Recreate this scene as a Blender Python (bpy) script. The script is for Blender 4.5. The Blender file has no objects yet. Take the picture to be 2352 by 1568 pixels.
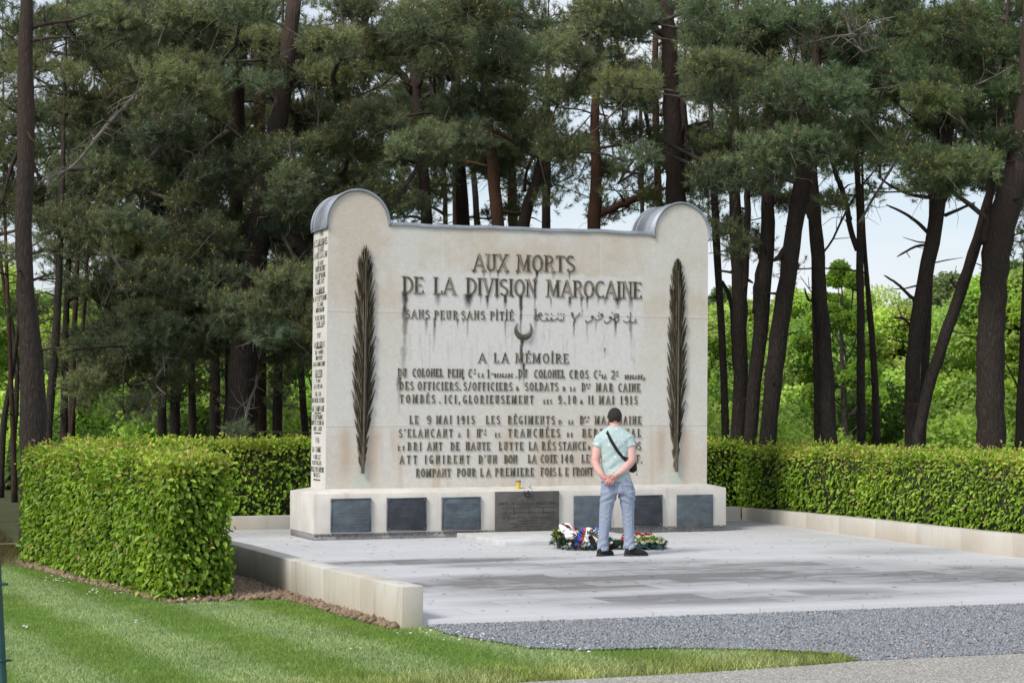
import bpy, bmesh, math, random
import numpy as np
from mathutils import Vector, Matrix, noise as mnoise

# ------------------------------------------------------------------ camera, world, sun, exposure
SC = bpy.context.scene
COL = SC.collection
RAD = math.radians
FPX, CX, CY, HOR, VX = 4500.0, 1176.0, 784.0, 945.0, -511.0     # survey of the photograph (2352 x 1568 frame)
EYE = 1.70
PITCH = math.atan((HOR - CY) / FPX)
YAW = math.atan((CX - VX) / math.hypot(FPX, HOR - CY))
cam = bpy.data.cameras.new('camera'); camo = bpy.data.objects.new('camera', cam); COL.objects.link(camo)
camo.location = (0, 0, EYE); camo.rotation_euler = (RAD(90) + PITCH, 0, -YAW)
cam.sensor_width = 36.0; cam.lens = 36.0 * FPX / 2352.0; cam.clip_start = 0.1; cam.clip_end = 3000
cam.dof.use_dof = True; cam.dof.focus_distance = 24.5; cam.dof.aperture_fstop = 7.0
SC.camera = camo
SUN_EL, SUN_AZ = RAD(44), math.atan2(-0.86, -0.42)
world = bpy.data.worlds.new('World'); SC.world = world; world.use_nodes = True
def build_world():
    nt = world.node_tree; nt.nodes.clear(); N = nt.nodes.new; L = nt.links.new
    sky = N('ShaderNodeTexSky'); sky.sky_type = 'NISHITA'; sky.sun_disc = False
    sky.sun_elevation = SUN_EL; sky.sun_rotation = SUN_AZ; sky.air_density = 1.0; sky.dust_density = 1.5; sky.ozone_density = 1.0
    b1 = N('ShaderNodeBackground'); b1.inputs['Strength'].default_value = 0.15; L(sky.outputs[0], b1.inputs['Color'])
    b2 = N('ShaderNodeBackground'); b2.inputs['Strength'].default_value = 0.92
    tc = N('ShaderNodeTexCoord'); mp = N('ShaderNodeMapping'); mp.inputs['Scale'].default_value = (1.0, 1.0, 3.2)
    L(tc.outputs['Generated'], mp.inputs['Vector'])
    nz = N('ShaderNodeTexNoise'); nz.inputs['Scale'].default_value = 3.4; nz.inputs['Detail'].default_value = 6; nz.inputs['Roughness'].default_value = 0.55
    L(mp.outputs[0], nz.inputs['Vector'])
    cr = N('ShaderNodeValToRGB'); cr.color_ramp.elements[0].position = 0.34; cr.color_ramp.elements[1].position = 0.62
    cr.color_ramp.elements[0].color = (0.30, 0.30, 0.30, 1); cr.color_ramp.elements[1].color = (0.97, 0.97, 0.97, 1)
    L(nz.outputs['Fac'], cr.inputs[0])
    cc = N('ShaderNodeValToRGB'); cc.color_ramp.elements[0].position = 0.35; cc.color_ramp.elements[1].position = 0.7
    cc.color_ramp.elements[0].color = (0.74, 0.82, 0.93, 1); cc.color_ramp.elements[1].color = (0.93, 0.96, 1.0, 1)
    L(nz.outputs['Fac'], cc.inputs[0]); L(cc.outputs[0], b2.inputs['Color'])
    mx = N('ShaderNodeMixShader'); L(cr.outputs[0], mx.inputs[0]); L(b1.outputs[0], mx.inputs[1]); L(b2.outputs[0], mx.inputs[2])
    out = N('ShaderNodeOutputWorld'); L(mx.outputs[0], out.inputs['Surface'])
build_world()
sl = bpy.data.lights.new('sun', 'SUN'); sl.energy = 2.7; sl.angle = RAD(16); sl.color = (1.0, 0.95, 0.87)
so = bpy.data.objects.new('sun', sl); COL.objects.link(so)
_sd = Vector((math.sin(SUN_AZ) * math.cos(SUN_EL), math.cos(SUN_AZ) * math.cos(SUN_EL), math.sin(SUN_EL)))
so.rotation_euler = _sd.to_track_quat('Z', 'Y').to_euler(); so.location = _sd * 60
SC.view_settings.view_transform = 'Standard'; SC.view_settings.look = 'None'
SC.view_settings.exposure = 0.12; SC.view_settings.gamma = 1.0
SC.render.engine = 'CYCLES'; SC.cycles.max_bounces = 6; SC.cycles.diffuse_bounces = 3; SC.cycles.transparent_max_bounces = 8
SC.cycles.glossy_bounces = 2; SC.cycles.transmission_bounces = 4

# ------------------------------------------------------------------ survey helpers: a pixel of the photograph to a place
_fw = np.array([math.sin(YAW) * math.cos(PITCH), math.cos(YAW) * math.cos(PITCH), math.sin(PITCH)])
_rt = np.array([math.cos(YAW), -math.sin(YAW), 0.0]); _up = np.cross(_rt, _fw); _o = np.array([0, 0, EYE])
FH = np.array([math.sin(YAW), math.cos(YAW), 0.0])
def ray(x, y): return _fw + _rt * ((x - CX) / FPX) - _up * ((y - CY) / FPX)
def G(x, y, z=0.0):
    d = ray(x, y); return _o + d * ((z - EYE) / d[2])
def F(x, y, Y):
    d = ray(x, y); return _o + d * (Y / d[1])
def FX(x, y, X):
    d = ray(x, y); return _o + d * (X / d[0])
def P(x, y, D): return _o + ray(x, y) * D
def hdepth(p): return float(np.dot(np.asarray(p)[:2], FH[:2]))

RS = np.random.RandomState(7)
random.seed(7)

# ------------------------------------------------------------------ object helpers
def link(o, parent=None):
    COL.objects.link(o)
    if parent is not None: o.parent = parent
    return o
def tag(o, label=None, cat=None, group=None, kind=None):
    if label: o['label'] = label
    if cat: o['category'] = cat
    if group: o['group'] = group
    if kind: o['kind'] = kind
    return o
def thing(name, label, cat, loc=(0, 0, 0), rz=0.0, group=None):
    o = bpy.data.objects.new(name, None); o.empty_display_size = 0.2
    o.location = tuple(float(c) for c in loc); o.rotation_euler = (0, 0, rz)
    link(o); return tag(o, label, cat, group)
def shift(parent):
    s = np.zeros(3)
    while parent is not None: s = s + np.array(parent.location); parent = parent.parent
    return s
def np_mesh(name, V, faces, mat=None, parent=None, smooth=False, col=None, local=False, attr='Col'):
    """V (n,3) world coordinates; faces: list of (m,k) index arrays. Parents here are unrotated unless local."""
    V = np.asarray(V, dtype=np.float32)
    if parent is not None and not local: V = V - shift(parent).astype(np.float32)
    me = bpy.data.meshes.new(name)
    if not isinstance(faces, (list, tuple)): faces = [faces]
    faces = [np.asarray(f, dtype=np.int32) for f in faces if len(f)]
    nl = sum(f.size for f in faces); nf = sum(len(f) for f in faces)
    me.vertices.add(len(V)); me.vertices.foreach_set('co', V.ravel())
    me.loops.add(nl); me.loops.foreach_set('vertex_index', np.concatenate([f.ravel() for f in faces]))
    me.polygons.add(nf)
    tot = np.concatenate([np.full(len(f), f.shape[1], dtype=np.int32) for f in faces])
    st = np.concatenate([[0], np.cumsum(tot)[:-1]]).astype(np.int32)
    me.polygons.foreach_set('loop_start', st); me.polygons.foreach_set('loop_total', tot)
    if smooth: me.polygons.foreach_set('use_smooth', np.ones(nf, dtype=bool))
    me.update(calc_edges=True)
    if col is not None:
        c = np.asarray(col, dtype=np.float32)
        if c.shape[1] == 3: c = np.concatenate([c, np.ones((len(c), 1), np.float32)], 1)
        a = me.color_attributes.new(attr, 'FLOAT_COLOR', 'POINT'); a.data.foreach_set('color', c.ravel())
    if mat is not None: me.materials.append(mat)
    o = bpy.data.objects.new(name, me)
    return link(o, parent)
class MB:
    """collects plain shapes that become ONE mesh object"""
    def __init__(s): s.v = []; s.f = {}; s.n = 0; s.c = []
    def add(s, V, faces, col=(1, 1, 1)):
        V = np.asarray(V, float).reshape(-1, 3); s.v.append(V)
        for f in faces: s.f.setdefault(len(f), []).append([i + s.n for i in f])
        s.c.append(np.tile(np.asarray(col, float), (len(V), 1))); s.n += len(V); return s
    def box(s, a, b, col=(1, 1, 1)):
        x0, y0, z0 = a; x1, y1, z1 = b
        return s.add([(x0, y0, z0), (x1, y0, z0), (x1, y1, z0), (x0, y1, z0), (x0, y0, z1), (x1, y0, z1), (x1, y1, z1), (x0, y1, z1)],
                     [(3, 2, 1, 0), (4, 5, 6, 7), (0, 1, 5, 4), (1, 2, 6, 5), (2, 3, 7, 6), (3, 0, 4, 7)], col)
    def prism(s, pts, z0, z1, col=(1, 1, 1)):
        n = len(pts); V = [(p[0], p[1], z0) for p in pts] + [(p[0], p[1], z1 if np.isscalar(z1) else z1[i]) for i, p in enumerate(pts)]
        return s.add(V, [tuple(range(n - 1, -1, -1)), tuple(range(n, 2 * n))] + [(i, (i + 1) % n, n + (i + 1) % n, n + i) for i in range(n)], col)
    def tube(s, pts, rad, seg=8, col=(1, 1, 1), cap=True, jit=0.0):
        pts = np.asarray(pts, float); n = len(pts)
        rad = np.full(n, rad) if np.isscalar(rad) else np.asarray(rad, float)
        T = np.gradient(pts, axis=0); T /= np.linalg.norm(T, axis=1)[:, None] + 1e-9
        ref = np.array([0, 1.0, 0]) if abs(T[0][2]) > 0.8 else np.array([0, 0, 1.0])
        V = []; ang = np.arange(seg) * 2 * math.pi / seg
        for i in range(n):
            u = np.cross(T[i], ref); u /= np.linalg.norm(u) + 1e-9; w = np.cross(T[i], u)
            rr = rad[i] * (1 + (RS.uniform(-jit, jit, seg) if jit else 0))
            V.append(pts[i] + (np.cos(ang) * rr)[:, None] * u + (np.sin(ang) * rr)[:, None] * w)
        fs = [(i * seg + k, i * seg + (k + 1) % seg, (i + 1) * seg + (k + 1) % seg, (i + 1) * seg + k) for i in range(n - 1) for k in range(seg)]
        if cap: fs += [tuple(range(seg - 1, -1, -1)), tuple((n - 1) * seg + k for k in range(seg))]
        return s.add(np.concatenate(V), fs, col)
    def lathe(s, prof, seg, c, col=(1, 1, 1)):
        V = []; ang = np.arange(seg) * 2 * math.pi / seg
        for r, z in prof: V += [(c[0] + r * math.cos(a), c[1] + r * math.sin(a), c[2] + z) for a in ang]
        n = len(prof)
        fs = [(i * seg + k, i * seg + (k + 1) % seg, (i + 1) * seg + (k + 1) % seg, (i + 1) * seg + k) for i in range(n - 1) for k in range(seg)]
        fs += [tuple(range(seg - 1, -1, -1)), tuple((n - 1) * seg + k for k in range(seg))]
        return s.add(V, fs, col)
    def ball(s, c, r, seg=8, col=(1, 1, 1)):
        r = np.full(3, r) if np.isscalar(r) else np.asarray(r, float); V = [(c[0], c[1], c[2] - r[2])]; m = max(4, seg // 2)
        for i in range(1, m):
            t = math.pi * i / m
            V += [(c[0] + r[0] * math.sin(t) * math.cos(a), c[1] + r[1] * math.sin(t) * math.sin(a), c[2] - r[2] * math.cos(t)) for a in np.arange(seg) * 2 * math.pi / seg]
        V.append((c[0], c[1], c[2] + r[2])); e = len(V) - 1
        fs = [(0, 1 + (k + 1) % seg, 1 + k) for k in range(seg)]
        for i in range(m - 2): fs += [(1 + i * seg + k, 1 + i * seg + (k + 1) % seg, 1 + (i + 1) * seg + (k + 1) % seg, 1 + (i + 1) * seg + k) for k in range(seg)]
        fs += [(1 + (m - 2) * seg + k, 1 + (m - 2) * seg + (k + 1) % seg, e) for k in range(seg)]
        return s.add(V, fs, col)
    def build(s, name, mat, parent=None, smooth=False, bevel=0.0):
        V = np.concatenate(s.v); C = np.concatenate(s.c)
        big = [k for k in s.f if k > 4]
        if not big:
            o = np_mesh(name, V, [np.array(s.f[k]) for k in sorted(s.f)], mat, parent, smooth, C)
        else:
            me = bpy.data.meshes.new(name)
            W = V - shift(parent) if parent is not None else V
            me.from_pydata([tuple(p) for p in W], [], [tuple(f) for k in s.f for f in s.f[k]]); me.update()
            a = me.color_attributes.new('Col', 'FLOAT_COLOR', 'POINT')
            a.data.foreach_set('color', np.concatenate([C, np.ones((len(C), 1))], 1).astype(np.float32).ravel())
            if smooth: me.polygons.foreach_set('use_smooth', np.ones(len(me.polygons), dtype=bool))
            if mat is not None: me.materials.append(mat)
            o = bpy.data.objects.new(name, me); link(o, parent)
        if bevel:
            m = o.modifiers.new('bevel', 'BEVEL'); m.width = bevel; m.segments = 2; m.limit_method = 'ANGLE'
        return o

# ------------------------------------------------------------------ materials
def new_mat(name):
    m = bpy.data.materials.new(name); m.use_nodes = True; nt = m.node_tree; nt.nodes.clear()
    out = nt.nodes.new('ShaderNodeOutputMaterial'); b = nt.nodes.new('ShaderNodeBsdfPrincipled'); nt.links.new(b.outputs[0], out.inputs[0])
    return m, nt, b, out
def node(nt, t, **kw):
    n = nt.nodes.new(t)
    for k, v in kw.items():
        if k in n.inputs: n.inputs[k].default_value = v
        else: setattr(n, k, v)
    return n
def mixc(nt, fac, a, b, mode='MIX'):
    n = nt.nodes.new('ShaderNodeMix'); n.data_type = 'RGBA'; n.blend_type = mode
    for s, v in ((n.inputs[0], fac), (n.inputs[6], a), (n.inputs[7], b)):
        if isinstance(v, (int, float)): s.default_value = v
        elif isinstance(v, (tuple, list)): s.default_value = (*v, 1) if len(v) == 3 else v
        else: nt.links.new(v, s)
    return n.outputs[2]
def ramp(nt, fac, stops):
    n = nt.nodes.new('ShaderNodeValToRGB'); e = n.color_ramp.elements
    while len(e) < len(stops): e.new(0.5)
    for q, (p, c) in zip(e, stops): q.position = p; q.color = (*c, 1) if len(c) == 3 else c
    nt.links.new(fac, n.inputs[0]); return n.outputs[0]
def coords(nt, scale=(1, 1, 1), kind='Object', rot=(0, 0, 0)):
    tc = nt.nodes.new('ShaderNodeTexCoord'); mp = nt.nodes.new('ShaderNodeMapping'); mp.inputs['Scale'].default_value = scale
    mp.inputs['Rotation'].default_value = rot
    nt.links.new(tc.outputs[kind], mp.inputs[0]); return mp.outputs[0]
def noise(nt, vec, scale, detail=4, rough=0.55):
    n = node(nt, 'ShaderNodeTexNoise', Scale=scale, Detail=detail, Roughness=rough); nt.links.new(vec, n.inputs['Vector']); return n.outputs['Fac']
def bump(nt, b, h, strength=0.3, dist=0.02):
    n = node(nt, 'ShaderNodeBump', Strength=strength, Distance=dist); nt.links.new(h, n.inputs['Height']); nt.links.new(n.outputs[0], b.inputs['Normal'])
def grey(t): return (t, t, t)
def simple(name, c1, c2=None, rough=0.7, scale=12, bumpk=0.15, bd=0.01, metal=0.0, vec=None, stretch=(1, 1, 1), spec=0.3, lo=0.35, hi=0.65):
    m, nt, b, out = new_mat(name); v = coords(nt, stretch)
    nz = noise(nt, v, scale)
    col = ramp(nt, nz, [(lo, c1), (hi, c2 or c1)]); nt.links.new(col, b.inputs['Base Color'])
    b.inputs['Roughness'].default_value = rough; b.inputs['Metallic'].default_value = metal; b.inputs['Specular IOR Level'].default_value = spec
    if bumpk: bump(nt, b, noise(nt, v, scale * 4, 5), bumpk, bd)
    return m
def leafy(name, trans=0.35, rough=0.55, spec=0.25, tint=(1.0, 1.0, 1.0), rnd=0.0):
    """leaves: colour comes from the mesh's own per-leaf colour attribute; light passes through"""
    m, nt, b, out = new_mat(name)
    at = node(nt, 'ShaderNodeAttribute', attribute_name='Col'); c = mixc(nt, 1.0, at.outputs['Color'], tint, 'MULTIPLY')
    if rnd:
        oi = nt.nodes.new('ShaderNodeObjectInfo')
        c = mixc(nt, 1.0, c, ramp(nt, oi.outputs['Random'], [(0, (1 - rnd, 1 - rnd * 0.55, 1 - rnd)), (1, (1 + rnd, 1 + rnd * 0.5, 1 + rnd * 0.2))]), 'MULTIPLY')
    nt.links.new(c, b.inputs['Base Color']); b.inputs['Roughness'].default_value = rough; b.inputs['Specular IOR Level'].default_value = spec
    if trans:
        tr = nt.nodes.new('ShaderNodeBsdfTranslucent'); nt.links.new(mixc(nt, 1.0, c, (1.25, 1.3, 0.75), 'MULTIPLY'), tr.inputs['Color'])
        mx = nt.nodes.new('ShaderNodeMixShader'); mx.inputs[0].default_value = trans
        nt.links.new(b.outputs[0], mx.inputs[1]); nt.links.new(tr.outputs[0], mx.inputs[2]); nt.links.new(mx.outputs[0], out.inputs[0])
    return m
# ------------------------------------------------------------------ the setting
def inside(poly, x, y):
    c = np.zeros(len(x), bool); n = len(poly)
    for i in range(n):
        x0, y0 = poly[i]; x1, y1 = poly[(i + 1) % n]
        c ^= ((y0 > y) != (y1 > y)) & (x < (x1 - x0) * (y - y0) / (y1 - y0 + 1e-12) + x0)
    return c
def g2(x, y, z=-0.05): return tuple(G(x, y, z)[:2])
# ground sheet with mown stripes on the lawn and rougher turf elsewhere
def ground_mat():
    m, nt, b, out = new_mat('turf'); v = coords(nt)
    big = noise(nt, v, 0.6, 3); fine = noise(nt, v, 40, 5); mid = noise(nt, v, 5, 4)
    base = ramp(nt, fine, [(0.3, (0.060, 0.105, 0.022)), (0.7, (0.125, 0.185, 0.045))])
    dry = ramp(nt, fine, [(0.3, (0.10, 0.10, 0.03)), (0.7, (0.17, 0.16, 0.06))])
    f = ramp(nt, mixc(nt, 0.5, big, mid), [(0.5, grey(0.0)), (0.62, grey(0.6))])
    nt.links.new(mixc(nt, f, base, dry), b.inputs['Base Color']); b.inputs['Roughness'].default_value = 0.9; b.inputs['Specular IOR Level'].default_value = 0.1
    bump(nt, b, fine, 0.5, 0.03); return m
MB().add([(-900, -60, -0.06), (900, -60, -0.06), (900, 1600, -0.06), (-900, 1600, -0.06)], [(0, 1, 2, 3)]).build('ground', ground_mat())
bpy.data.objects['ground']['kind'] = 'structure'; bpy.data.objects['ground']['label'] = 'wide grassy ground running back under the pine wood'

# paved terrace (one slab), with the damp grey patches laid into a vertex attribute
PLZ_Z = 0.0
RWALL = [(13.50, 14.9, 0.27), (13.58, 19.4, 0.262), (13.64, 20.8, 0.252), (13.85, 23.4, 0.242), (14.06, 25.4, 0.215), (14.28, 27.6, 0.19)]
LWALL = [(4.96, 15.30), (4.90, 16.31), (4.85, 17.33), (4.81, 18.37), (4.79, 19.51), (4.77, 20.65), (4.73, 21.75), (4.69, 22.85), (4.65, 23.95), (4.60, 25.05), (4.55, 26.2), (4.48, 27.9)]
BACKY = 27.78
def plaza():
    nx, ny = 190, 200
    ys = np.linspace(15.33, BACKY + 0.05, ny)
    lx = np.interp(ys, [p[1] for p in LWALL], [p[0] for p in LWALL]) - 0.05
    rx = np.interp(ys, [p[1] for p in RWALL], [p[0] for p in RWALL]) + 0.05
    s = np.linspace(0, 1, nx); X = lx[:, None] + (rx - lx)[:, None] * s; Yg = np.repeat(ys[:, None], nx, 1)
    yfront = 15.42 + (X - 4.95) * (-0.035)
    Yg = Yg + (yfront - 15.42) * np.clip((19 - Yg) / 3.6, 0, 1)
    V = np.stack([X.ravel(), Yg.ravel(), np.full(X.size, PLZ_Z)], 1)
    # damp, weathered patches (traced from the photograph's own patches): x, y (pixels), half sizes in metres, strength
    wet = np.zeros(X.size)
    for px, py, rx_, ry_, k in ((985, 1289, 1.2, 0.30, .8), (1130, 1297, .55, .22, .5), (1280, 1335, 1.3, .75, .95), (1430, 1330, 1.0, .8, .9), (1600, 1318, 1.4, .9, .85), (1420, 1295, 1.0, .4, .75),
                                (1800, 1300, 1.1, .6, .7), (1960, 1320, 1.1, .8, .65), (2200, 1320, 1.2, .9, .75), (1700, 1370, 1.5, .5, .6), (2080, 1265, .8, .4, .35), (1480, 1372, 1.2, .35, .65), (2330, 1318, 1.0, .6, .7), (1900, 1370, 1.2, .35, .5), (1250, 1360, .8, .3, .5)):
        g = G(px, py, 0); dx = (V[:, 0] - g[0]) / rx_; dy = (V[:, 1] - g[1]) / ry_
        wet = np.maximum(wet, k * np.clip(1.8 - np.sqrt(dx * dx + dy * dy), 0, 1))
    idx = np.arange(nx * ny).reshape(ny, nx)
    Q = np.stack([idx[:-1, :-1].ravel(), idx[:-1, 1:].ravel(), idx[1:, 1:].ravel(), idx[1:, :-1].ravel()], 1)
    # skirt along the front edge
    f = idx[0]; Vb = V[f].copy(); Vb[:, 2] = -0.12; nb = len(V); V2 = np.concatenate([V, Vb]); bi = nb + np.arange(nx)
    S = np.stack([f[:-1], bi[:-1], bi[1:], f[1:]], 1)
    wet2 = np.concatenate([wet, np.zeros(nx)])
    m, nt, b, out = new_mat('paving_stone'); v = coords(nt)
    br = node(nt, 'ShaderNodeTexBrick', offset=0.5, **{'Scale': 1.0, 'Mortar Size': 0.007, 'Mortar Smooth': 0.3, 'Brick Width': 1.0, 'Row Height': 0.52, 'Bias': 0.0})
    br.inputs['Color1'].default_value = (0.1, 0.1, 0.1, 1); br.inputs['Color2'].default_value = (0.9, 0.9, 0.9, 1); br.inputs['Mortar'].default_value = (0.5, 0.5, 0.5, 1)
    nt.links.new(v, br.inputs['Vector'])
    streak = noise(nt, coords(nt, (1.1, 2.4, 1)), 1.9, 7, 0.68); cloud = noise(nt, v, 1.3, 4); grain = noise(nt, v, 60, 3)
    at = node(nt, 'ShaderNodeAttribute', attribute_name='Col'); sx = nt.nodes.new('ShaderNodeSeparateColor'); nt.links.new(at.outputs['Color'], sx.inputs[0])
    pale = mixc(nt, grain, (0.49, 0.49, 0.505), (0.605, 0.605, 0.62)); damp = mixc(nt, grain, (0.15, 0.148, 0.152), (0.225, 0.22, 0.222))
    # damp factor = patch * (streaks + stone to stone difference)
    t = mixc(nt, 0.45, streak, mixc(nt, 0.62, cloud, br.outputs['Color']))
    f1 = ramp(nt, t, [(0.38, grey(0.0)), (0.60, grey(1.0))])
    f2 = node(nt, 'ShaderNodeMath', operation='MULTIPLY'); nt.links.new(f1, f2.inputs[0]); nt.links.new(sx.outputs[0], f2.inputs[1])
    f3 = node(nt, 'ShaderNodeMath', operation='MULTIPLY_ADD'); nt.links.new(sx.outputs[0], f3.inputs[0]); f3.inputs[1].default_value = 0.50; nt.links.new(f2.outputs[0], f3.inputs[2])
    f3.use_clamp = True
    c = mixc(nt, f3.outputs[0], pale, damp)
    c = mixc(nt, 0.28, c, ramp(nt, br.outputs['Color'], [(0, grey(0.72)), (1, grey(1.15))]), 'MULTIPLY')
    joint = ramp(nt, br.outputs['Fac'], [(0.0, grey(1.0)), (1.0, (0.72, 0.70, 0.68))]); c = mixc(nt, 1.0, c, joint, 'MULTIPLY')
    nt.links.new(c, b.inputs['Base Color']); b.inputs['Roughness'].default_value = 0.72; b.inputs['Specular IOR Level'].default_value = 0.3
    bump(nt, b, grain, 0.08, 0.005)
    o = np_mesh('paved_terrace', V2, [Q, S], m, None, False, np.stack([wet2, wet2, wet2], 1)); tag(o, 'pale stone paved terrace with grey damp patches', kind='structure')
plaza()

# gravel strip and tarmac road in the foreground
LAWN_EDGE = [(974.9, 1434.5), (1029.6, 1455.4), (1109.8, 1468), (1219, 1486), (1346.8, 1491.8), (1518, 1486.7), (1680, 1489), (1817, 1494), (1937, 1502.5), (1975, 1517.5)]
LAWN_BACK = [(1960, 1519), (1881, 1526), (1732, 1536.7), (1518.4, 1549.5), (1347.5, 1558), (1175, 1568)]
lawn_edge = [g2(*p) for p in LAWN_EDGE]; lawn_back = [g2(*p) for p in LAWN_BACK]
road_dir = np.array(lawn_back[-1]) - np.array(lawn_back[0]); road_dir /= np.linalg.norm(road_dir)
road_edge = [tuple(np.array(g2(2352, 1500)) - road_dir * k) for k in (14, 7, 2.5)] + [g2(2352, 1500), g2(2160, 1509), g2(1975, 1517.5)] + lawn_back + [tuple(np.array(lawn_back[-1]) + road_dir * k) for k in (3, 8, 20)]
def sheet(name, poly, z, mat, label):
    o = MB().add([(x, y, z) for x, y in poly], [tuple(range(len(poly)))]).build(name, mat); tag(o, label, kind='structure')
    if o.data.polygons[0].normal.z < 0: o.data.flip_normals()
    return o
gravel_poly = [(4.97, 15.44)] + lawn_edge + [road_edge[4], road_edge[3], road_edge[2], road_edge[1], (18.5, 14.9), (13.7, 15.11)]
gm = simple('gravel_bed', (0.05, 0.055, 0.062), (0.13, 0.135, 0.145), 0.9, 60, 0.5, 0.02)
sheet('gravel', gravel_poly, -0.052, gm, 'strip of loose blue-grey gravel in front of the terrace')
rm, nt, b, out = new_mat('tarmac'); v = coords(nt)
c = mixc(nt, noise(nt, v, 2.5, 4), (0.27, 0.252, 0.224), (0.35, 0.33, 0.298))
vo = node(nt, 'ShaderNodeTexVoronoi', Scale=75.0); nt.links.new(v, vo.inputs['Vector'])
sp = ramp(nt, noise(nt, v, 70, 3), [(0.34, grey(0.55)), (0.52, grey(1.0)), (0.64, grey(2.0))]); c = mixc(nt, 1.0, c, sp, 'MULTIPLY')
nt.links.new(c, b.inputs['Base Color']); b.inputs['Roughness'].default_value = 0.9; bump(nt, b, vo.outputs['Distance'], 0.35, 0.01)
road_poly = road_edge + [tuple(np.array(road_edge[-1]) + np.array([0, -14])), tuple(np.array(road_edge[0]) + np.array([4, -14]))]
sheet('road', road_poly, -0.048, rm, 'grey speckled tarmac road along the bottom edge')

# loose stones of the gravel
def stones(name, poly, n, zc, r0, r1, colf, label, mat, flat=0.6):
    px = np.array(poly); x = RS.uniform(px[:, 0].min(), px[:, 0].max(), n * 3); y = RS.uniform(px[:, 1].min(), px[:, 1].max(), n * 3)
    k = inside(poly, x, y); k &= (np.abs(x - y * 0.352) < y * 0.42 + 0.5); x, y = x[k][:n], y[k][:n]; n = len(x)
    base = np.array([(1, 0, 0), (0, 1, 0), (-1, 0, 0), (0, -1, 0), (0, 0, 1), (0, 0, -1)], float)
    tri = np.array([(0, 1, 4), (1, 2, 4), (2, 3, 4), (3, 0, 4), (1, 0, 5), (2, 1, 5), (3, 2, 5), (0, 3, 5)])
    r = RS.uniform(r0, r1, n) ; V = base[None] * RS.uniform(0.6, 1.25, (n, 6, 3))
    a = RS.uniform(0, 6.28, n); ca, sa = np.cos(a)[:, None], np.sin(a)[:, None]
    V = np.stack([V[..., 0] * ca - V[..., 1] * sa, V[..., 0] * sa + V[..., 1] * ca, V[..., 2] * flat], 2)
    tx = RS.uniform(-.5, .5, (n, 1)); V[..., 2] += V[..., 0] * tx
    V *= r[:, None, None]; V += np.stack([x, y, zc + r * RS.uniform(0.1, 0.7, n)], 1)[:, None]
    C = np.repeat(colf(n)[:, None], 6, 1).reshape(-1, 3)
    o = np_mesh(name, V.reshape(-1, 3), (tri[None] + 6 * np.arange(n)[:, None, None]).reshape(-1, 3), mat, None, False, C); return tag(o, label, kind='stuff')
stm, nt, b, out = new_mat('stone_chips'); at = node(nt, 'ShaderNodeAttribute', attribute_name='Col'); nt.links.new(at.outputs['Color'], b.inputs['Base Color']); b.inputs['Roughness'].default_value = 0.8
def gcol(n):
    g = RS.normal(0.25, 0.06, n).clip(0.09, 0.45); w = RS.uniform(0, 1, n)[:, None]
    c = g[:, None] * np.array([0.93, 0.99, 1.08]); c = np.where(w > 0.985, g[:, None] * np.array([1.7, 1.1, 0.8]), c); return np.where((w > 0.965) & (w < 0.98), np.array([[0.5, 0.5, 0.5]]), c)
gpoly2 = [p for p in gravel_poly]
stones('gravel_stones', gpoly2, 85000, -0.052, 0.008, 0.017, gcol, 'loose blue-grey crushed stones between terrace and road', stm)
def scol(n): return RS.uniform(0.65, 1.3, n)[:, None] * np.array([0.235, 0.165, 0.11])
soil_a = [(4.82, 15.32), (4.67, 15.3), (4.57, 16.28), (4.54, 17.32), (4.46, 18.02), (4.0, 18.06), (3.4, 18.0), (3.30, 18.5), (2.99, 20.4), (2.58, 23.3), (2.9, 23.6), (4.3, 21), (4.66, 20.0)]
stones('bare_soil', soil_a, 15000, -0.06, 0.012, 0.045, scol, 'crumbly brown soil along the terrace wall and hedge foot', stm, 0.75)
sheet('soil_bed', soil_a, -0.056, simple('soil', (0.13, 0.085, 0.055), (0.22, 0.15, 0.10), 0.95, 30, 0.6, 0.03), 'bare brown soil strip along the terrace wall')

# low stone walls edging the terrace: every block a part
def wall_mat(name, dark=0.0):
    m, nt, b, out = new_mat(name); v = coords(nt); st = noise(nt, coords(nt, (3.2, 3.2, 0.35)), 3.0, 6, 0.62); cl = noise(nt, v, 1.1, 4); gr = noise(nt, v, 55, 3)
    c = mixc(nt, gr, (0.52, 0.495, 0.45), (0.63, 0.605, 0.56))
    c = mixc(nt, ramp(nt, st, [(0.52, grey(0)), (0.78, grey(0.7 if dark > .7 else 0.25))]), c, (0.24, 0.22, 0.19))
    c = mixc(nt, ramp(nt, cl, [(0.45, grey(0)), (0.72, grey(0.5))]), c, (0.42, 0.34, 0.24))
    if dark:
        at = node(nt, 'ShaderNodeAttribute', attribute_name='Col'); c = mixc(nt, 1.0, c, at.outputs['Color'], 'MULTIPLY')
    nt.links.new(c, b.inputs['Base Color']); b.inputs['Roughness'].default_value = 0.85; bump(nt, b, gr, 0.12, 0.006); return m
WM = wall_mat('wall_stone', .5); WMD = wall_mat('wall_stone_stained', 1.0)
def block(parent, plan, z0, ztops, mat, cols=None):
    n = len(plan); b = MB(); V = [(p[0], p[1], z0) for p in plan] + [(p[0], p[1], z) for p, z in zip(plan, ztops)]
    b.add(V, [tuple(range(n - 1, -1, -1)), tuple(range(n, 2 * n))] + [(i, (i + 1) % n, n + (i + 1) % n, n + i) for i in range(n)])
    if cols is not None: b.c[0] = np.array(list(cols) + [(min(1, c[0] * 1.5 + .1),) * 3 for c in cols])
    return b.build('stone_block', mat, parent, bevel=0.006)
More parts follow.
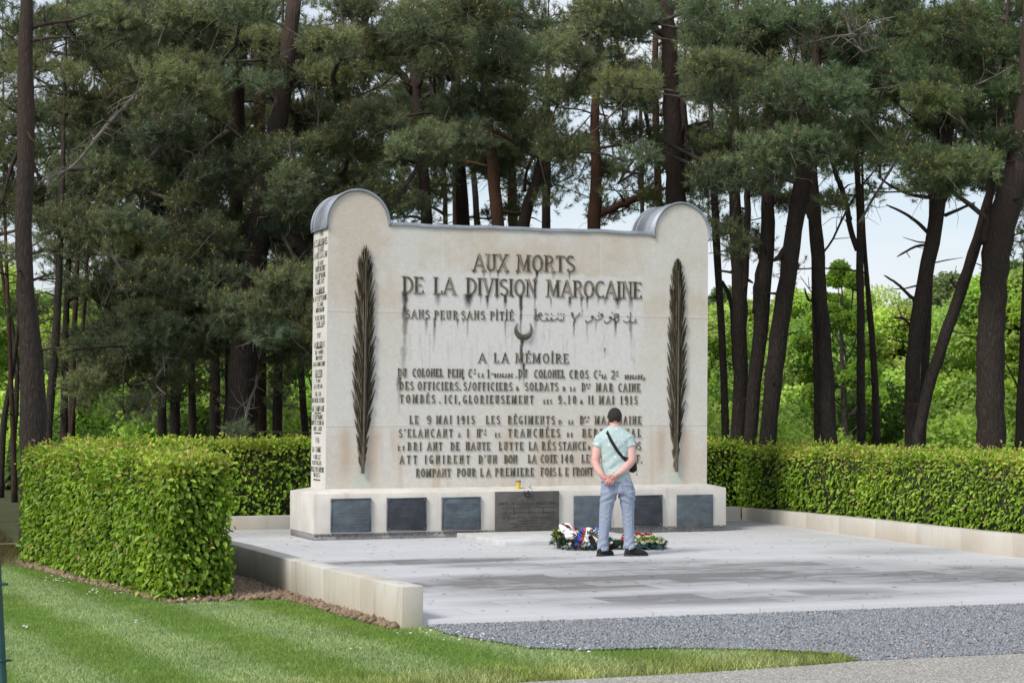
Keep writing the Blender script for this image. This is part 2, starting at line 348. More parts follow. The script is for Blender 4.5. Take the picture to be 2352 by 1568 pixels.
def seg_wall(label, pts, thick, z0, mat, far_tone=None):
    t = thing('low_wall', label, 'low wall', (pts[0][0], pts[0][1], z0))
    for i in range(len(pts) - 1):
        a, c = np.array(pts[i][:2]), np.array(pts[i + 1][:2]); d = (c - a) / np.linalg.norm(c - a); n = np.array([-d[1], d[0]]) * thick
        a2, c2 = a + d * 0.0025, c - d * 0.0025
        plan = [a2, c2, c2 + n, a2 + n]
        if thick < 0: plan = plan[::-1]; zt = [pts[i][2], pts[i + 1][2], pts[i + 1][2], pts[i][2]][::-1]
        else: zt = [pts[i][2], pts[i + 1][2], pts[i + 1][2], pts[i][2]]
        cols = None
        if far_tone:
            g = [far_tone(p[1]) for p in plan]; cols = [(k * .92, k * 0.84, k * 0.70) for k in g]
        else: cols = [(.90, .85, .76)] * 4
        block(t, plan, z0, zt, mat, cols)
    return t
lw = [(x, y, 0.28 if y < 21 else 0.28 - (y - 21) * 0.0115) for x, y in LWALL]
seg_wall('low pale stone wall with a square end beside the left hedge and bare soil', lw, 0.19, -0.16, WMD, lambda y: float(np.interp(y, [15, 17.6, 18.6, 20.5], [1.0, 1.0, 0.62, 0.36])))  # tone multiplier: wall darker towards its far end
rpts = []
for yy in np.arange(14.9, 27.7, 1.155):
    rpts.append((float(np.interp(yy, [p[1] for p in RWALL], [p[0] for p in RWALL])), float(yy), float(np.interp(yy, [p[1] for p in RWALL], [p[2] for p in RWALL]))))
rpts.append((14.28, BACKY, 0.19))
seg_wall('long low stone wall below the clipped hedge on the right', rpts, -0.22, -0.12, WM)
bp = [(x, BACKY, 0.195) for x in np.linspace(4.70, 14.27, 9)]
seg_wall('low stone wall across the back of the terrace behind the monument', bp, 0.22, -0.12, WM)

# slot drain along the front of the terrace
def drain():
    a = np.array([4.99, 15.335]); c = np.array([14.0, 15.02]); d = (c - a) / np.linalg.norm(c - a); n = np.array([-d[1], d[0]]); L = np.linalg.norm(c - a)
    t = thing('slot_drain', 'long narrow steel grating drain between terrace and gravel', 'drain', (a[0], a[1], -0.1))
    fr = MB(); w = 0.10
    def bar(u0, u1, v0, v1, z0, z1, sh=0.0):
        q = [a + d * u0 + n * v0, a + d * u1 + n * v0, a + d * (u1 + sh) + n * v1, a + d * (u0 + sh) + n * v1]; return [tuple(p) for p in q], z0, z1
    for v0, v1 in ((0.0, 0.016), (w - 0.016, w)): fr.prism(*bar(0, L, v0, v1, -0.09, -0.004))
    fr.prism(*bar(0, 0.016, 0.017, w - 0.017, -0.09, -0.004))
    fr.build('channel', simple('galvanised', (0.30, 0.32, 0.32), (0.42, 0.44, 0.43), 0.55, 20, 0.05, metal=0.35), t)
    sl_ = MB()
    for u in np.arange(0.03, L - 0.05, 0.030): sl_.prism(*bar(u, u + 0.013, 0.017, w - 0.017, -0.02, -0.007, 0.02))
    sl_.build('grating', simple('grating_steel', (0.34, 0.37, 0.37), (0.48, 0.50, 0.50), 0.5, 20, 0.05, metal=0.3), t)
    MB().prism(*bar(0.02, L, 0.0165, w - 0.0165, -0.095, -0.088)).build('trough', simple('dark_trough', (0.03, 0.03, 0.03)), t)
drain()

# grass: real blades on the lawn (short, mown in stripes) and longer dry turf beside the road
def blades(name, poly, dens, hgt, colf, label, lean=0.5, w=0.004, visible=True):
    px = np.array(poly); x0, x1, y0, y1 = px[:, 0].min(), px[:, 0].max(), px[:, 1].min(), px[:, 1].max(); n = int(dens * (x1 - x0) * (y1 - y0))
    x = RS.uniform(x0, x1, n); y = RS.uniform(y0, y1, n); k = inside(poly, x, y); x, y = x[k], y[k]; n = len(x)
    h = hgt(x, y) * RS.uniform(0.55, 1.25, n); a = RS.uniform(0, 6.28, n); l = RS.normal(0, lean, (n, 2)) * h[:, None]
    dx, dy = np.cos(a) * w / 2, np.sin(a) * w / 2
    V = np.empty((n, 3, 3)); V[:, 0] = np.stack([x - dx, y - dy, np.full(n, -0.06)], 1); V[:, 1] = np.stack([x + dx, y + dy, np.full(n, -0.06)], 1)
    V[:, 2] = np.stack([x + l[:, 0], y + l[:, 1], -0.06 + h], 1)
    C = np.repeat(colf(x, y, n)[:, None], 3, 1)
    o = np_mesh(name, V.reshape(-1, 3), np.arange(3 * n).reshape(n, 3), GRASSM, None, False, C.reshape(-1, 3)); return tag(o, label, 'grass', kind='stuff')
GRASSM = leafy('grass_blade', 0.25, 0.6, 0.15)
sa_, sb_ = G(0, 1385, -.05)[:2], G(525, 1527.6, -.05)[:2]; sdir = (sb_ - sa_) / np.linalg.norm(sb_ - sa_); snrm = np.array([-sdir[1], sdir[0]])
if snrm[1] < 0: snrm = -snrm
def stripe(x, y):
    q = x * .996 + y * .085 + .10 * (vnoise(x, y, 1.7) - .5) + .05 * (vnoise(x, y, 7) - .5); return .5 + .5 * np.tanh(2.0 * np.cos(2 * math.pi * (q - 4.06) / 1.14))
_perm = RS.uniform(0, 1, (64, 64))
def vnoise(x, y, s):
    u, v = x * s, y * s; i, j = np.floor(u).astype(int), np.floor(v).astype(int); fu, fv = u - i, v - j; fu = fu * fu * (3 - 2 * fu); fv = fv * fv * (3 - 2 * fv)
    p = lambda a, b: _perm[a % 64, b % 64]
    return (p(i, j) * (1 - fu) + p(i + 1, j) * fu) * (1 - fv) + (p(i, j + 1) * (1 - fu) + p(i + 1, j + 1) * fu) * fv
def dedge(x, y):   # distance to the road side of the lawn
    a, c = np.array(lawn_back[-1]), np.array(lawn_back[0]); d = (c - a) / np.linalg.norm(c - a); n = np.array([-d[1], d[0]]); return (x - a[0]) * n[0] + (y - a[1]) * n[1]
def lawn_col(x, y, n):
    s = stripe(x, y)[:, None]; v = (vnoise(x, y, 3.0) * .6 + vnoise(x, y, 11) * .4)[:, None]
    dark = np.array([0.215, 0.345, 0.070]); light = np.array([0.410, 0.525, 0.255]); dry = np.array([0.42, 0.36, 0.16])  # stripe colours stand in for light off blades bent by mowing
    c = dark + (light - dark) * s; e = np.clip(1 - (dedge(x, y) - 0.35) / 0.75, 0, 1)[:, None] * 0.85 + (v > 0.70) * 0.22
    c = c * (1 - e) + (dry * (0.55 + 0.6 * v) + np.array([0.0, 0.05, 0])) * e * (RS.uniform(0, 1, (n, 1)) < 0.75) + c * e * (RS.uniform(0, 1, (n, 1)) >= 0.75)
    return c * RS.uniform(0.62, 1.35, (n, 1)) * (0.8 + 0.4 * v)
lawn_poly = [(4.66, 15.38)] + [tuple(p) for p in lawn_edge] + lawn_back + [(2.0, 11.3), (-0.8, 11.3), (-0.8, 23.2), (2.56, 23.2), (2.70, 22.65), (3.0, 20.37), (3.30, 18.55), (3.38, 18.05), (4.0, 18.10), (4.44, 18.1), (4.53, 17.32), (4.56, 16.28), (4.65, 15.4)]
blades('lawn_grass', lawn_poly, 5200, lambda x, y: 0.022 + 0.034 * np.clip(1 - (dedge(x, y) - 0.1) / 0.9, 0, 1), lawn_col, 'short mown lawn grass in light and dark stripes', 0.6, 0.0042)
def back_col(x, y, n): v = vnoise(x, y, 1.5)[:, None]; return (np.array([0.06, 0.075, 0.02]) * (1 - v) + np.array([0.13, 0.105, 0.04]) * v) * RS.uniform(0.6, 1.3, (n, 1))
sheet('forest_floor', [(-30, 24.0), (2.7, 23.6), (3.6, 26), (3.8, 29.3), (15.6, 29.3), (15.6, 24), (40, 24), (90, 120), (-60, 120)], -0.055, simple('forest_floor', (0.035, 0.050, 0.014), (0.085, 0.085, 0.032), 0.95, 4, 0.6, 0.05), 'dark brownish-green floor of the pine wood')
blades('rough_grass', [(-2.5, 23.0), (2.62, 23.2), (2.9, 26), (3.2, 33), (-2.5, 33)], 1400, lambda x, y: 0.10 + 0 * x, back_col, 'rough brownish grass at the edge of the pines', 0.5, 0.008)
blades('straw_grass', [(-1.0, 22.9), (2.6, 22.9), (2.65, 23.9), (-1.0, 23.9)], 1500, lambda x, y: 0.09 + 0 * x, lambda x, y, n: np.array([0.30, 0.26, 0.15]) * RS.uniform(0.5, 1.3, (n, 1)), 'pale uncut grass under the fence wires', 0.7, 0.006)
# white daisies in the lawn
def daisies():
    b = MB()
    for px, py, n, sx in ((135, 1340, 14, 60), (300, 1352, 20, 60), (430, 1382, 10, 30), (235, 1370, 12, 60), (60, 1450, 5, 30), (150, 1335, 8, 60), (1105, 1467, 30, 55), (1270, 1489, 14, 60), (1090, 1480, 8, 90), (960, 1462, 8, 80), (830, 1500, 4, 60), (1350, 1500, 6, 90), (320, 1435, 5, 80)):
        for _ in range(n):
            p = G(px + RS.normal(0, sx * .5), py + RS.normal(0, 4), -0.05); r = RS.uniform(.008, .014); q = RS.uniform(0, 6.28)
            if not inside(lawn_poly, np.array([p[0]]), np.array([p[1]]))[0]: continue
            z = p[2] + RS.uniform(.03, .055)
            V = [(p[0], p[1], z + .004)] + [(p[0] + r * math.cos(q + k * 1.047), p[1] + r * math.sin(q + k * 1.047), z + RS.uniform(-.004, .004)) for k in range(6)]
            b.add(V, [(0, 1 + k, 1 + (k + 1) % 6) for k in range(6)], (0.75, 0.75, 0.72))
    o = b.build('daisies', stm); tag(o, 'tiny white daisies scattered in the lawn', 'flowers', kind='stuff')
daisies()
def litter():
    b = MB(); rs = np.random.RandomState(44)
    for _ in range(420):
        y = rs.uniform(15.5, 27.5); x = rs.uniform(5.1, 13.4); a = rs.uniform(0, 6.283); l, w = rs.uniform(.012, .045), rs.uniform(.002, .010); z = PLZ_Z + rs.uniform(.004, .010)
        c, s = math.cos(a), math.sin(a); b.add([(x - c * l, y - s * l, z), (x + s * w, y - c * w, z + .004), (x + c * l, y + s * l, z + .002), (x - s * w, y + c * w, z)], [(0, 1, 2, 3)], np.array([.13, .09, .055]) * rs.uniform(.4, 1.5))
    tag(b.build('leaf_litter', stm), 'fallen needles and leaf bits scattered on the paving', kind='stuff')
litter()
# ------------------------------------------------------------------ the memorial
YF, YB = 25.47, 26.23                     # front and back of the upright slab
XL0, XL1, XR0, XR1 = 6.875, 6.905, 12.535, 12.572
Z0, ZL = 0.62, 4.235
AL = (7.322, 0.420, 0.437); AR = (12.151, 0.420, 0.440)
PX0, PX1, PY0, PY1, PZ = 6.64, 12.705, 25.19, 26.46, 0.615
mon = thing('memorial', 'large pale stone war memorial with bronze lettering, two bronze palms and rounded lead-capped shoulders', 'memorial', (9.66, PY0, 0))
def xl(z): return XL0 + (XL1 - XL0) * (z - Z0) / (ZL - Z0)
def xr(z): return XR0 + (XR1 - XR0) * (z - Z0) / (ZL - Z0)
def fz(x, y): p = F(x, y, YF); return p[0], p[2]

# stains and lichen on the stone, laid out where the memorial carries them: x, y0, y1, width (pixels), strength
STREAKS = [(930, 674, 800, 9, .75), (927, 800, 850, 12, .35), (1006, 676, 702, 10, .5), (1076, 677, 706, 13, .95), (1104, 677, 698, 4, .5), (1119, 680, 706, 6, .85), (1141, 677, 690, 7, .65), (1161, 680, 708, 7, .85),
    (1178, 680, 684, 7, .6), (1196.5, 680, 768, 6, .95), (1229, 642, 708, 4.5, .9), (1230, 712, 760, 7, .6), (1266, 687, 708, 3.5, .6), (1309, 683, 706, 8, .75), (1336, 680, 708, 4.5, .85), (1349, 683, 708, 5, .9), (1374, 683, 700, 5, .45),
    (1391, 684, 700, 8, .4), (1419, 684, 706, 12, .75), (1449, 684, 711, 10, .55), (1089, 620, 629, 9, .7), (1111, 621, 640, 6, .45), (1126, 620, 637, 5, .5), (1144, 621, 637, 6, .8), (1164, 621, 633, 8, .5), (1189, 621, 631, 6, .8),
    (1233, 624, 643, 6, .9), (1271, 624, 641, 7, .4), (1308, 627, 646, 4, .6), (936, 731, 750, 3, .6), (979, 732, 766, 6, .5), (998, 733, 786, 5.5, .6), (1014, 733, 750, 3, .4), (1051, 733, 756, 4, .6), (1065, 734, 745, 2.5, .6),
    (1074, 734, 770, 4, .5), (1161, 736, 784, 3.5, .5), (1199, 782, 800, 7, 1.0), (1197.5, 795, 842, 6, .95), (1203, 838, 885, 5, .75), (1318, 742, 770, 3, .9), (1348, 742, 776, 4, .35), (1369, 740, 764, 4, .35), (1414, 740, 770, 6, .75),
    (1449, 742, 792, 6, .5), (1337, 712, 730, 3, .5), (1389, 800, 822, 1.6, .7), (917, 868, 890, 7, .8), (914, 880, 900, 5, .5), (917, 893, 945, 6, .3), (1064, 866, 876, 4, .8), (1031, 866, 872, 2, .4), (930, 866, 872, 2, .5), (1054, 874, 900, 7, .15),
    (1478, 872, 878, 2, .5), (1194, 868, 876, 3, .6)]
TAN = [(1080, 560, 1300, 640), ]
def stone_field(X, Z):
    """colour of the memorial's face at (X, Z): pale stone, tan lichen, washed bands, dark drips, joints"""
    n = vnoise(X + 40, Z + 9, 1.1) * .5 + vnoise(X + 3, Z + 50, 3.1) * .3 + vnoise(X, Z, 9) * .2
    n2 = vnoise(X * 2.2 + 11, Z * .35 + 5, 2.4) * .6 + vnoise(X * 5 + 3, Z * .7, 3) * .4
    g = vnoise(X, Z, 30) * .5 + vnoise(X + 7, Z + 3, 63) * .5
    pale = np.array([0.615, 0.597, 0.552]); tan = np.array([0.525, 0.430, 0.325]); white = np.array([0.655, 0.640, 0.625])
    zt = lambda y: F(1200, y, YF)[2]
    up = np.clip((Z - zt(760)) / 0.5, 0, 1); low = np.clip((zt(960) - Z) / 0.25, 0, 1)
    t = np.clip((n * .75 + .25 * n2 - 0.40) * 4.2, 0, 1) * (0.16 + 0.40 * up + 0.22 * low)
    lowst = np.clip((n2 - 0.52) * 5, 0, 1) * low * 0.65; t = np.maximum(t, lowst)
    xa, xb = fz(925, 700)[0], fz(1475, 700)[0]
    inl = np.clip((X - xa) / .08, 0, 1) * np.clip((xb - X) / .08, 0, 1)
    inl = np.clip((X - xa + .25 * (n2 - .5)) / .12, 0, 1) * np.clip((xb - X + .25 * (n2 - .5)) / .12, 0, 1)
    wash = inl * np.clip((zt(628) - Z + 0.10 * (n2 - .5)) / 0.05, 0, 1) * np.clip((Z - zt(930)) / 0.6, 0, 1)
    t = t * (1 - 0.80 * np.clip(wash * (0.5 + 0.9 * n2), 0, 1))
    c = pale + (tan - pale) * np.clip(t, 0, 1)[:, None]; w = np.clip(wash * 0.75, 0, 1)[:, None]; c = c * (1 - w) + (white * w + tan * 0) + 0 * c
    c = c * (0.93 + 0.14 * g)[:, None]
    # warm run-off below the palms and verdigris at their feet
    for px in (831, 1551):
        for off, k in ((-0.22, .55), (0.16, .5)):
            xx = fz(px, 1000)[0] + off; s = np.exp(-((X - xx + .04 * (n - .5)) / .085) ** 2) * low * np.clip((Z - .7) / .3, 0.2, 1) * k; c = c * (1 - s[:, None]) + np.array([0.42, 0.30, 0.19]) * s[:, None]
        xx, zz = fz(px, 1105); s = np.exp(-((X - xx) / .10) ** 2 - ((Z - zz) / .14) ** 2) * .55 * (0.5 + n); c = c * (1 - s[:, None]) + np.array([0.42, 0.55, 0.47]) * s[:, None]
    # mortar joints
    for y in (720, 975):
        zj = zt(y) + 0 * X; d = np.abs(Z - zj - 0.008 * (vnoise(X, Z, 6) - .5)); s = np.exp(-(d / 0.010) ** 2) * .55; c = c + (np.array([0.66, 0.66, 0.65]) - c) * s[:, None]
        d2 = Z - zj + 0.020; s = np.exp(-(d2 / 0.008) ** 2) * .22; c = c * (1 - s)[:, None]
    for x, ya, yb in ((1018, 530, 720), (1381, 540, 720), (1041, 720, 975), (1357, 720, 975), (1014, 975, 1115), (1310, 975, 1115)):
        xj = fz(x, (ya + yb) / 2)[0]; s = np.exp(-((X - xj) / 0.010) ** 2) * ((Z < zt(ya)) & (Z > zt(yb))) * .5; c = c + (np.array([0.66, 0.66, 0.66]) - c) * s[:, None]
    # dark drips
    dr = np.zeros(len(X))
    for x, y0, y1, w, k in STREAKS:
        xc, za = fz(x, y0); zb = fz(x, y1)[1]; m = (np.abs(X - xc) < .12) & (Z < za + .03) & (Z > zb - .12)
        if not m.any(): continue
        xm, zm = X[m], Z[m]; q = (za - zm) / max(za - zb, .01); ww = max(w, 2.8) * 0.0039 * (1.0 - .35 * np.clip(q, 0, 1)) * (0.75 + .6 * vnoise(xm * 0 + x, zm, 14))
        v = k * np.exp(-np.abs((xm - xc - .008 * (vnoise(xm * 0 + x, zm, 9) - .5)) / ww) ** 3.2) * np.clip(1.25 - q * .95, 0, 1) * (np.clip((q + .12) * 12, 0, 1)) * (q < 1.15)
        v *= 0.75 + 0.6 * vnoise(xm * 4, zm, 22); dr[m] = np.maximum(dr[m], np.clip(v * 1.28, 0, 1))
    rs = np.random.RandomState(3)
    for _ in range(60):
        x = rs.uniform(925, 1470); y0 = rs.uniform(735, 800); xc, za = fz(x, y0); zb = za - rs.uniform(.15, .5); m = (np.abs(X - xc) < .05) & (Z < za) & (Z > zb)
        dr[m] = np.maximum(dr[m], rs.uniform(.06, .2) * np.exp(-((X[m] - xc) / rs.uniform(.006, .02)) ** 2) * (vnoise(X[m] * 3, Z[m], 12)) * 1.5)
    c = c * (1 - dr[:, None]) + np.array([0.065, 0.062, 0.066]) * dr[:, None]
    return c
def slab():
    Vs, Fs, Cs = [], [], []; off = 0
    def patch(Xg, Zg, Yg, flip=False, cf=None):
        nonlocal off
        ny, nx = Xg.shape; V = np.stack([Xg.ravel(), Yg.ravel(), Zg.ravel()], 1); idx = np.arange(nx * ny).reshape(ny, nx) + off
        q = np.stack([idx[:-1, :-1].ravel(), idx[:-1, 1:].ravel(), idx[1:, 1:].ravel(), idx[1:, :-1].ravel()], 1)
        Fs.append(q[:, ::-1] if flip else q); Vs.append(V); Cs.append(cf(V)); off += len(V)
    front = lambda V: stone_field(V[:, 0], V[:, 2])
    def plain(V):
        n = vnoise(V[:, 1] * 3 + V[:, 0] * 2, V[:, 2], 2.0); return np.array([0.66, 0.645, 0.61]) * (0.9 + .2 * n)[:, None]
    z = np.linspace(Z0, ZL, 330); s = np.linspace(0, 1, 480); a, b_ = xl(z)[:, None], xr(z)[:, None]; X = a + (b_ - a) * s; Zg = np.repeat(z[:, None], 480, 1)
    patch(X, Zg, np.full_like(X, YF), False, front); 
    z2 = np.linspace(Z0, ZL, 12); a, b_ = xl(z2)[:, None], xr(z2)[:, None]; s2 = np.linspace(0, 1, 12); X2 = a + (b_ - a) * s2
    patch(X2, np.repeat(z2[:, None], 12, 1), np.full_like(X2, YB), True, plain)
    yy = np.linspace(YF, YB, 40); z3 = np.linspace(Z0, ZL, 160)
    patch(np.repeat(xl(z3)[:, None], 40, 1), np.repeat(z3[:, None], 40, 1), np.repeat(yy[None], 160, 0), True, plain)
    patch(np.repeat(xr(z3)[:, None], 40, 1), np.repeat(z3[:, None], 40, 1), np.repeat(yy[None], 160, 0), False, plain)
    for cx, w, h in (AL, AR):
        t = np.linspace(0, math.pi / 2, 50); zz = ZL + h * np.sin(t); hw = w * np.cos(t); ss = np.linspace(-1, 1, 78)
        X = cx + hw[:, None] * ss; patch(X, np.repeat(zz[:, None], 78, 1), np.full_like(X, YF), False, front); patch(X, np.repeat(zz[:, None], 78, 1), np.full_like(X, YB), True, plain)
        t = np.linspace(0, math.pi, 40); X = cx - w * np.cos(t); Zz = ZL + h * np.sin(t); yv = np.array([YF, YB])
        patch(np.repeat(X[:, None], 2, 1), np.repeat(Zz[:, None], 2, 1), np.repeat(yv[None], 40, 0), True, plain)
    xs = np.array([AL[0] + AL[1], AR[0] - AR[1]]); patch(np.repeat(xs[None], 2, 0), np.full((2, 2), ZL), np.repeat(np.array([[YF], [YB]]), 2, 1), False, plain)
    m, nt, b, out = new_mat('memorial_stone'); at = node(nt, 'ShaderNodeAttribute', attribute_name='Col'); v = coords(nt)
    c = mixc(nt, 1.0, at.outputs['Color'], ramp(nt, noise(nt, v, 38, 5, .65), [(0.3, grey(0.95)), (0.7, grey(1.05))]), 'MULTIPLY')
    nt.links.new(c, b.inputs['Base Color']); b.inputs['Roughness'].default_value = 0.85; b.inputs['Specular IOR Level'].default_value = 0.2
    bump(nt, b, noise(nt, v, 24, 6, .65), 0.22, 0.012)
    np_mesh('upright_slab', np.concatenate(Vs), [np.concatenate(Fs)], m, mon, False, np.concatenate(Cs))
slab()
def plinth():
    m = simple('plinth_stone', (0.57, 0.54, 0.49), (0.665, 0.635, 0.59), 0.85, 3.0, 0.15, 0.01)
    nt = m.node_tree; b = nt.nodes['Principled BSDF']; v = coords(nt); src = b.inputs['Base Color'].links[0].from_socket
    c = mixc(nt, ramp(nt, noise(nt, coords(nt, (4, 4, .6)), 2.2, 5), [(0.56, grey(0)), (0.78, grey(0.45))]), src, (0.27, 0.235, 0.19))
    c = mixc(nt, ramp(nt, noise(nt, v, 30, 4), [(0.66, grey(0)), (0.75, grey(0.35))]), c, (0.25, 0.22, 0.18)); nt.links.new(c, b.inputs['Base Color'])
    o = MB(); z0 = 0.082
    V = [(PX0, PY0, z0), (PX1, PY0, z0), (PX1, PY1, z0), (PX0, PY1, z0), (PX0, PY0, PZ), (PX1, PY0, PZ), (PX1, PY1, PZ), (PX0, PY1, PZ),
         (XL0 - .006, YF - .006, 0.664), (XR0 + .006, YF - .006, 0.664), (XR0 + .006, YB + .006, 0.664), (XL0 - .006, YB + .006, 0.664)]
    o.add(V, [(3, 2, 1, 0), (0, 1, 5, 4), (1, 2, 6, 5), (2, 3, 7, 6), (3, 0, 4, 7), (4, 5, 9, 8), (5, 6, 10, 9), (6, 7, 11, 10), (7, 4, 8, 11), (8, 9, 10, 11)])
    o.build('plinth', m, mon, bevel=0.008)
    bm_ = MB(); bm_.box((PX0 + .008, PY0 + .008, -0.02), (PX1 - .03, PY1 - .01, 0.078)); bm_.build('base_course', simple('granite_base', (0.19, 0.19, 0.195), (0.32, 0.32, 0.32), 0.8, 22, 0.4, 0.02), mon)
    # crumbling mortar lip between base course and plinth
    q = MB(); rs = np.random.RandomState(5)
    for x in np.arange(PX0 + .01, PX1 - .05, 0.035):
        if rs.rand() < .8: h = rs.uniform(.004, .012); q.box((x, PY0 - .004 + rs.uniform(0, .006), 0.072 - h), (x + rs.uniform(.02, .036), PY0 + .012, 0.082 + h * .5))
    q.build('mortar_joint', simple('old_mortar', (0.22, 0.20, 0.16), (0.36, 0.33, 0.27), 0.95, 30), mon)
    s = MB(); s.prism([(8.63, 23.30), (10.66, 23.30), (10.66, 25.17), (8.63, 25.17)], -0.02, 0.062)
    o = s.build('stone_slab', simple('pale_slab', (0.50, 0.50, 0.505), (0.60, 0.60, 0.60), 0.7, 5, 0.06), None, bevel=0.006); tag(o, 'low pale stone slab lying in front of the large middle plaque', 'slab')
plinth()
LEAD = simple('lead_sheet', (0.26, 0.285, 0.33), (0.40, 0.43, 0.48), 0.6, 4, 0.12, 0.02, metal=0.55, spec=0.5)
def lead():
    for cx, w, h in (AL, AR):
        b = MB(); t = np.linspace(-0.12, math.pi + (0.02 if cx < 9 else 0.12), 44) if cx > 9 else np.linspace(-0.02, math.pi + 0.13, 44)
        def ring(y, k, r0, r1):
            X = cx + (w + k) * np.cos(t); Z = ZL + np.where((t < 0) | (t > math.pi), np.sin(t) * .45, (h + k) * np.sin(t)); return np.stack([X, np.full_like(X, y), Z], 1)
        a, c2, d, e = ring(YF - .022, .022, 0, 0), ring(YB + .022, .022, 0, 0), ring(YF - .022, .003, 0, 0), ring(YB + .022, .003, 0, 0); n = len(t)
        V = np.concatenate([a, c2, d, e]); fs = []
        for i in range(n - 1): fs += [(i, i + 1, n + i + 1, n + i), (2 * n + i, 3 * n + i, 3 * n + i + 1, 2 * n + i + 1), (i, 2 * n + i, 2 * n + i + 1, i + 1), (n + i, n + i + 1, 3 * n + i + 1, 3 * n + i)]
        b.add(V, fs); o = b.build('lead_cap', LEAD, mon, True)
        s = MB()
        for y, r in ((YF - .020, .015), (YF + .18, .012), (YB - .12, .010), (YB + .020, .015)): s.tube(ring(y, .024, 0, 0), r, 8)
        yy = np.linspace(YF - .02, YB + .02, 9); xx = cx - w - .022 if cx < 9 else cx + w + .022
        s.tube([(xx, y, ZL - .062 + .004 * math.sin(i * 3)) for i, y in enumerate(yy)], .013, 6)
        s.build('standing_seam', LEAD, o, True)
    x0, x1 = AL[0] + AL[1] + .023, AR[0] - AR[1] - .023; n = 60; b = MB(); xs = np.linspace(x0, x1, n); wob = .006 * np.sin(xs * 4.2) + .004 * np.sin(xs * 11 + 1)
    prof = [(YF - .024, -.012), (YF - .028, .012), (YF - .014, .034), (YF + .03, .040), (.5 * (YF + YB), .052), (YB + .024, .034), (YB + .026, -.012)]
    V = [(x, y, ZL + zz + w * (1 if j < 4 else .3)) for x, w in zip(xs, wob) for j, (y, zz) in enumerate(prof)]; k = len(prof)
    b.add(V, [(i * k + j, (i + 1) * k + j, (i + 1) * k + j + 1, i * k + j + 1) for i in range(n - 1) for j in range(k - 1)]); b.build('lead_coping', LEAD, mon, True)
lead()

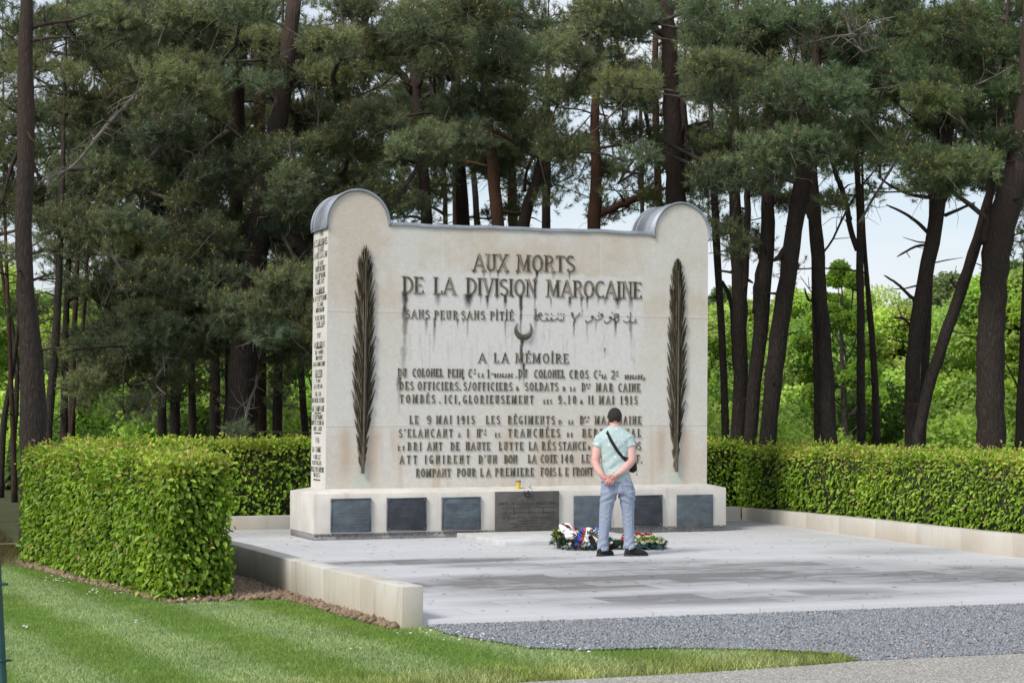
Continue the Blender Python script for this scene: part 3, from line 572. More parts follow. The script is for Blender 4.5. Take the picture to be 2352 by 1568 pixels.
# ------------------------------------------------------------------ letters: every glyph drawn as strokes with serifs
def arc(cx, cy, rx, ry, a0, a1, n=9): return [(cx + rx * math.cos(RAD(a)), cy + ry * math.sin(RAD(a))) for a in np.linspace(a0, a1, n)]
T_, t_ = 'T', 't'
GL = {
 'A': (.78, [(t_, [(.08, 0), (.40, 1)]), (T_, [(.38, 1), (.70, 0)]), (t_, [(.2, .34), (.58, .34)])], [(.08, 0), (.70, 0)]),
 'B': (.64, [(T_, [(.16, 0), (.16, 1)]), (0, [(.16, .95)] + arc(.30, .745, .24, .205, 90, -90) + [(.16, .54)]), (0, [(.16, .53)] + arc(.32, .29, .26, .24, 90, -90) + [(.16, .05)])], [(.14, 0), (.14, 1)]),
 'C': (.66, [(0, arc(.40, .5, .30, .46, 52, 308, 17))], []),
 'D': (.72, [(T_, [(.16, 0), (.16, 1)]), (0, [(.16, .95)] + arc(.26, .5, .36, .45, 90, -90, 13) + [(.16, .05)])], [(.14, 0), (.14, 1)]),
 'E': (.58, [(T_, [(.16, 0), (.16, 1)]), (t_, [(.16, .95), (.54, .95)]), (t_, [(.16, .52), (.46, .52)]), (t_, [(.16, .05), (.56, .05)]), (t_, [(.53, .97), (.53, .82)]), (t_, [(.55, .03), (.55, .2)])], [(.13, 0), (.13, 1)]),
 'F': (.56, [(T_, [(.16, 0), (.16, 1)]), (t_, [(.16, .95), (.52, .95)]), (t_, [(.16, .52), (.45, .52)]), (t_, [(.51, .97), (.51, .8)])], [(.16, 0), (.13, 1)]),
 'G': (.70, [(0, arc(.40, .5, .30, .46, 52, 300, 16)), (T_, [(.58, .05), (.58, .42)])], [(.56, .42)]),
 'H': (.72, [(T_, [(.16, 0), (.16, 1)]), (T_, [(.56, 0), (.56, 1)]), (t_, [(.16, .52), (.56, .52)])], [(.16, 0), (.16, 1), (.56, 0), (.56, 1)]),
 'I': (.32, [(T_, [(.16, 0), (.16, 1)])], [(.16, 0), (.16, 1)]),
 'J': (.46, [(0, [(.30, 1), (.30, .25)] + arc(.17, .22, .13, .18, 0, -130, 7))], [(.30, 1)]),
 'L': (.56, [(T_, [(.16, 0), (.16, 1)]), (t_, [(.16, .05), (.53, .05)]), (t_, [(.52, .03), (.52, .22)])], [(.14, 0), (.16, 1)]),
 'M': (.92, [(t_, [(.12, 0), (.16, 1)]), (T_, [(.18, 1), (.45, .06)]), (t_, [(.45, .06), (.74, 1)]), (T_, [(.76, 0), (.74, 1)])], [(.12, 0), (.14, 1), (.77, 0), (.78, 1)]),
 'N': (.74, [(t_, [(.14, 0), (.14, 1)]), (T_, [(.15, 1), (.60, 0)]), (t_, [(.60, 0), (.60, 1)])], [(.14, 0), (.12, 1), (.60, 1)]),
 'O': (.74, [(0, arc(.37, .5, .27, .46, 0, 360, 25))], []),
 'P': (.60, [(T_, [(.16, 0), (.16, 1)]), (0, [(.16, .95)] + arc(.30, .71, .24, .24, 90, -90) + [(.16, .47)])], [(.16, 0), (.14, 1)]),
 'Q': (.74, [(0, arc(.37, .5, .27, .46, 0, 360, 25)), (T_, [(.42, .2), (.66, -.1)])], []),
 'R': (.68, [(T_, [(.16, 0), (.16, 1)]), (0, [(.16, .95)] + arc(.29, .73, .23, .22, 90, -90) + [(.16, .51)]), (T_, [(.34, .52), (.60, .0)])], [(.16, 0), (.14, 1), (.62, 0)]),
 'S': (.58, [(0, arc(.29, .735, .20, .22, 35, 235, 11)[:-1] + [(.20, .56), (.38, .46)] + arc(.29, .26, .22, .22, 40, -150, 11))], []),
 'T': (.64, [(T_, [(.32, 0), (.32, 1)]), (t_, [(.05, .95), (.59, .95)]), (t_, [(.06, .97), (.06, .80)]), (t_, [(.58, .97), (.58, .80)])], [(.32, 0)]),
 'U': (.72, [(0, [(.16, 1), (.16, .30)] + arc(.36, .28, .20, .24, 180, 360, 11) + [(.56, .30), (.56, 1)])], [(.16, 1), (.56, 1)]),
 'V': (.74, [(T_, [(.10, 1), (.38, 0)]), (t_, [(.38, 0), (.66, 1)])], [(.10, 1), (.66, 1)]),
 'X': (.74, [(T_, [(.12, 1), (.62, 0)]), (t_, [(.12, 0), (.62, 1)])], [(.12, 1), (.62, 0), (.12, 0), (.62, 1)]),
 'Y': (.70, [(T_, [(.10, 1), (.35, .48)]), (t_, [(.35, .48), (.62, 1)]), (T_, [(.35, 0), (.35, .5)])], [(.10, 1), (.62, 1), (.35, 0)]),
 'Z': (.60, [(t_, [(.08, .95), (.52, .95)]), (T_, [(.52, .97), (.08, .03)]), (t_, [(.08, .05), (.54, .05)])], []),
 '0': (.60, [(0, arc(.30, .5, .21, .46, 0, 360, 23))], []),
 '1': (.36, [(T_, [(.18, 0), (.18, 1)]), (t_, [(.18, .97), (.06, .84)])], [(.18, 0)]),
 '2': (.58, [(0, arc(.28, .72, .20, .23, 160, -40, 11) + [(.10, .06)]), (T_, [(.06, .06), (.54, .06)])], []),
 '3': (.56, [(0, arc(.26, .74, .19, .21, 150, -80, 9) + arc(.26, .28, .21, .24, 80, -150, 9))], []),
 '4': (.64, [(t_, [(.42, 1), (.06, .30)]), (t_, [(.06, .30), (.60, .30)]), (T_, [(.42, 0), (.42, 1)])], [(.42, 0)]),
 '5': (.58, [(t_, [(.14, .95), (.52, .95)]), (t_, [(.14, .97), (.12, .52)]), (0, [(.12, .54)] + arc(.28, .31, .22, .26, 95, -150, 11))], []),
 '6': (.58, [(0, [(.44, .95), (.20, .74)] + arc(.29, .3, .20, .26, 150, 510, 17))], []),
 '8': (.58, [(0, arc(.28, .74, .17, .21, 0, 360, 17)), (0, arc(.28, .28, .21, .24, 0, 360, 17))], []),
 '9': (.58, [(0, arc(.28, .70, .20, .26, 0, 360, 17)), (0, [(.48, .70), (.47, .35)] + arc(.29, .25, .19, .21, 20, -140, 7))], []),
 '.': (.22, [(T_, [(.11, 0), (.11, .17)])], []), ',': (.24, [(T_, [(.12, .02), (.12, .17)]), (t_, [(.14, .06), (.06, -.14)])], []), "'": (.22, [(T_, [(.12, .84), (.13, 1.0)]), (t_, [(.13, .9), (.06, .76)])], []),
 '/': (.46, [(t_, [(.05, -.02), (.42, 1.05)])], []), '=': (.5, [(T_, [(.04, .30), (.46, .30)]), (T_, [(.04, .70), (.46, .70)])], []),
 '&': (.72, [(0, [(.62, .0), (.24, .58)] + arc(.30, .78, .13, .17, 200, -20, 9) + [(.18, .42)] + arc(.28, .24, .20, .20, 140, 350, 9) + [(.64, .45)])], []),
}
GL['É'] = (GL['E'][0], GL['E'][1] + [(T_, [(.26, 1.08), (.42, 1.24)])], GL['E'][2]); GL['İ'] = (GL['I'][0], GL['I'][1] + [(T_, [(.16, 1.10), (.16, 1.24)])], GL['I'][2])
class Letters:
    """strokes in the plane (u right, v up), raised from the stone; to3(u, v, out) gives the place"""
    def __init__(s, to3): s.to3 = to3; s.V = []; s.F = []; s.n = 0; s.k = 0
    def ribbon(s, pts, wid, depth):
        pts = np.asarray(pts, float); n = len(pts); wid = np.full(n, wid) if np.isscalar(wid) else np.asarray(wid)
        closed = n > 8 and np.linalg.norm(pts[0] - pts[-1]) < 1e-6
        T = np.gradient(pts, axis=0)
        if closed: T[0] = T[-1] = pts[1] - pts[-2]
        T /= np.linalg.norm(T, axis=1)[:, None] + 1e-12; N = np.stack([-T[:, 1], T[:, 0]], 1) * wid[:, None] / 2
        s.k = (s.k + 1) % 12; d = depth * .42 + s.k * 0.0004
        L, R = pts + N, pts - N; L2, R2 = pts + N * .82, pts - N * .82
        P4 = np.concatenate([s.to3(L2[:, 0], L2[:, 1], d), s.to3(R2[:, 0], R2[:, 1], d), s.to3(L[:, 0], L[:, 1], d * .75), s.to3(R[:, 0], R[:, 1], d * .75), s.to3(L[:, 0], L[:, 1], -.002), s.to3(R[:, 0], R[:, 1], -.002)])
        f = []
        for i in range(n - 1):
            for a, b_ in ((0, 1), (1, 3), (3, 5), (4, 2), (2, 0)): f.append((a * n + i, a * n + i + 1, b_ * n + i + 1, b_ * n + i))
        for e in (0, n - 1): f += [(e, n + e, 3 * n + e, 2 * n + e), (2 * n + e, 3 * n + e, 5 * n + e, 4 * n + e)]
        s.V.append(P4); s.F.append(np.array(f) + s.n); s.n += len(P4)
    def glyph(s, ch, u, v, sx, h, depth, T=.18, t=.095, serif=True):
        w, strokes, ser = GL[ch]
        for kind, pts in strokes:
            p = np.array(pts, float); q = np.stack([u + p[:, 0] * sx, v + p[:, 1] * h], 1); 
            if kind == T_: wd = T * h
            elif kind == t_: wd = t * h
            else:
                d = np.gradient(q, axis=0); a = np.abs(d[:, 1]) / (np.linalg.norm(d, axis=1) + 1e-9); wd = (t + (T - t) * a) * h
            s.ribbon(q, wd, depth)
        if serif:
            for x, y in ser: s.ribbon([(u + x * sx - (T * h * .5 + .075 * sx), v + (y * .95 + .025) * h), (u + x * sx + (T * h * .5 + .075 * sx), v + (y * .95 + .025) * h)], .055 * h, depth * .9)
    def word(s, txt, u0, u1, v0, v1, h, depth, maxs=.72, **kw):
        tot = sum(GL[c][0] for c in txt); nat = tot * h; gap = 0.0
        sx = (u1 - u0) / tot; 
        if len(txt) > 1 and sx > maxs * h: sx = maxs * h; gap = ((u1 - u0) - sx * tot) / (len(txt) - 1)
        u = u0
        for c in txt:
            s.glyph(c, u, v0 + (v1 - v0) * (u - u0) / max(u1 - u0, 1e-6), sx, h, depth, **kw); u += GL[c][0] * sx + gap
    def build(s, name, mat, parent): return np_mesh(name, np.concatenate(s.V), np.concatenate(s.F), mat, parent)
BRONZE = simple('bronze_letters', (0.115, 0.103, 0.075), (0.205, 0.178, 0.122), 0.55, 9, 0.1, 0.005, metal=0.25, spec=0.4)
def on_front(u, v, d): u = np.asarray(u, float); return np.stack([u, np.full_like(u, YF) - d, np.asarray(v, float)], 1)
LINES = [
 (38.9, .034, .17, .085, [('AUX', 1085.3, 1167.8, 621.4, 622), ('MORTS', 1185.3, 1320.3, 623, 625)]),
 (39.5, .034, .17, .085, [('DE', 923, 972, 673.5, 675), ('LA', 994.5, 1046.5, 675.5, 676.5), ('DIVISION', 1069, 1233, 677, 681), ('MAROCAINE', 1254, 1473, 681.5, 686)]),
 (20.5, .026, .17, .10, [('SANS', 931.5, 986.5, 731, 732.2), ('PEUR', 997, 1051.5, 733, 733.6), ('SANS', 1059, 1113.5, 733.6, 734), ('PİTİÉ', 1125.3, 1179, 735, 736)]),
 (22.9, .028, .17, .095, [('A', 1097.8, 1117.1, 832.8, 832.8), ('LA', 1133.4, 1168.4, 833, 833), ('MÉMOİRE', 1182.8, 1305.6, 833.2, 834.6)]),
 (19.4, .026, .185, .10, [('DU', 913.4, 933.8, 864.9, 865), ('COLONEL', 947.1, 1017.1, 865.2, 865.5), ('PEIN', 1027.8, 1064, 866.2, 866.5), ('C', 1075.3, 1084, 866.6, 866.6), ('1', 1118, 1125, 867.4, 867.4), ('DU', 1190.3, 1210.6, 866.8, 867),
     ('COLONEL', 1226.6, 1296.2, 867.8, 868.2), ('CROS', 1307.4, 1351.2, 868.6, 869), ('C', 1363.3, 1372, 869, 869), ('2', 1402.4, 1413, 869.4, 869.4)]),
 (19.4, .026, .185, .10, [('DES', 917.1, 949.6, 894.8, 895), ('OFFICIERS.', 959, 1058.4, 895.5, 896.2), ('S/OFFICIERS', 1064.3, 1176.5, 896.4, 897), ('SOLDATS', 1205.6, 1281.8, 897, 897.4), ('D', 1335.6, 1344.3, 898, 898), ('MAR', 1368.7, 1407.4, 898.5, 898.9), ('CAINE', 1419.9, 1469.9, 899.1, 899.5)]),
 (19.4, .026, .185, .10, [('TOMBÉS', 918.4, 998.8, 925, 925.4), ('.', 1008.4, 1011.5, 925.6, 925.6), ('ICI,', 1020.5, 1056.5, 926, 926), ('GLORIEUSEMENT', 1062.8, 1224.9, 926.2, 926.9), ('9.10', 1281.8, 1323, 927, 927), ('11', 1350.6, 1363, 927.4, 927.4), ('MAI', 1375.6, 1409.9, 927.7, 928), ('1915', 1424.9, 1463.7, 928.2, 928.4)]),
 (19.4, .026, .185, .10, [('LE', 940.3, 960.3, 973.2, 973.2), ('9', 979.6, 990.3, 973.2, 973.2), ('MAI', 1001.5, 1037.1, 973.3, 973.3), ('1915', 1049.6, 1089.6, 973.4, 973.4), ('LES', 1115.9, 1147.8, 973.5, 973.5), ('RÉGIMENTS', 1166.5, 1273.7, 973.6, 973.9), ('D', 1331.8, 1340.6, 974, 974), ('MAROCAINE', 1365.6, 1472.4, 974.2, 974.5)]),
 (19.4, .026, .185, .10, [("S'ELANCANT", 915.9, 1039.6, 1003.8, 1003.7), ('1', 1072, 1077, 1003.6, 1003.6), ('H', 1094.6, 1104, 1003.6, 1003.6), ('TRANCHÉES', 1167, 1285.6, 1003.5, 1003.2), ('BERTHONVAL', 1337.2, 1471.2, 1003.4, 1003.4)]),
 (19.4, .026, .185, .10, [('BRI', 935.9, 967.8, 1034.2, 1034.1), ('ANT', 981, 1015.9, 1034.1, 1034), ('DE', 1034.6, 1054.6, 1034, 1033.9), ('HAUTE', 1069.6, 1125.3, 1033.8, 1033.7), ('LUTTE', 1145.5, 1201.2, 1033.6, 1033.5), ('LA', 1214.3, 1234, 1033.4, 1033.4), ('RÉS', 1244.3, 1276.2, 1033.3, 1033.3), ('STANCE', 1282.4, 1345, 1033.2, 1033.1), ('ALLEMANDS', 1385, 1471.8, 1033, 1033)]),
 (19.4, .026, .185, .10, [('ATT', 918, 957.5, 1064.6, 1064.5), ('IGNIRENT', 975.5, 1078.8, 1064.4, 1064.1), ("D'UN", 1099, 1140.9, 1063.9, 1063.7), ('BON', 1157.8, 1187.8, 1063.6, 1063.4), ('LA', 1212.4, 1231.8, 1062.8, 1062.7), ('COTE', 1241.2, 1279, 1062.6, 1062.6), ('140', 1288.7, 1315.8, 1062.5, 1062.5), ('LEUR', 1335.3, 1378, 1062.4, 1062.4), ('OBJECTIF.', 1392, 1474.3, 1062.4, 1063)]),
 (19.4, .026, .185, .10, [('ROMPANT', 955.3, 1035.3, 1095, 1094.6), ('POUR', 1049.6, 1092.8, 1094.4, 1094.1), ('LA', 1102.8, 1126.5, 1094, 1093.8), ('PREMIERE', 1137, 1225.6, 1093.5, 1092.8), ('FOIS', 1241.8, 1276.8, 1092.6, 1092.5), ('LE', 1282.4, 1305.3, 1092.4, 1092.3), ('FRONT', 1315.3, 1361.8, 1092.2, 1092)]),
]
SMALL = [ # small capitals and superscripts: text, x0, x1, baseline, height
 ('LA', 1097.8, 1110.9, 866.2, 10), ('BRIGADE', 1135.3, 1177.8, 866.8, 9.6), ('.', 1184, 1187.4, 867, 14), ('LA', 1382.4, 1392.4, 869.5, 10), ('BRIGADE', 1434.9, 1475.6, 870.5, 10), (',', 1477.4, 1482, 870, 19), ('T', 1088.2, 1092.4, 852.8, 5.8), ('=', 1086.5, 1093.4, 860.4, 6), ('=', 1127.8, 1134, 861, 6),
 ('T', 1375.8, 1379.6, 855.8, 5.8), ('=', 1374.3, 1380.6, 863.2, 6), ('E', 1415.4, 1419.5, 857.4, 5.8), ('=', 1413.7, 1420.3, 865.4, 6), ('&', 1184.4, 1191.7, 896.6, 10), ('D', 1292.6, 1298.2, 897.6, 10), ('LA', 1309.3, 1321.6, 897.8, 10), ('ON', 1346, 1355.8, 885.8, 5.8), ('=', 1348, 1354.3, 893.4, 6),
 ('LES', 1248.3, 1267.4, 927, 10), ('&', 1331.4, 1338.9, 927.2, 9.6), ('D', 1282.2, 1290.2, 973.8, 9.6), ('LA', 1305.6, 1316.8, 973.8, 9.6), ('ON', 1342.2, 1352.6, 960.9, 5.8), ('=', 1345, 1351.8, 970.4, 6), ('A', 1051.3, 1058, 1003.6, 10), ('RE', 1105.7, 1115.5, 990.8, 5.8), ('=', 1110.3, 1117, 999.6, 6), ('ES', 1137, 1148.4, 1003.6, 9.8),
 ('DE', 1302.4, 1315, 1003.4, 9.8), ('ET', 914, 929, 1034.2, 10.4), ('D', 1350.8, 1355.8, 1033, 9.4)]
def inscription():
    for h, d, T, t, words in LINES:
        L = Letters(on_front)
        for w, x0, x1, ya, yb in words:
            (ua, va), (ub, vb) = fz(x0, ya), fz(x1, yb); hh = fz(x0, ya - h)[1] - va; L.word(w, ua, ub, va, vb, hh, d, T=T * (.84 if h > 20 else .78), t=t * (.9 if h > 20 else 1.05), maxs=1.02 if h > 21 else .86 if h > 20 else .70)
        L.build('lettering', BRONZE, mon)
    L = Letters(on_front)
    for w, x0, x1, y, h in SMALL:
        (ua, va), (ub, vb) = fz(x0, y), fz(x1, y); hh = fz(x0, y - h)[1] - va; L.word(w, ua, ub, va, vb, hh, .018, T=.2, t=.12, serif=h > 9)
    L.build('lettering', BRONZE, mon)
    # the line in Arabic letters, traced stroke by stroke
    A = Letters(on_front)
    def st(pts, w=15, d=.026):
        q = [fz(1163.7 + x / 7.385, 704.4 + y / 7.385) for x, y in pts]; q = np.array(q)
        if len(q) > 2:   # smooth
            s = np.linspace(0, 1, len(q)); k = np.linspace(0, 1, len(q) * 4); q = np.stack([np.interp(k, s, q[:, 0]), np.interp(k, s, q[:, 1])], 1)
            for _ in range(2): q[1:-1] = (q[:-2] + 2 * q[1:-1] + q[2:]) / 4
        A.ribbon(q, w / 7.385 * fz(1200, 740)[1] * 0 + w * 0.00079, d)
    def dot(x, y): st([(x, y - 9), (x + 1, y + 9)], 20)
    st([(485, 70), (490, 130), (520, 165), (545, 110), (580, 100), (600, 130), (560, 160), (545, 120), (570, 215), (600, 235), (650, 230)]); st([(490, 150), (480, 205), (505, 232), (535, 205), (525, 160)])
    st([(640, 232), (690, 235), (685, 180), (660, 190), (690, 225), (770, 238), (760, 180), (735, 195), (775, 238), (830, 215), (865, 180), (885, 235), (915, 235), (920, 200), (925, 238), (965, 225), (962, 165)])
    for x, y in ((655, 115), (690, 118), (755, 118), (870, 117), (915, 120), (965, 122)): dot(x, y)
    st([(1130, 150), (1085, 105), (1112, 100), (1125, 125), (1098, 150), (1150, 215), (1158, 255), (1138, 258), (1140, 225), (1190, 165), (1240, 105)], 17)
    st([(1335, 225), (1345, 268), (1400, 250), (1465, 205), (1470, 160), (1435, 155), (1430, 185), (1470, 190)], 17); st([(1500, 190), (1515, 232), (1570, 215), (1635, 160), (1625, 115), (1590, 120), (1590, 148), (1630, 150)], 17); st([(1552, 130), (1554, 180)], 13); dot(1560, 98)
    st([(1655, 235), (1672, 285), (1720, 265), (1775, 215), (1770, 165), (1735, 170), (1740, 195), (1780, 190)], 17); dot(1785, 98)
    st([(1790, 200), (1840, 255), (1890, 245), (1895, 180), (1850, 165), (1810, 195), (1850, 230)], 17); st([(1815, 150), (1830, 125), (1880, 120), (1905, 150), (1860, 175), (1820, 190)], 17)
    st([(1975, 235), (2010, 265), (2060, 255), (2090, 225), (2100, 90)], 14); st([(2090, 225), (2110, 268), (2165, 262), (2185, 215), (2180, 200)], 15); dot(2196, 264); dot(2048, 165)
    A.build('lettering', BRONZE, mon)
inscription()
def side_text():
    XS = 6.885
    def on_side(u, v, d): u = np.asarray(u, float); return np.stack([np.full_like(u, 0) + xl(np.asarray(v, float)) - d, u, np.asarray(v, float)], 1)
    rows = [('1914', 128, 168, 180, 245), ('LES ARDENNES', 74, 216, 270, 345), ('28 AOUT', 110, 175, 355, 412), ('LA FOSSE A L EAU', 70, 212, 415, 480), ('30 AOUT', 112, 172, 505, 555), ('BERTONCOURT', 90, 194, 560, 620), ('1ER SEPTEMBRE', 86, 195, 635, 690), ('ALINCOURT', 98, 182, 700, 755),
        ('LA MARNE', 92, 188, 790, 855), ('6 AU 9 SEPTEMBRE', 64, 210, 878, 935), ('CU. ARM', 104, 174, 945, 995), ('MONDEMENT', 95, 186, 1005, 1055), ('30 DECEMBRE', 85, 190, 1090, 1140), ('RUE D ALGER', 98, 194, 1150, 1195), ('1915', 110, 155, 1275, 1330), ('LA BELGIQUE', 78, 192, 1370, 1430), ('28 JANVIER', 90, 180, 1460, 1505), ('NIEUPORT', 98, 175, 1520, 1565),
        ('LA GRANDE DUNE', 70, 197, 1585, 1632), ("L'ARTOIS", 90, 172, 1670, 1730), ('9 MAI', 104, 150, 1765, 1807), ('LA COTE 140', 84, 172, 1825, 1870), ('16 JUIN', 98, 157, 1905, 1955), ('RAVIN DE SOUCHEZ', 57, 195, 1970, 2022), ('LA CHAMPAGNE', 55, 192, 2055, 2115), ('25 SEPTEMBRE', 70, 180, 2150, 2200), ('BUTTE DE SOUAIN', 50, 188, 2210, 2260), ('BOIS SABOT', 80, 170, 2275, 2322),
        ('1916', 98, 145, 2390, 2450), ('LA SOMME', 68, 165, 2490, 2550), ('4 JUILLET', 80, 162, 2575, 2625), ('ASSEVILLERS', 66, 168, 2640, 2685), ('BELLOY EN SANTERRE', 50, 197, 2705, 2760), ('BARLEUX', 84, 156, 2765, 2815)]
    under = [(108, 175, 350), (106, 180, 862), (104, 178, 1216), (98, 170, 1441), (96, 166, 1746), (90, 158, 2131), (88, 158, 2343), (84, 155, 2839)]
    L = Letters(on_side)
    def pt(cx, cy):
        x, y = 704.4 + cx / 4.653, 490 + cy / 4.653; p = FX(x, y, 6.889); return float(np.clip(p[1], YF + .03, YB - .02)), p[2]
    for txt, a, b_, y0, y1 in rows:
        (ua, vt), (ub, _) = pt(a, y0 + 6), pt(b_, y0); v0 = pt((a + b_) / 2, y1)[1]; h = max(.04, pt((a + b_) / 2, y0)[1] - v0)
        ws = txt.split(' '); n = sum(len(w) for w in ws) + .45 * (len(ws) - 1); u = ua; st = (ub - ua) / n
        for w in ws: s = st * len(w); L_word(L, w, u, u + s, v0, h); u += s + st * .45
    for a, b_, y in under:
        (ua, v), (ub, _) = pt(a, y), pt(b_, y); L.ribbon([(ua, v), (ub, v)], .016, .006)
    L.build('lettering', BRONZE, mon)
def L_word(L, w, u0, u1, v, h):
    # u runs towards the viewer here (-Y), so mirror into the plane
    tot = sum(GL[c][0] for c in w); sx = (u1 - u0) / tot; u = u0
    for c in w: L.glyph(c, u, v, sx, h, .004, T=.085, t=.08, serif=False); u += GL[c][0] * sx
side_text()

# bronze palms, crescent and plaques
PALM = simple('bronze_palm', (0.068, 0.062, 0.048), (0.142, 0.124, 0.088), 0.5, 14, 0.2, 0.005, metal=0.3, spec=0.45, stretch=(4, 4, .8))
def use_col(m):
    nt = m.node_tree; b = nt.nodes['Principled BSDF']; at = node(nt, 'ShaderNodeAttribute', attribute_name='Col'); nt.links.new(mixc(nt, 1.0, b.inputs['Base Color'].links[0].from_socket, at.outputs['Color'], 'MULTIPLY'), b.inputs['Base Color'])
use_col(PALM)
def palm(xb, yb, xt, yt, hw):
    b = MB(); (ub, vb), (ut, vt) = fz(xb, yb), fz(xt, yt); kx = 0.00572; H = vt - vb; rs = np.random.RandomState(int(xb))
    ax = lambda s: (ub + (ut - ub) * s + .012 * math.sin(s * 3), vb + H * s)
    def leaf(s, side, ln, ang, w, dep):
        x, z = ax(s); x += side * .006; n = 6; c = math.cos(ang); sn = math.sin(ang) * side; V = []
        for i in range(n):
            q = i / (n - 1); r = w * (0.25 + 2.6 * q * (1 - q) + .25 * (1 - q)) * (1 - q) ** .35 if i < n - 1 else 0.0005
            bend = side * .020 * q * q; px, pz = x + sn * ln * q - bend * 1.2, z + c * ln * q; o = YF - (dep + .016 * math.sin(q * 2.2))
            V += [(px - c * r, YF - dep * .35, pz + sn * r * side * side), (px, o, pz), (px + c * r, YF - dep * .35, pz - sn * r)]
        V = V; b.add(V, [(3 * i + k, 3 * i + k + 1, 3 * i + k + 4, 3 * i + k + 3) for i in range(n - 1) for k in range(2)], np.array([1, .97, .9]) * rs.choice([.55, .8, 1.1, 1.7]))
    N = 22
    for layer in range(3):
        for i in range(N):
            s = 0.022 + (0.985 - .055 - .04) * (i + rs.uniform(-.25, .25)) / N; prof = min(1.0, 0.35 + 3.2 * (s - .03)) * min(1.0, 2.3 * max(.02, 1.0 - s) ** .75)
            for side in (-1, 1):
                ang = (0.46, .30, .13)[layer] * (0.9 + .2 * rs.rand()) * (1 - .35 * s); ln = hw * kx * prof / max(math.sin(ang), .12) * (1.22, .80, .62)[layer]
                ln = min(ln, .50 - .1 * s, (1.03 - s) * H); leaf(s, side, ln, ang, .019 + .008 * prof, .014 + .010 * layer + rs.uniform(0, .008))
    for k in range(5): leaf(.86 + .006 * k, (-1, 1)[k % 2], .40 - .03 * k, .05 + .05 * k, .020, .03)
    b.tube([(*ax(s)[:1], YF - .045, ax(s)[1]) for s in np.linspace(0.0, .93, 24)], [.024] * 3 + [.017] * 14 + [.010] * 7, 8)
    b.build('palm_frond', PALM, mon, False)
palm(831, 1087, 838, 563, 27); palm(1551, 1083, 1555, 588, 24.5)
def crescent():
    b = MB(); n = 40; (cx, cz) = fz(1201.9, 759); R = 23.7 * .00572; (ix, iz) = fz(1202.2, 750.6); r = 18.2 * .00572; V = []
    for i in range(n):
        k_ = -1 + 2 * i / (n - 1); a = RAD(-90 + 139 * k_); a2 = RAD(-90 + 121.5 * k_); ox, oz = cx + R * math.cos(a), cz + R * math.sin(a); q, w = ix + r * math.cos(a2), iz + r * math.sin(a2)
        m, k = (ox + q) / 2, (oz + w) / 2; t = math.hypot(ox - q, oz - w); V += [(ox, YF + .003, oz), (ox, YF - .012, oz), (m, YF - .015 - t * .45, k), (q, YF - .012, w), (q, YF + .003, w)]
    b.add(V, [(5 * i + k, 5 * i + k + 1, 5 * i + k + 6, 5 * i + k + 5) for i in range(n - 1) for k in range(4)]); b.build('crescent', PALM, mon, False)
crescent()
def text_mesh(lines, mat, parent, X0, X1, Y, name='lettering', out=.003):
    """lines: (text, centre u 0..1, z, cap height); one mesh"""
    Vs, Fs, n = [], [], 0
    for txt, cu, z, h in lines:
        if txt == '-' * len(txt) and len(txt) > 2:
            w = (X1 - X0) * .012 * len(txt); c = X0 + (X1 - X0) * cu; V = np.array([(c - w, Y - out, z), (c + w, Y - out, z), (c + w, Y - out, z + h), (c - w, Y - out, z + h)]); f = np.array([[0, 1, 2], [0, 2, 3]])
        else:
            cu_ = bpy.data.curves.new('t', 'FONT'); cu_.body = txt; cu_.align_x = 'CENTER'; cu_.size = h * 1.38; cu_.extrude = 0.0; cu_.resolution_u = 2
            ob = bpy.data.objects.new('t', cu_); COL.objects.link(ob); dg = bpy.context.evaluated_depsgraph_get(); me = ob.evaluated_get(dg).to_mesh(); me.calc_loop_triangles()
            V = np.array([v.co for v in me.vertices]); f = np.array([t.vertices for t in me.loop_triangles])
            if len(V) == 0: bpy.data.objects.remove(ob); continue
            wd = V[:, 0].max() - V[:, 0].min(); k = min(1.0, (X1 - X0) * .90 / wd); V = np.stack([X0 + (X1 - X0) * cu + V[:, 0] * k, np.full(len(V), Y - out), z + V[:, 1]], 1); ob.evaluated_get(dg).to_mesh_clear(); bpy.data.objects.remove(ob)
        Vs.append(V); Fs.append(f + n); n += len(V)
    return np_mesh(name, np.concatenate(Vs), np.concatenate(Fs), mat, parent)
def marks(rows, rs, X0, X1, z1, H):
    """illegible weathered rows: short raised dashes, one per letter"""
    b = MB()
    for fy, fw, fh in rows:
        w = (X1 - X0) * fw; x = (X0 + X1) / 2 - w / 2; e = x + w; z = z1 - H * fy; h = H * fh
        while x < e:
            if rs.rand() > .14:
                b.add([(x, 0, z), (x + h * .16, 0, z), (x + h * .16, 0, z + h), (x, 0, z + h)], [(0, 1, 2, 3)]); b.add([(x + h * .18, 0, z + h * .8), (x + h * .5, 0, z + h * .8), (x + h * .5, 0, z + h), (x + h * .18, 0, z + h)], [(0, 1, 2, 3)])
                if rs.rand() < .6: b.add([(x + h * .18, 0, z), (x + h * .48, 0, z), (x + h * .48, 0, z + h * .2), (x + h * .18, 0, z + h * .2)], [(0, 1, 2, 3)])
            x += h * .72
    return b
def plaque_mat(name, a, c, patch):
    m, nt, b, out = new_mat(name); v = coords(nt); n1 = noise(nt, coords(nt, (1.2, 1, 2.2)), 3.4, 4)
    col = mixc(nt, ramp(nt, n1, [(0.40, grey(0)), (0.62, grey(1))]), a, c); col = mixc(nt, ramp(nt, noise(nt, v, 22, 4), [(0.5, grey(0)), (0.8, grey(.35))]), col, patch)
    nt.links.new(col, b.inputs['Base Color']); b.inputs['Roughness'].default_value = 0.5; b.inputs['Metallic'].default_value = .2; bump(nt, b, noise(nt, v, 60, 3), .1, .004); return m
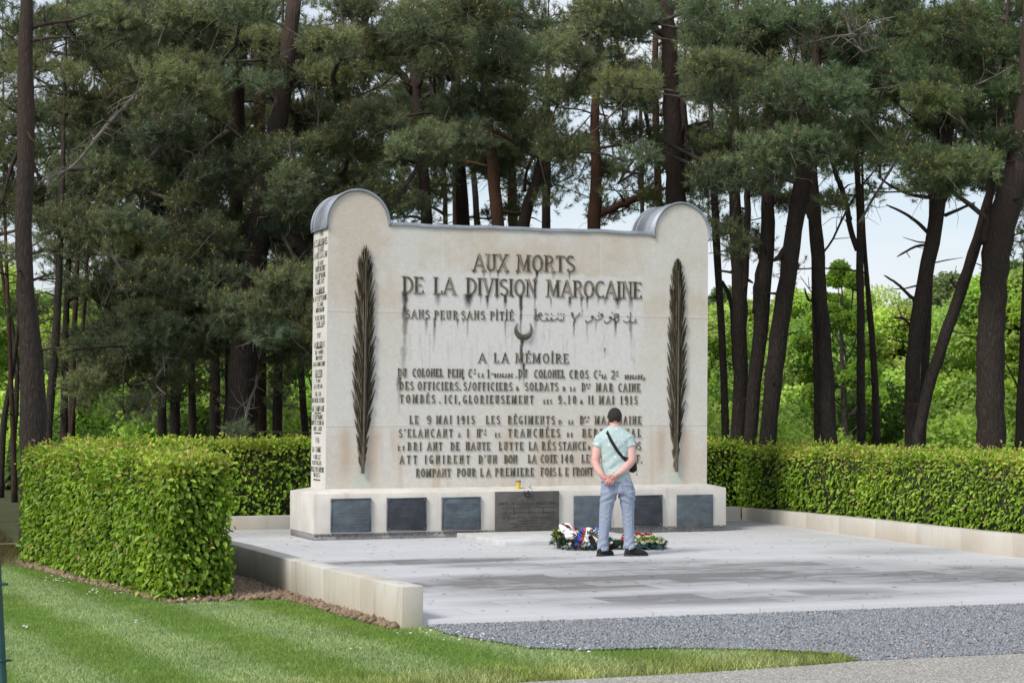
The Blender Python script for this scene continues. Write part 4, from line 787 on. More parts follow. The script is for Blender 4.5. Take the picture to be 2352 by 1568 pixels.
PB = plaque_mat('verdigris_bronze', (0.075, 0.088, 0.105), (0.115, 0.150, 0.178), (0.13, 0.17, 0.175)); PD = plaque_mat('dark_bronze', (0.030, 0.034, 0.042), (0.048, 0.055, 0.068), (0.06, 0.07, 0.08)); PG = plaque_mat('brown_bronze', (0.075, 0.070, 0.062), (0.115, 0.108, 0.098), (0.10, 0.105, 0.10))
INK = simple('raised_bronze', (0.13, 0.155, 0.17), (0.19, 0.215, 0.23), .55, 20, 0); INKD = simple('worn_bronze', (0.075, 0.085, 0.10), (0.11, 0.12, 0.135), .6, 20, 0); INKG = simple('dark_letters', (0.028, 0.026, 0.024), (0.045, 0.042, 0.04), .6, 20, 0)
def plaque(x0, x1, y0, y1, mat, label, rivets=True, thick=.026):
    a, c = F(x0, y0, PY0 - thick), F(x1, y1, PY0 - thick); X0, X1, z1, z0 = a[0], c[0], F((x0 + x1) / 2, y0, PY0 - thick)[2], F((x0 + x1) / 2, y1, PY0 - thick)[2]
    t = MB().box((X0, PY0 - thick, z0), (X1, PY0 + .002, z1)).build('plaque', mat, mon, bevel=.004); t['label'] = label
    if rivets:
        f = MB(); e = .014; Yb = PY0 - thick
        for p, q in (((X0, z0), (X1, z0 + e)), ((X0, z1 - e), (X1, z1)), ((X0, z0 + e), (X0 + e, z1 - e)), ((X1 - e, z0 + e), (X1, z1 - e))): f.box((p[0] + .001, Yb - .007, p[1] + .001), (q[0] - .001, Yb + .001, q[1] - .001))
        for xx in (X0 + .03, X1 - .03):
            for zz in (z0 + .03, z1 - .03): f.ball((xx, Yb - .002, zz), (.014, .011, .014), 10)
        k = f.build('rim', PB, t)
    return t, X0, X1, z0, z1, PY0 - thick
def sub(mesh_obj_fn): return mesh_obj_fn
def plaques():
    rs = np.random.RandomState(12)
    t, X0, X1, z0, z1, Y = plaque(760.4, 852.6, 1144, 1222, PB, 'blue-green bronze plaque with raised French and Greek lines'); H = z1 - z0; zz = lambda f: z1 - H * f
    text_mesh([('1914-1918', .5, zz(.115), .022), ('-' * 12, .48, zz(.155), .004), ('LES ENGAGES VOLONTAIRES HELLENES', .5, zz(.245), .024), ('EN SOUVENIR DE LEURS CAMARADES', .5, zz(.335), .024), ('MORTS POUR LA FRANCE', .5, zz(.425), .024), ("AUX COTES DE LEURS FRERES D'ARMES", .5, zz(.52), .024), ('DE LA GLORIEUSE DIVISION MAROCAINE', .5, zz(.61), .024), ('-' * 14, .48, zz(.645), .004),
        ('Ω ΞΕΙΝ ΑΓΓΕΛΛΕΙΝ ΕΛΛΗΣΙΝ', .5, zz(.745), .026), ('ΟΤΙ ΤΗΔΕ ΚΕΙΜΕΘΑ', .5, zz(.845), .026), ('ΥΠΕΡ ΓΑΛΛΑΤΩΝ ΜΑΧΟΜΕΝΟΙ', .5, zz(.945), .026)], INK, t, X0, X1, Y)
    for c, mat, ink, lab, rows, riv in (
        ((889.3, 980, 1142.5, 1218.7), PD, INKD, 'near-black bronze plaque, second from the left corner', [(.33, .76, .055), (.44, .5, .055), (.56, .3, .055), (.72, .34, .012)], True),
        ((1015.4, 1104.5, 1141, 1216.7), PB, INKD, 'blue-grey bronze plaque with dark smudges, left of the big middle plaque', [(.25, .82, .05), (.34, .8, .05), (.43, .45, .05), (.55, .32, .012), (.68, .7, .05), (.77, .84, .05)], True),
        ((1319, 1403.6, 1137.7, 1212), PB, INK, 'slate-blue bronze plaque behind the man and the wreaths', [(.12, .66, .05), (.20, .5, .05), (.28, .52, .05), (.40, .76, .05), (.48, .74, .05), (.66, .7, .045), (.73, .74, .045), (.84, .7, .045), (.91, .5, .045)], False),
        ((1436, 1522.5, 1136.6, 1209.4), PD, INKD, 'black bronze plaque just right of the man', [(.28, .76, .04), (.41, .6, .04), (.53, .3, .04), (.73, .34, .012)], True),
        ((1556, 1638.6, 1135.6, 1208.6), PB, INK, 'slate-blue bronze plaque nearest the right corner', [(.15, .32, .05), (.22, .74, .05), (.31, .6, .045), (.39, .7, .045), (.47, .6, .045), (.55, .34, .012), (.64, .78, .045), (.72, .8, .045), (.80, .76, .045), (.89, .7, .045)], False)):
        t, X0, X1, z0, z1, Y = plaque(*c, mat, lab, riv); b = marks(rows, rs, X0, X1, z1, z1 - z0)
        for v in b.v: v[:, 1] = Y - .003
        b.build('lettering', ink, t)
    t, X0, X1, z0, z1, Y = plaque(1138.8, 1284.5, 1127.9, 1234.9, PG, 'large brown bronze plaque in the middle of the plinth', False, .04); H = z1 - z0; zz = lambda f: z1 - H * f
    text_mesh([('AU 9 MAI 1915', .5, zz(.20), .024), ('UNITES DE LA DIVISION MAROCAINE', .49, zz(.29), .046), ('-' * 12, .52, zz(.31), .005)], INKG, t, X0, X1, Y)
    b = marks([(.36, .82, .026), (.48, .86, .038), (.585, .78, .03), (.645, .3, .026), (.705, .56, .028), (.765, .48, .026), (.84, .42, .028), (.945, .22, .006)], rs, X0, X1, z1, H)
    for u in (.275, .515, .74): b.add([(X0 + (X1 - X0) * u, 0, zz(.5)), (X0 + (X1 - X0) * u + .006, 0, zz(.5)), (X0 + (X1 - X0) * u + .006, 0, zz(.34)), (X0 + (X1 - X0) * u, 0, zz(.34))], [(0, 1, 2, 3)])
    for u in (.16, .385, .62, .86): b.add([(X0 + (X1 - X0) * (u - .05), 0, zz(.53)), (X0 + (X1 - X0) * (u + .05), 0, zz(.53)), (X0 + (X1 - X0) * (u + .05), 0, zz(.523)), (X0 + (X1 - X0) * (u - .05), 0, zz(.523))], [(0, 1, 2, 3)])
    for v in b.v: v[:, 1] = Y - .003
    b.build('lettering', INKG, t)
    cr = MB(); cx = X0 + (X1 - X0) * .505
    for sd in (-1, 1): cr.tube([(cx + sd * .02, Y - .012, z1 - .075), (cx + sd * .052, Y - .014, z1 - .05), (cx + sd * .062, Y - .014, z1 - .01), (cx + sd * .05, Y - .012, z1 + .018)], [.008, .010, .009, .003], 7)
    cr.ball((cx, Y - .006, z1 - .015), (.026, .016, .028), 10); cr.ball((cx, Y - .004, z1 - .06), (.03, .014, .02), 10); cr.build('emblem', PD, t, True)
plaques()
# candles left on the ledge
def candles():
    p = F(1190.8, 1124.4, 25.33); c = thing('grave_candle', 'yellow grave candle with a pierced metal cap on the memorial ledge', 'candle', (p[0], 25.33, p[2]))
    m, nt, b, out = new_mat('yellow_candle'); b.inputs['Base Color'].default_value = (0.78, 0.55, 0.035, 1); b.inputs['Roughness'].default_value = .25; b.inputs['Subsurface Weight'].default_value = .2
    MB().lathe([(.026, .0), (.029, .006), (.029, .066), (.030, .07)], 20, p).build('candle_jar', m, c, True)
    m2, nt, b, out = new_mat('amber_shade'); b.inputs['Base Color'].default_value = (0.55, 0.38, 0.04, 1); b.inputs['Roughness'].default_value = .3
    MB().lathe([(.029, .0705), (.030, .075), (.030, .104)], 20, p).build('shade', m2, c, True)
    brass = simple('tin_cap', (0.20, 0.17, 0.10), (0.42, 0.38, 0.27), .4, 60, .1, metal=.6); k = MB().lathe([(.0305, .1045), (.032, .108), (.032, .127), (.028, .134), (.0, .135)], 20, p).build('cap', brass, c, True)
    h = MB()
    for a in np.arange(8) * math.pi / 4: h.ball((p[0] + .0315 * math.cos(a), p[1] + .0315 * math.sin(a), p[2] + .117), (.005, .005, .006), 6)
    h.build('vent_hole', simple('hole_dark', (.01, .01, .01)), k)  # black beads stand in for the shaded inside of the holes
    q = F(1215.4, 1124.4, 25.33); w = thing('white_candle', 'small clear and white candle jar beside the yellow candle', 'candle', (q[0], 25.33, q[2]))
    m3, nt, b, out = new_mat('cloudy_plastic'); b.inputs['Base Color'].default_value = (0.52, 0.51, 0.47, 1); b.inputs['Roughness'].default_value = .3
    MB().lathe([(.020, 0), (.025, .005), (.026, .03), (.023, .036)], 18, q).build('candle_jar', m3, w, True); MB().lathe([(.022, .0365), (.021, .07), (.017, .077), (.0, .078)], 18, q).build('lid', m3, w, True)
candles()
# ------------------------------------------------------------------ clipped hornbeam hedges
HLEAF = leafy('hornbeam_leaf', 0.34, 0.42, 0.35)
HCORE = simple('hedge_core_dark', (0.022, 0.034, 0.010), (0.05, 0.05, 0.022), 0.95, 14, 0.6, 0.05)
def unit(v): return v / (np.linalg.norm(v, axis=-1, keepdims=True) + 1e-9)
def leaf_mesh(Pt, D, Nn, ln, wd, col, fold=0.25):
    """six-cornered folded leaves: base point, tip direction, face normal"""
    n = len(Pt); D = unit(D); S = unit(np.cross(D, Nn)); Nn = np.cross(S, D)
    q = [(0, 0, 0), (.30, .46, 1), (.68, .40, 1), (1.0, 0, -.35), (.68, -.40, 1), (.30, -.46, 1)]
    V = np.empty((n, 6, 3))
    for i, (a, s, h) in enumerate(q): V[:, i] = Pt + D * (ln * a)[:, None] + S * (wd * s)[:, None] + Nn * (wd * fold * h)[:, None] * (1 if i else 0)
    k = 6 * np.arange(n)[:, None]; Q = np.concatenate([k + [0, 1, 2, 3], k + [0, 3, 4, 5]])
    return V.reshape(-1, 3), Q, np.repeat(col[:, None], 6, 1).reshape(-1, 3)
def hedge(label, plan, z0, z1, dens, ln=(.055, .085), tone=1.0, shoots=1.0, skip=()):
    plan = [np.array(p, float) for p in plan]; n = len(plan); ctr = sum(plan) / n
    t = thing('clipped_hedge', label, 'hedge', (ctr[0], ctr[1], z0))
    c = MB(); ins = [p + (ctr - p) / np.linalg.norm(ctr - p) * .17 for p in plan]; c.prism([tuple(p) for p in ins], z0, z1 - .10); c.build('dark_core', HCORE, t)  # added solid dark box, fills the hedge so no gap shows through
    Pt, Nr, kind = [], [], []
    for i in range(n):
        if i in skip: continue
        a, b_ = plan[i], plan[(i + 1) % n]; L = np.linalg.norm(b_ - a); d = (b_ - a) / L; nr = np.array([d[1], -d[0], 0]); m = int(L * (z1 - z0) * dens)
        s, z = RS.uniform(-.02, L + .02, m), RS.uniform(z0 + .015, z1 + .02, m); p = np.stack([a[0] + d[0] * s, a[1] + d[1] * s, z], 1)
        bul = 0.06 * (vnoise(s * 1 + i * 9, z, 1.6) - .5) + .04 * (vnoise(s + 5, z + i, 5) - .5); dep = RS.uniform(-.15, .035, m) ; dep = np.where(RS.rand(m) < .05, dep + .05, dep)
        p += nr * (bul + dep)[:, None]; Pt.append(p); Nr.append(np.repeat(nr[None], m, 0)); kind.append(np.zeros(m))
    lo, hi = np.min(plan, 0) - .03, np.max(plan, 0) + .03; m = int((hi[0] - lo[0]) * (hi[1] - lo[1]) * dens * 1.25)
    x, y = RS.uniform(lo[0], hi[0], m), RS.uniform(lo[1], hi[1], m); k = inside([tuple(p) for p in plan], x, y); x, y = x[k], y[k]; m = len(x)
    p = np.stack([x, y, z1 + .05 * (vnoise(x, y, 3) - .5) + RS.uniform(-.13, .03, m) + (RS.rand(m) < .16 * shoots) * RS.uniform(0, .10, m)], 1); Pt.append(p); Nr.append(np.repeat(np.array([[0, 0, 1.0]]), m, 0)); kind.append(np.ones(m))
    Pt, Nr, kind = np.concatenate(Pt), np.concatenate(Nr), np.concatenate(kind); m = len(Pt); rnd = RS.normal(0, 1, (m, 3))
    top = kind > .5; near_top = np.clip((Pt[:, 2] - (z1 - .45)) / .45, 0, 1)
    D = np.where(top[:, None], np.array([0, 0, .55]) + rnd * .55, Nr * .42 + np.array([0, 0, -.62]) + rnd * .42 + np.array([0, 0, .75]) * near_top[:, None])
    N2 = np.where(top[:, None], np.array([0, 0, .8]) + RS.normal(0, .5, (m, 3)), Nr * 1.0 + np.array([0, 0, .55]) + RS.normal(0, .38, (m, 3)))
    l = RS.triangular(ln[0] * .5, (ln[0] + ln[1]) / 2, ln[1] * 1.25, m) * (1 - .18 * near_top); w = l * RS.uniform(.54, .66, m)
    g = RS.uniform(0, 1, (m, 1)); pt = vnoise(Pt[:, 0] * 1.3 + Pt[:, 1] * 1.3, Pt[:, 2] * 1.5, 2.5)[:, None]
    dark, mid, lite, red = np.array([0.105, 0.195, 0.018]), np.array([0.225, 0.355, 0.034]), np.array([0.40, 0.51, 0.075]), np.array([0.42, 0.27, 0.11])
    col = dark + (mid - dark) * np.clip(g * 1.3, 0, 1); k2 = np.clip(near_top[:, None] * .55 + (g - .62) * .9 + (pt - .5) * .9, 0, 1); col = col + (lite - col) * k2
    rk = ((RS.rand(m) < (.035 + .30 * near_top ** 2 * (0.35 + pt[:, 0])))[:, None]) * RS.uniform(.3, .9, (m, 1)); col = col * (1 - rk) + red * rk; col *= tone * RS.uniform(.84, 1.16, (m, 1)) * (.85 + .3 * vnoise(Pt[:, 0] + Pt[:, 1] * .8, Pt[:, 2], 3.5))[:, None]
    # young shoots standing above the clipped top
    ns = int(26 * shoots * (hi[0] - lo[0]) * (hi[1] - lo[1])); sx, sy = RS.uniform(lo[0], hi[0], ns), RS.uniform(lo[1], hi[1], ns); k = inside([tuple(p) for p in plan], sx, sy); sx, sy = sx[k], sy[k]
    for x0, y0 in zip(sx, sy):
        hh = RS.uniform(.05, .16) * (.4 + 1.1 * vnoise(np.array([x0]), np.array([y0]), 1.3)[0]); ax = unit(np.array([RS.normal(0, .5), RS.normal(0, .35), 1.0])); nl = 5; f = np.linspace(.25, 1, nl)
        Pt = np.concatenate([Pt, np.array([x0, y0, z1 - .02]) + ax * (hh * f)[:, None]]); D = np.concatenate([D, ax * .8 + RS.normal(0, .55, (nl, 3))]); N2 = np.concatenate([N2, RS.normal(0, .6, (nl, 3)) + np.array([0, 0, .6])]); l2 = RS.uniform(.035, .06, nl); l = np.concatenate([l, l2]); w = np.concatenate([w, l2 * .55]); cc = lite * RS.uniform(.8, 1.2, (nl, 1)) * (1 - .8 * f[:, None] * RS.rand()) + red * f[:, None] * RS.uniform(0, .8); col = np.concatenate([col, cc])
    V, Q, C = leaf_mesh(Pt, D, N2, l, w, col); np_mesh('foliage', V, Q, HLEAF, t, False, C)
    return t
hedge('big clipped green hedge standing alone at the edge of the mown lawn', [(3.40, 18.12), (3.99, 18.30), (3.58, 23.6), (2.70, 23.4)], -0.06, 1.245, 2500, (.046, .076), 1.12, .6)
hedge('dark leafy hedge behind the back wall, left of the memorial', [(3.9, 28.15), (9.0, 28.15), (9.0, 29.1), (3.9, 29.1)], -0.06, 1.24, 2000, (.05, .08), 1.40, .8, skip=(1, 2))
hedge('short stretch of hedge behind the back wall, right of the memorial', [(11.2, 28.15), (14.75, 28.15), (14.75, 29.0), (11.2, 29.0)], -0.06, 1.18, 2000, (.05, .08), 1.30, skip=(3, 2))
hedge('long clipped hedge running above the right-hand terrace wall', [(14.42, 28.10), (13.96, 15.2), (14.95, 15.2), (15.4, 28.10)], -0.06, 1.125, 2300, (.045, .075), 1.22, .6)

# ------------------------------------------------------------------ pines
PINE = leafy('pine_needles', 0.28, 0.6, 0.2)
def bark_mat(name, c1, c2, hi, zr):
    m, nt, b, out = new_mat(name); v = coords(nt, (1, 1, .22)); n1 = noise(nt, v, 30, 7, .7); n2 = noise(nt, coords(nt), 1.5, 4)
    vo = node(nt, 'ShaderNodeTexVoronoi', Scale=24.0, Randomness=1.0); vo.feature = 'DISTANCE_TO_EDGE'; nd = node(nt, 'ShaderNodeTexNoise', Scale=9.0, Detail=4.0); nt.links.new(v, nd.inputs['Vector']); nt.links.new(mixc(nt, .12, v, nd.outputs['Color'], 'ADD'), vo.inputs['Vector'])
    c = mixc(nt, n1, c1, c2); c = mixc(nt, ramp(nt, vo.outputs['Distance'], [(0, grey(.5)), (.22, grey(0))]), c, tuple(.35 * q for q in c1))
    ge = nt.nodes.new('ShaderNodeNewGeometry'); sp = nt.nodes.new('ShaderNodeSeparateXYZ'); nt.links.new(ge.outputs['Position'], sp.inputs[0])
    mr = node(nt, 'ShaderNodeMapRange'); mr.inputs[1].default_value, mr.inputs[2].default_value = zr; nt.links.new(sp.outputs['Z'], mr.inputs[0])
    f = node(nt, 'ShaderNodeMath', operation='MULTIPLY'); nt.links.new(mr.outputs[0], f.inputs[0]); nt.links.new(ramp(nt, n2, [(.3, grey(.25)), (.65, grey(1))]), f.inputs[1])
    c = mixc(nt, f.outputs[0], c, hi); nt.links.new(c, b.inputs['Base Color']); b.inputs['Roughness'].default_value = .9; b.inputs['Specular IOR Level'].default_value = .15
    hh = node(nt, 'ShaderNodeMath', operation='ADD'); nt.links.new(vo.outputs['Distance'], hh.inputs[0]); nt.links.new(n1, hh.inputs[1]); bump(nt, b, hh.outputs[0], .6, .04); return m
BARK = bark_mat('pine_bark', (0.030, 0.024, 0.022), (0.078, 0.062, 0.054), (0.082, 0.056, 0.046), (3.2, 8.0))
BARKR = bark_mat('red_pine_bark', (0.045, 0.030, 0.025), (0.10, 0.066, 0.050), (0.13, 0.070, 0.048), (2.2, 5.0))
TWIG = simple('pine_twigs', (0.045, 0.036, 0.028), (0.11, 0.09, 0.072), 0.9, 9, 0.2, 0.01)
DEAD = simple('dead_wood', (0.085, 0.075, 0.065), (0.19, 0.17, 0.15), 0.9, 9, 0.2, 0.01)
def needle_tufts(K=8, nn=30, seed=4):
    """templates of one shoot: needles fanning round a short twig that points along +Z; unit length"""
    rs = np.random.RandomState(seed); out = []
    for _ in range(K):
        V = []
        for i in range(nn):
            s = rs.uniform(-.15, .75); a = rs.uniform(0, 6.283); el = rs.uniform(.25, .95); d = np.array([math.cos(a) * math.sin(el * 1.35), math.sin(a) * math.sin(el * 1.35), math.cos(el * 1.35)]); b0 = np.array([0, 0, s])
            sd = np.cross(d, rs.normal(0, 1, 3)); sd /= np.linalg.norm(sd); w = .030; l = rs.uniform(.45, .75); V += [b0 - sd * w, b0 + sd * w, b0 + d * l]
        out.append(np.array(V))
    return np.array(out)
TUFT = needle_tufts()
CONE = np.array([(0, 0, 0), (.5, 0, .35), (-.25, .43, .4), (-.25, -.43, .4), (0, 0, 1.0)]); CONEF = np.array([(0, 2, 1), (0, 3, 2), (0, 1, 3), (4, 1, 2), (4, 2, 3), (4, 3, 1)])
def tufts_mesh(Pt, D, size, col, cone_p, cone_c):
    n = len(Pt); D = unit(D); R = unit(np.cross(D, RS.normal(0, 1, (n, 3)))); U = np.cross(D, R); T = TUFT[RS.randint(0, len(TUFT), n)] * size[:, None, None]
    V = Pt[:, None] + T[..., 0:1] * R[:, None] + T[..., 1:2] * U[:, None] + T[..., 2:3] * D[:, None]; m = T.shape[1]
    shade = np.linspace(.75, 1.2, 3)[None, :, None]; C = np.repeat(col[:, None], m, 1) * RS.uniform(.8, 1.2, (n, m, 1)); F3 = np.arange(n * m).reshape(-1, 3)
    k = RS.rand(n) < cone_p; Pc, Dc, sc = Pt[k], D[k] * .25 + np.array([0, 0, .8]), size[k]; q = len(Pc)
    if q:
        Pc = Pc + D[k] * (sc * .62)[:, None]; Dc = unit(Dc + RS.normal(0, .15, (q, 3))); Rc = unit(np.cross(Dc, RS.normal(0, 1, (q, 3)))); Uc = np.cross(Dc, Rc); L = RS.uniform(.03, .07, q)
        Vc = Pc[:, None] + (CONE[None, :, 0:1] * .034) * Rc[:, None] + (CONE[None, :, 1:2] * .034) * Uc[:, None] + CONE[None, :, 2:3] * L[:, None, None] * Dc[:, None]
        Cc = np.repeat((cone_c[RS.randint(0, len(cone_c), q)] * RS.uniform(.7, 1.2, (q, 1)))[:, None], 5, 1); Fc = (CONEF[None] + 5 * np.arange(q)[:, None, None]).reshape(-1, 3) + n * m
        return np.concatenate([V.reshape(-1, 3), Vc.reshape(-1, 3)]), np.concatenate([F3, Fc]), np.concatenate([C.reshape(-1, 3), Cc.reshape(-1, 3)])
    return V.reshape(-1, 3), F3, C.reshape(-1, 3)
CONEC = np.array([(0.42, 0.24, 0.06), (0.36, 0.27, 0.07), (0.30, 0.16, 0.06), (0.33, 0.30, 0.09)])
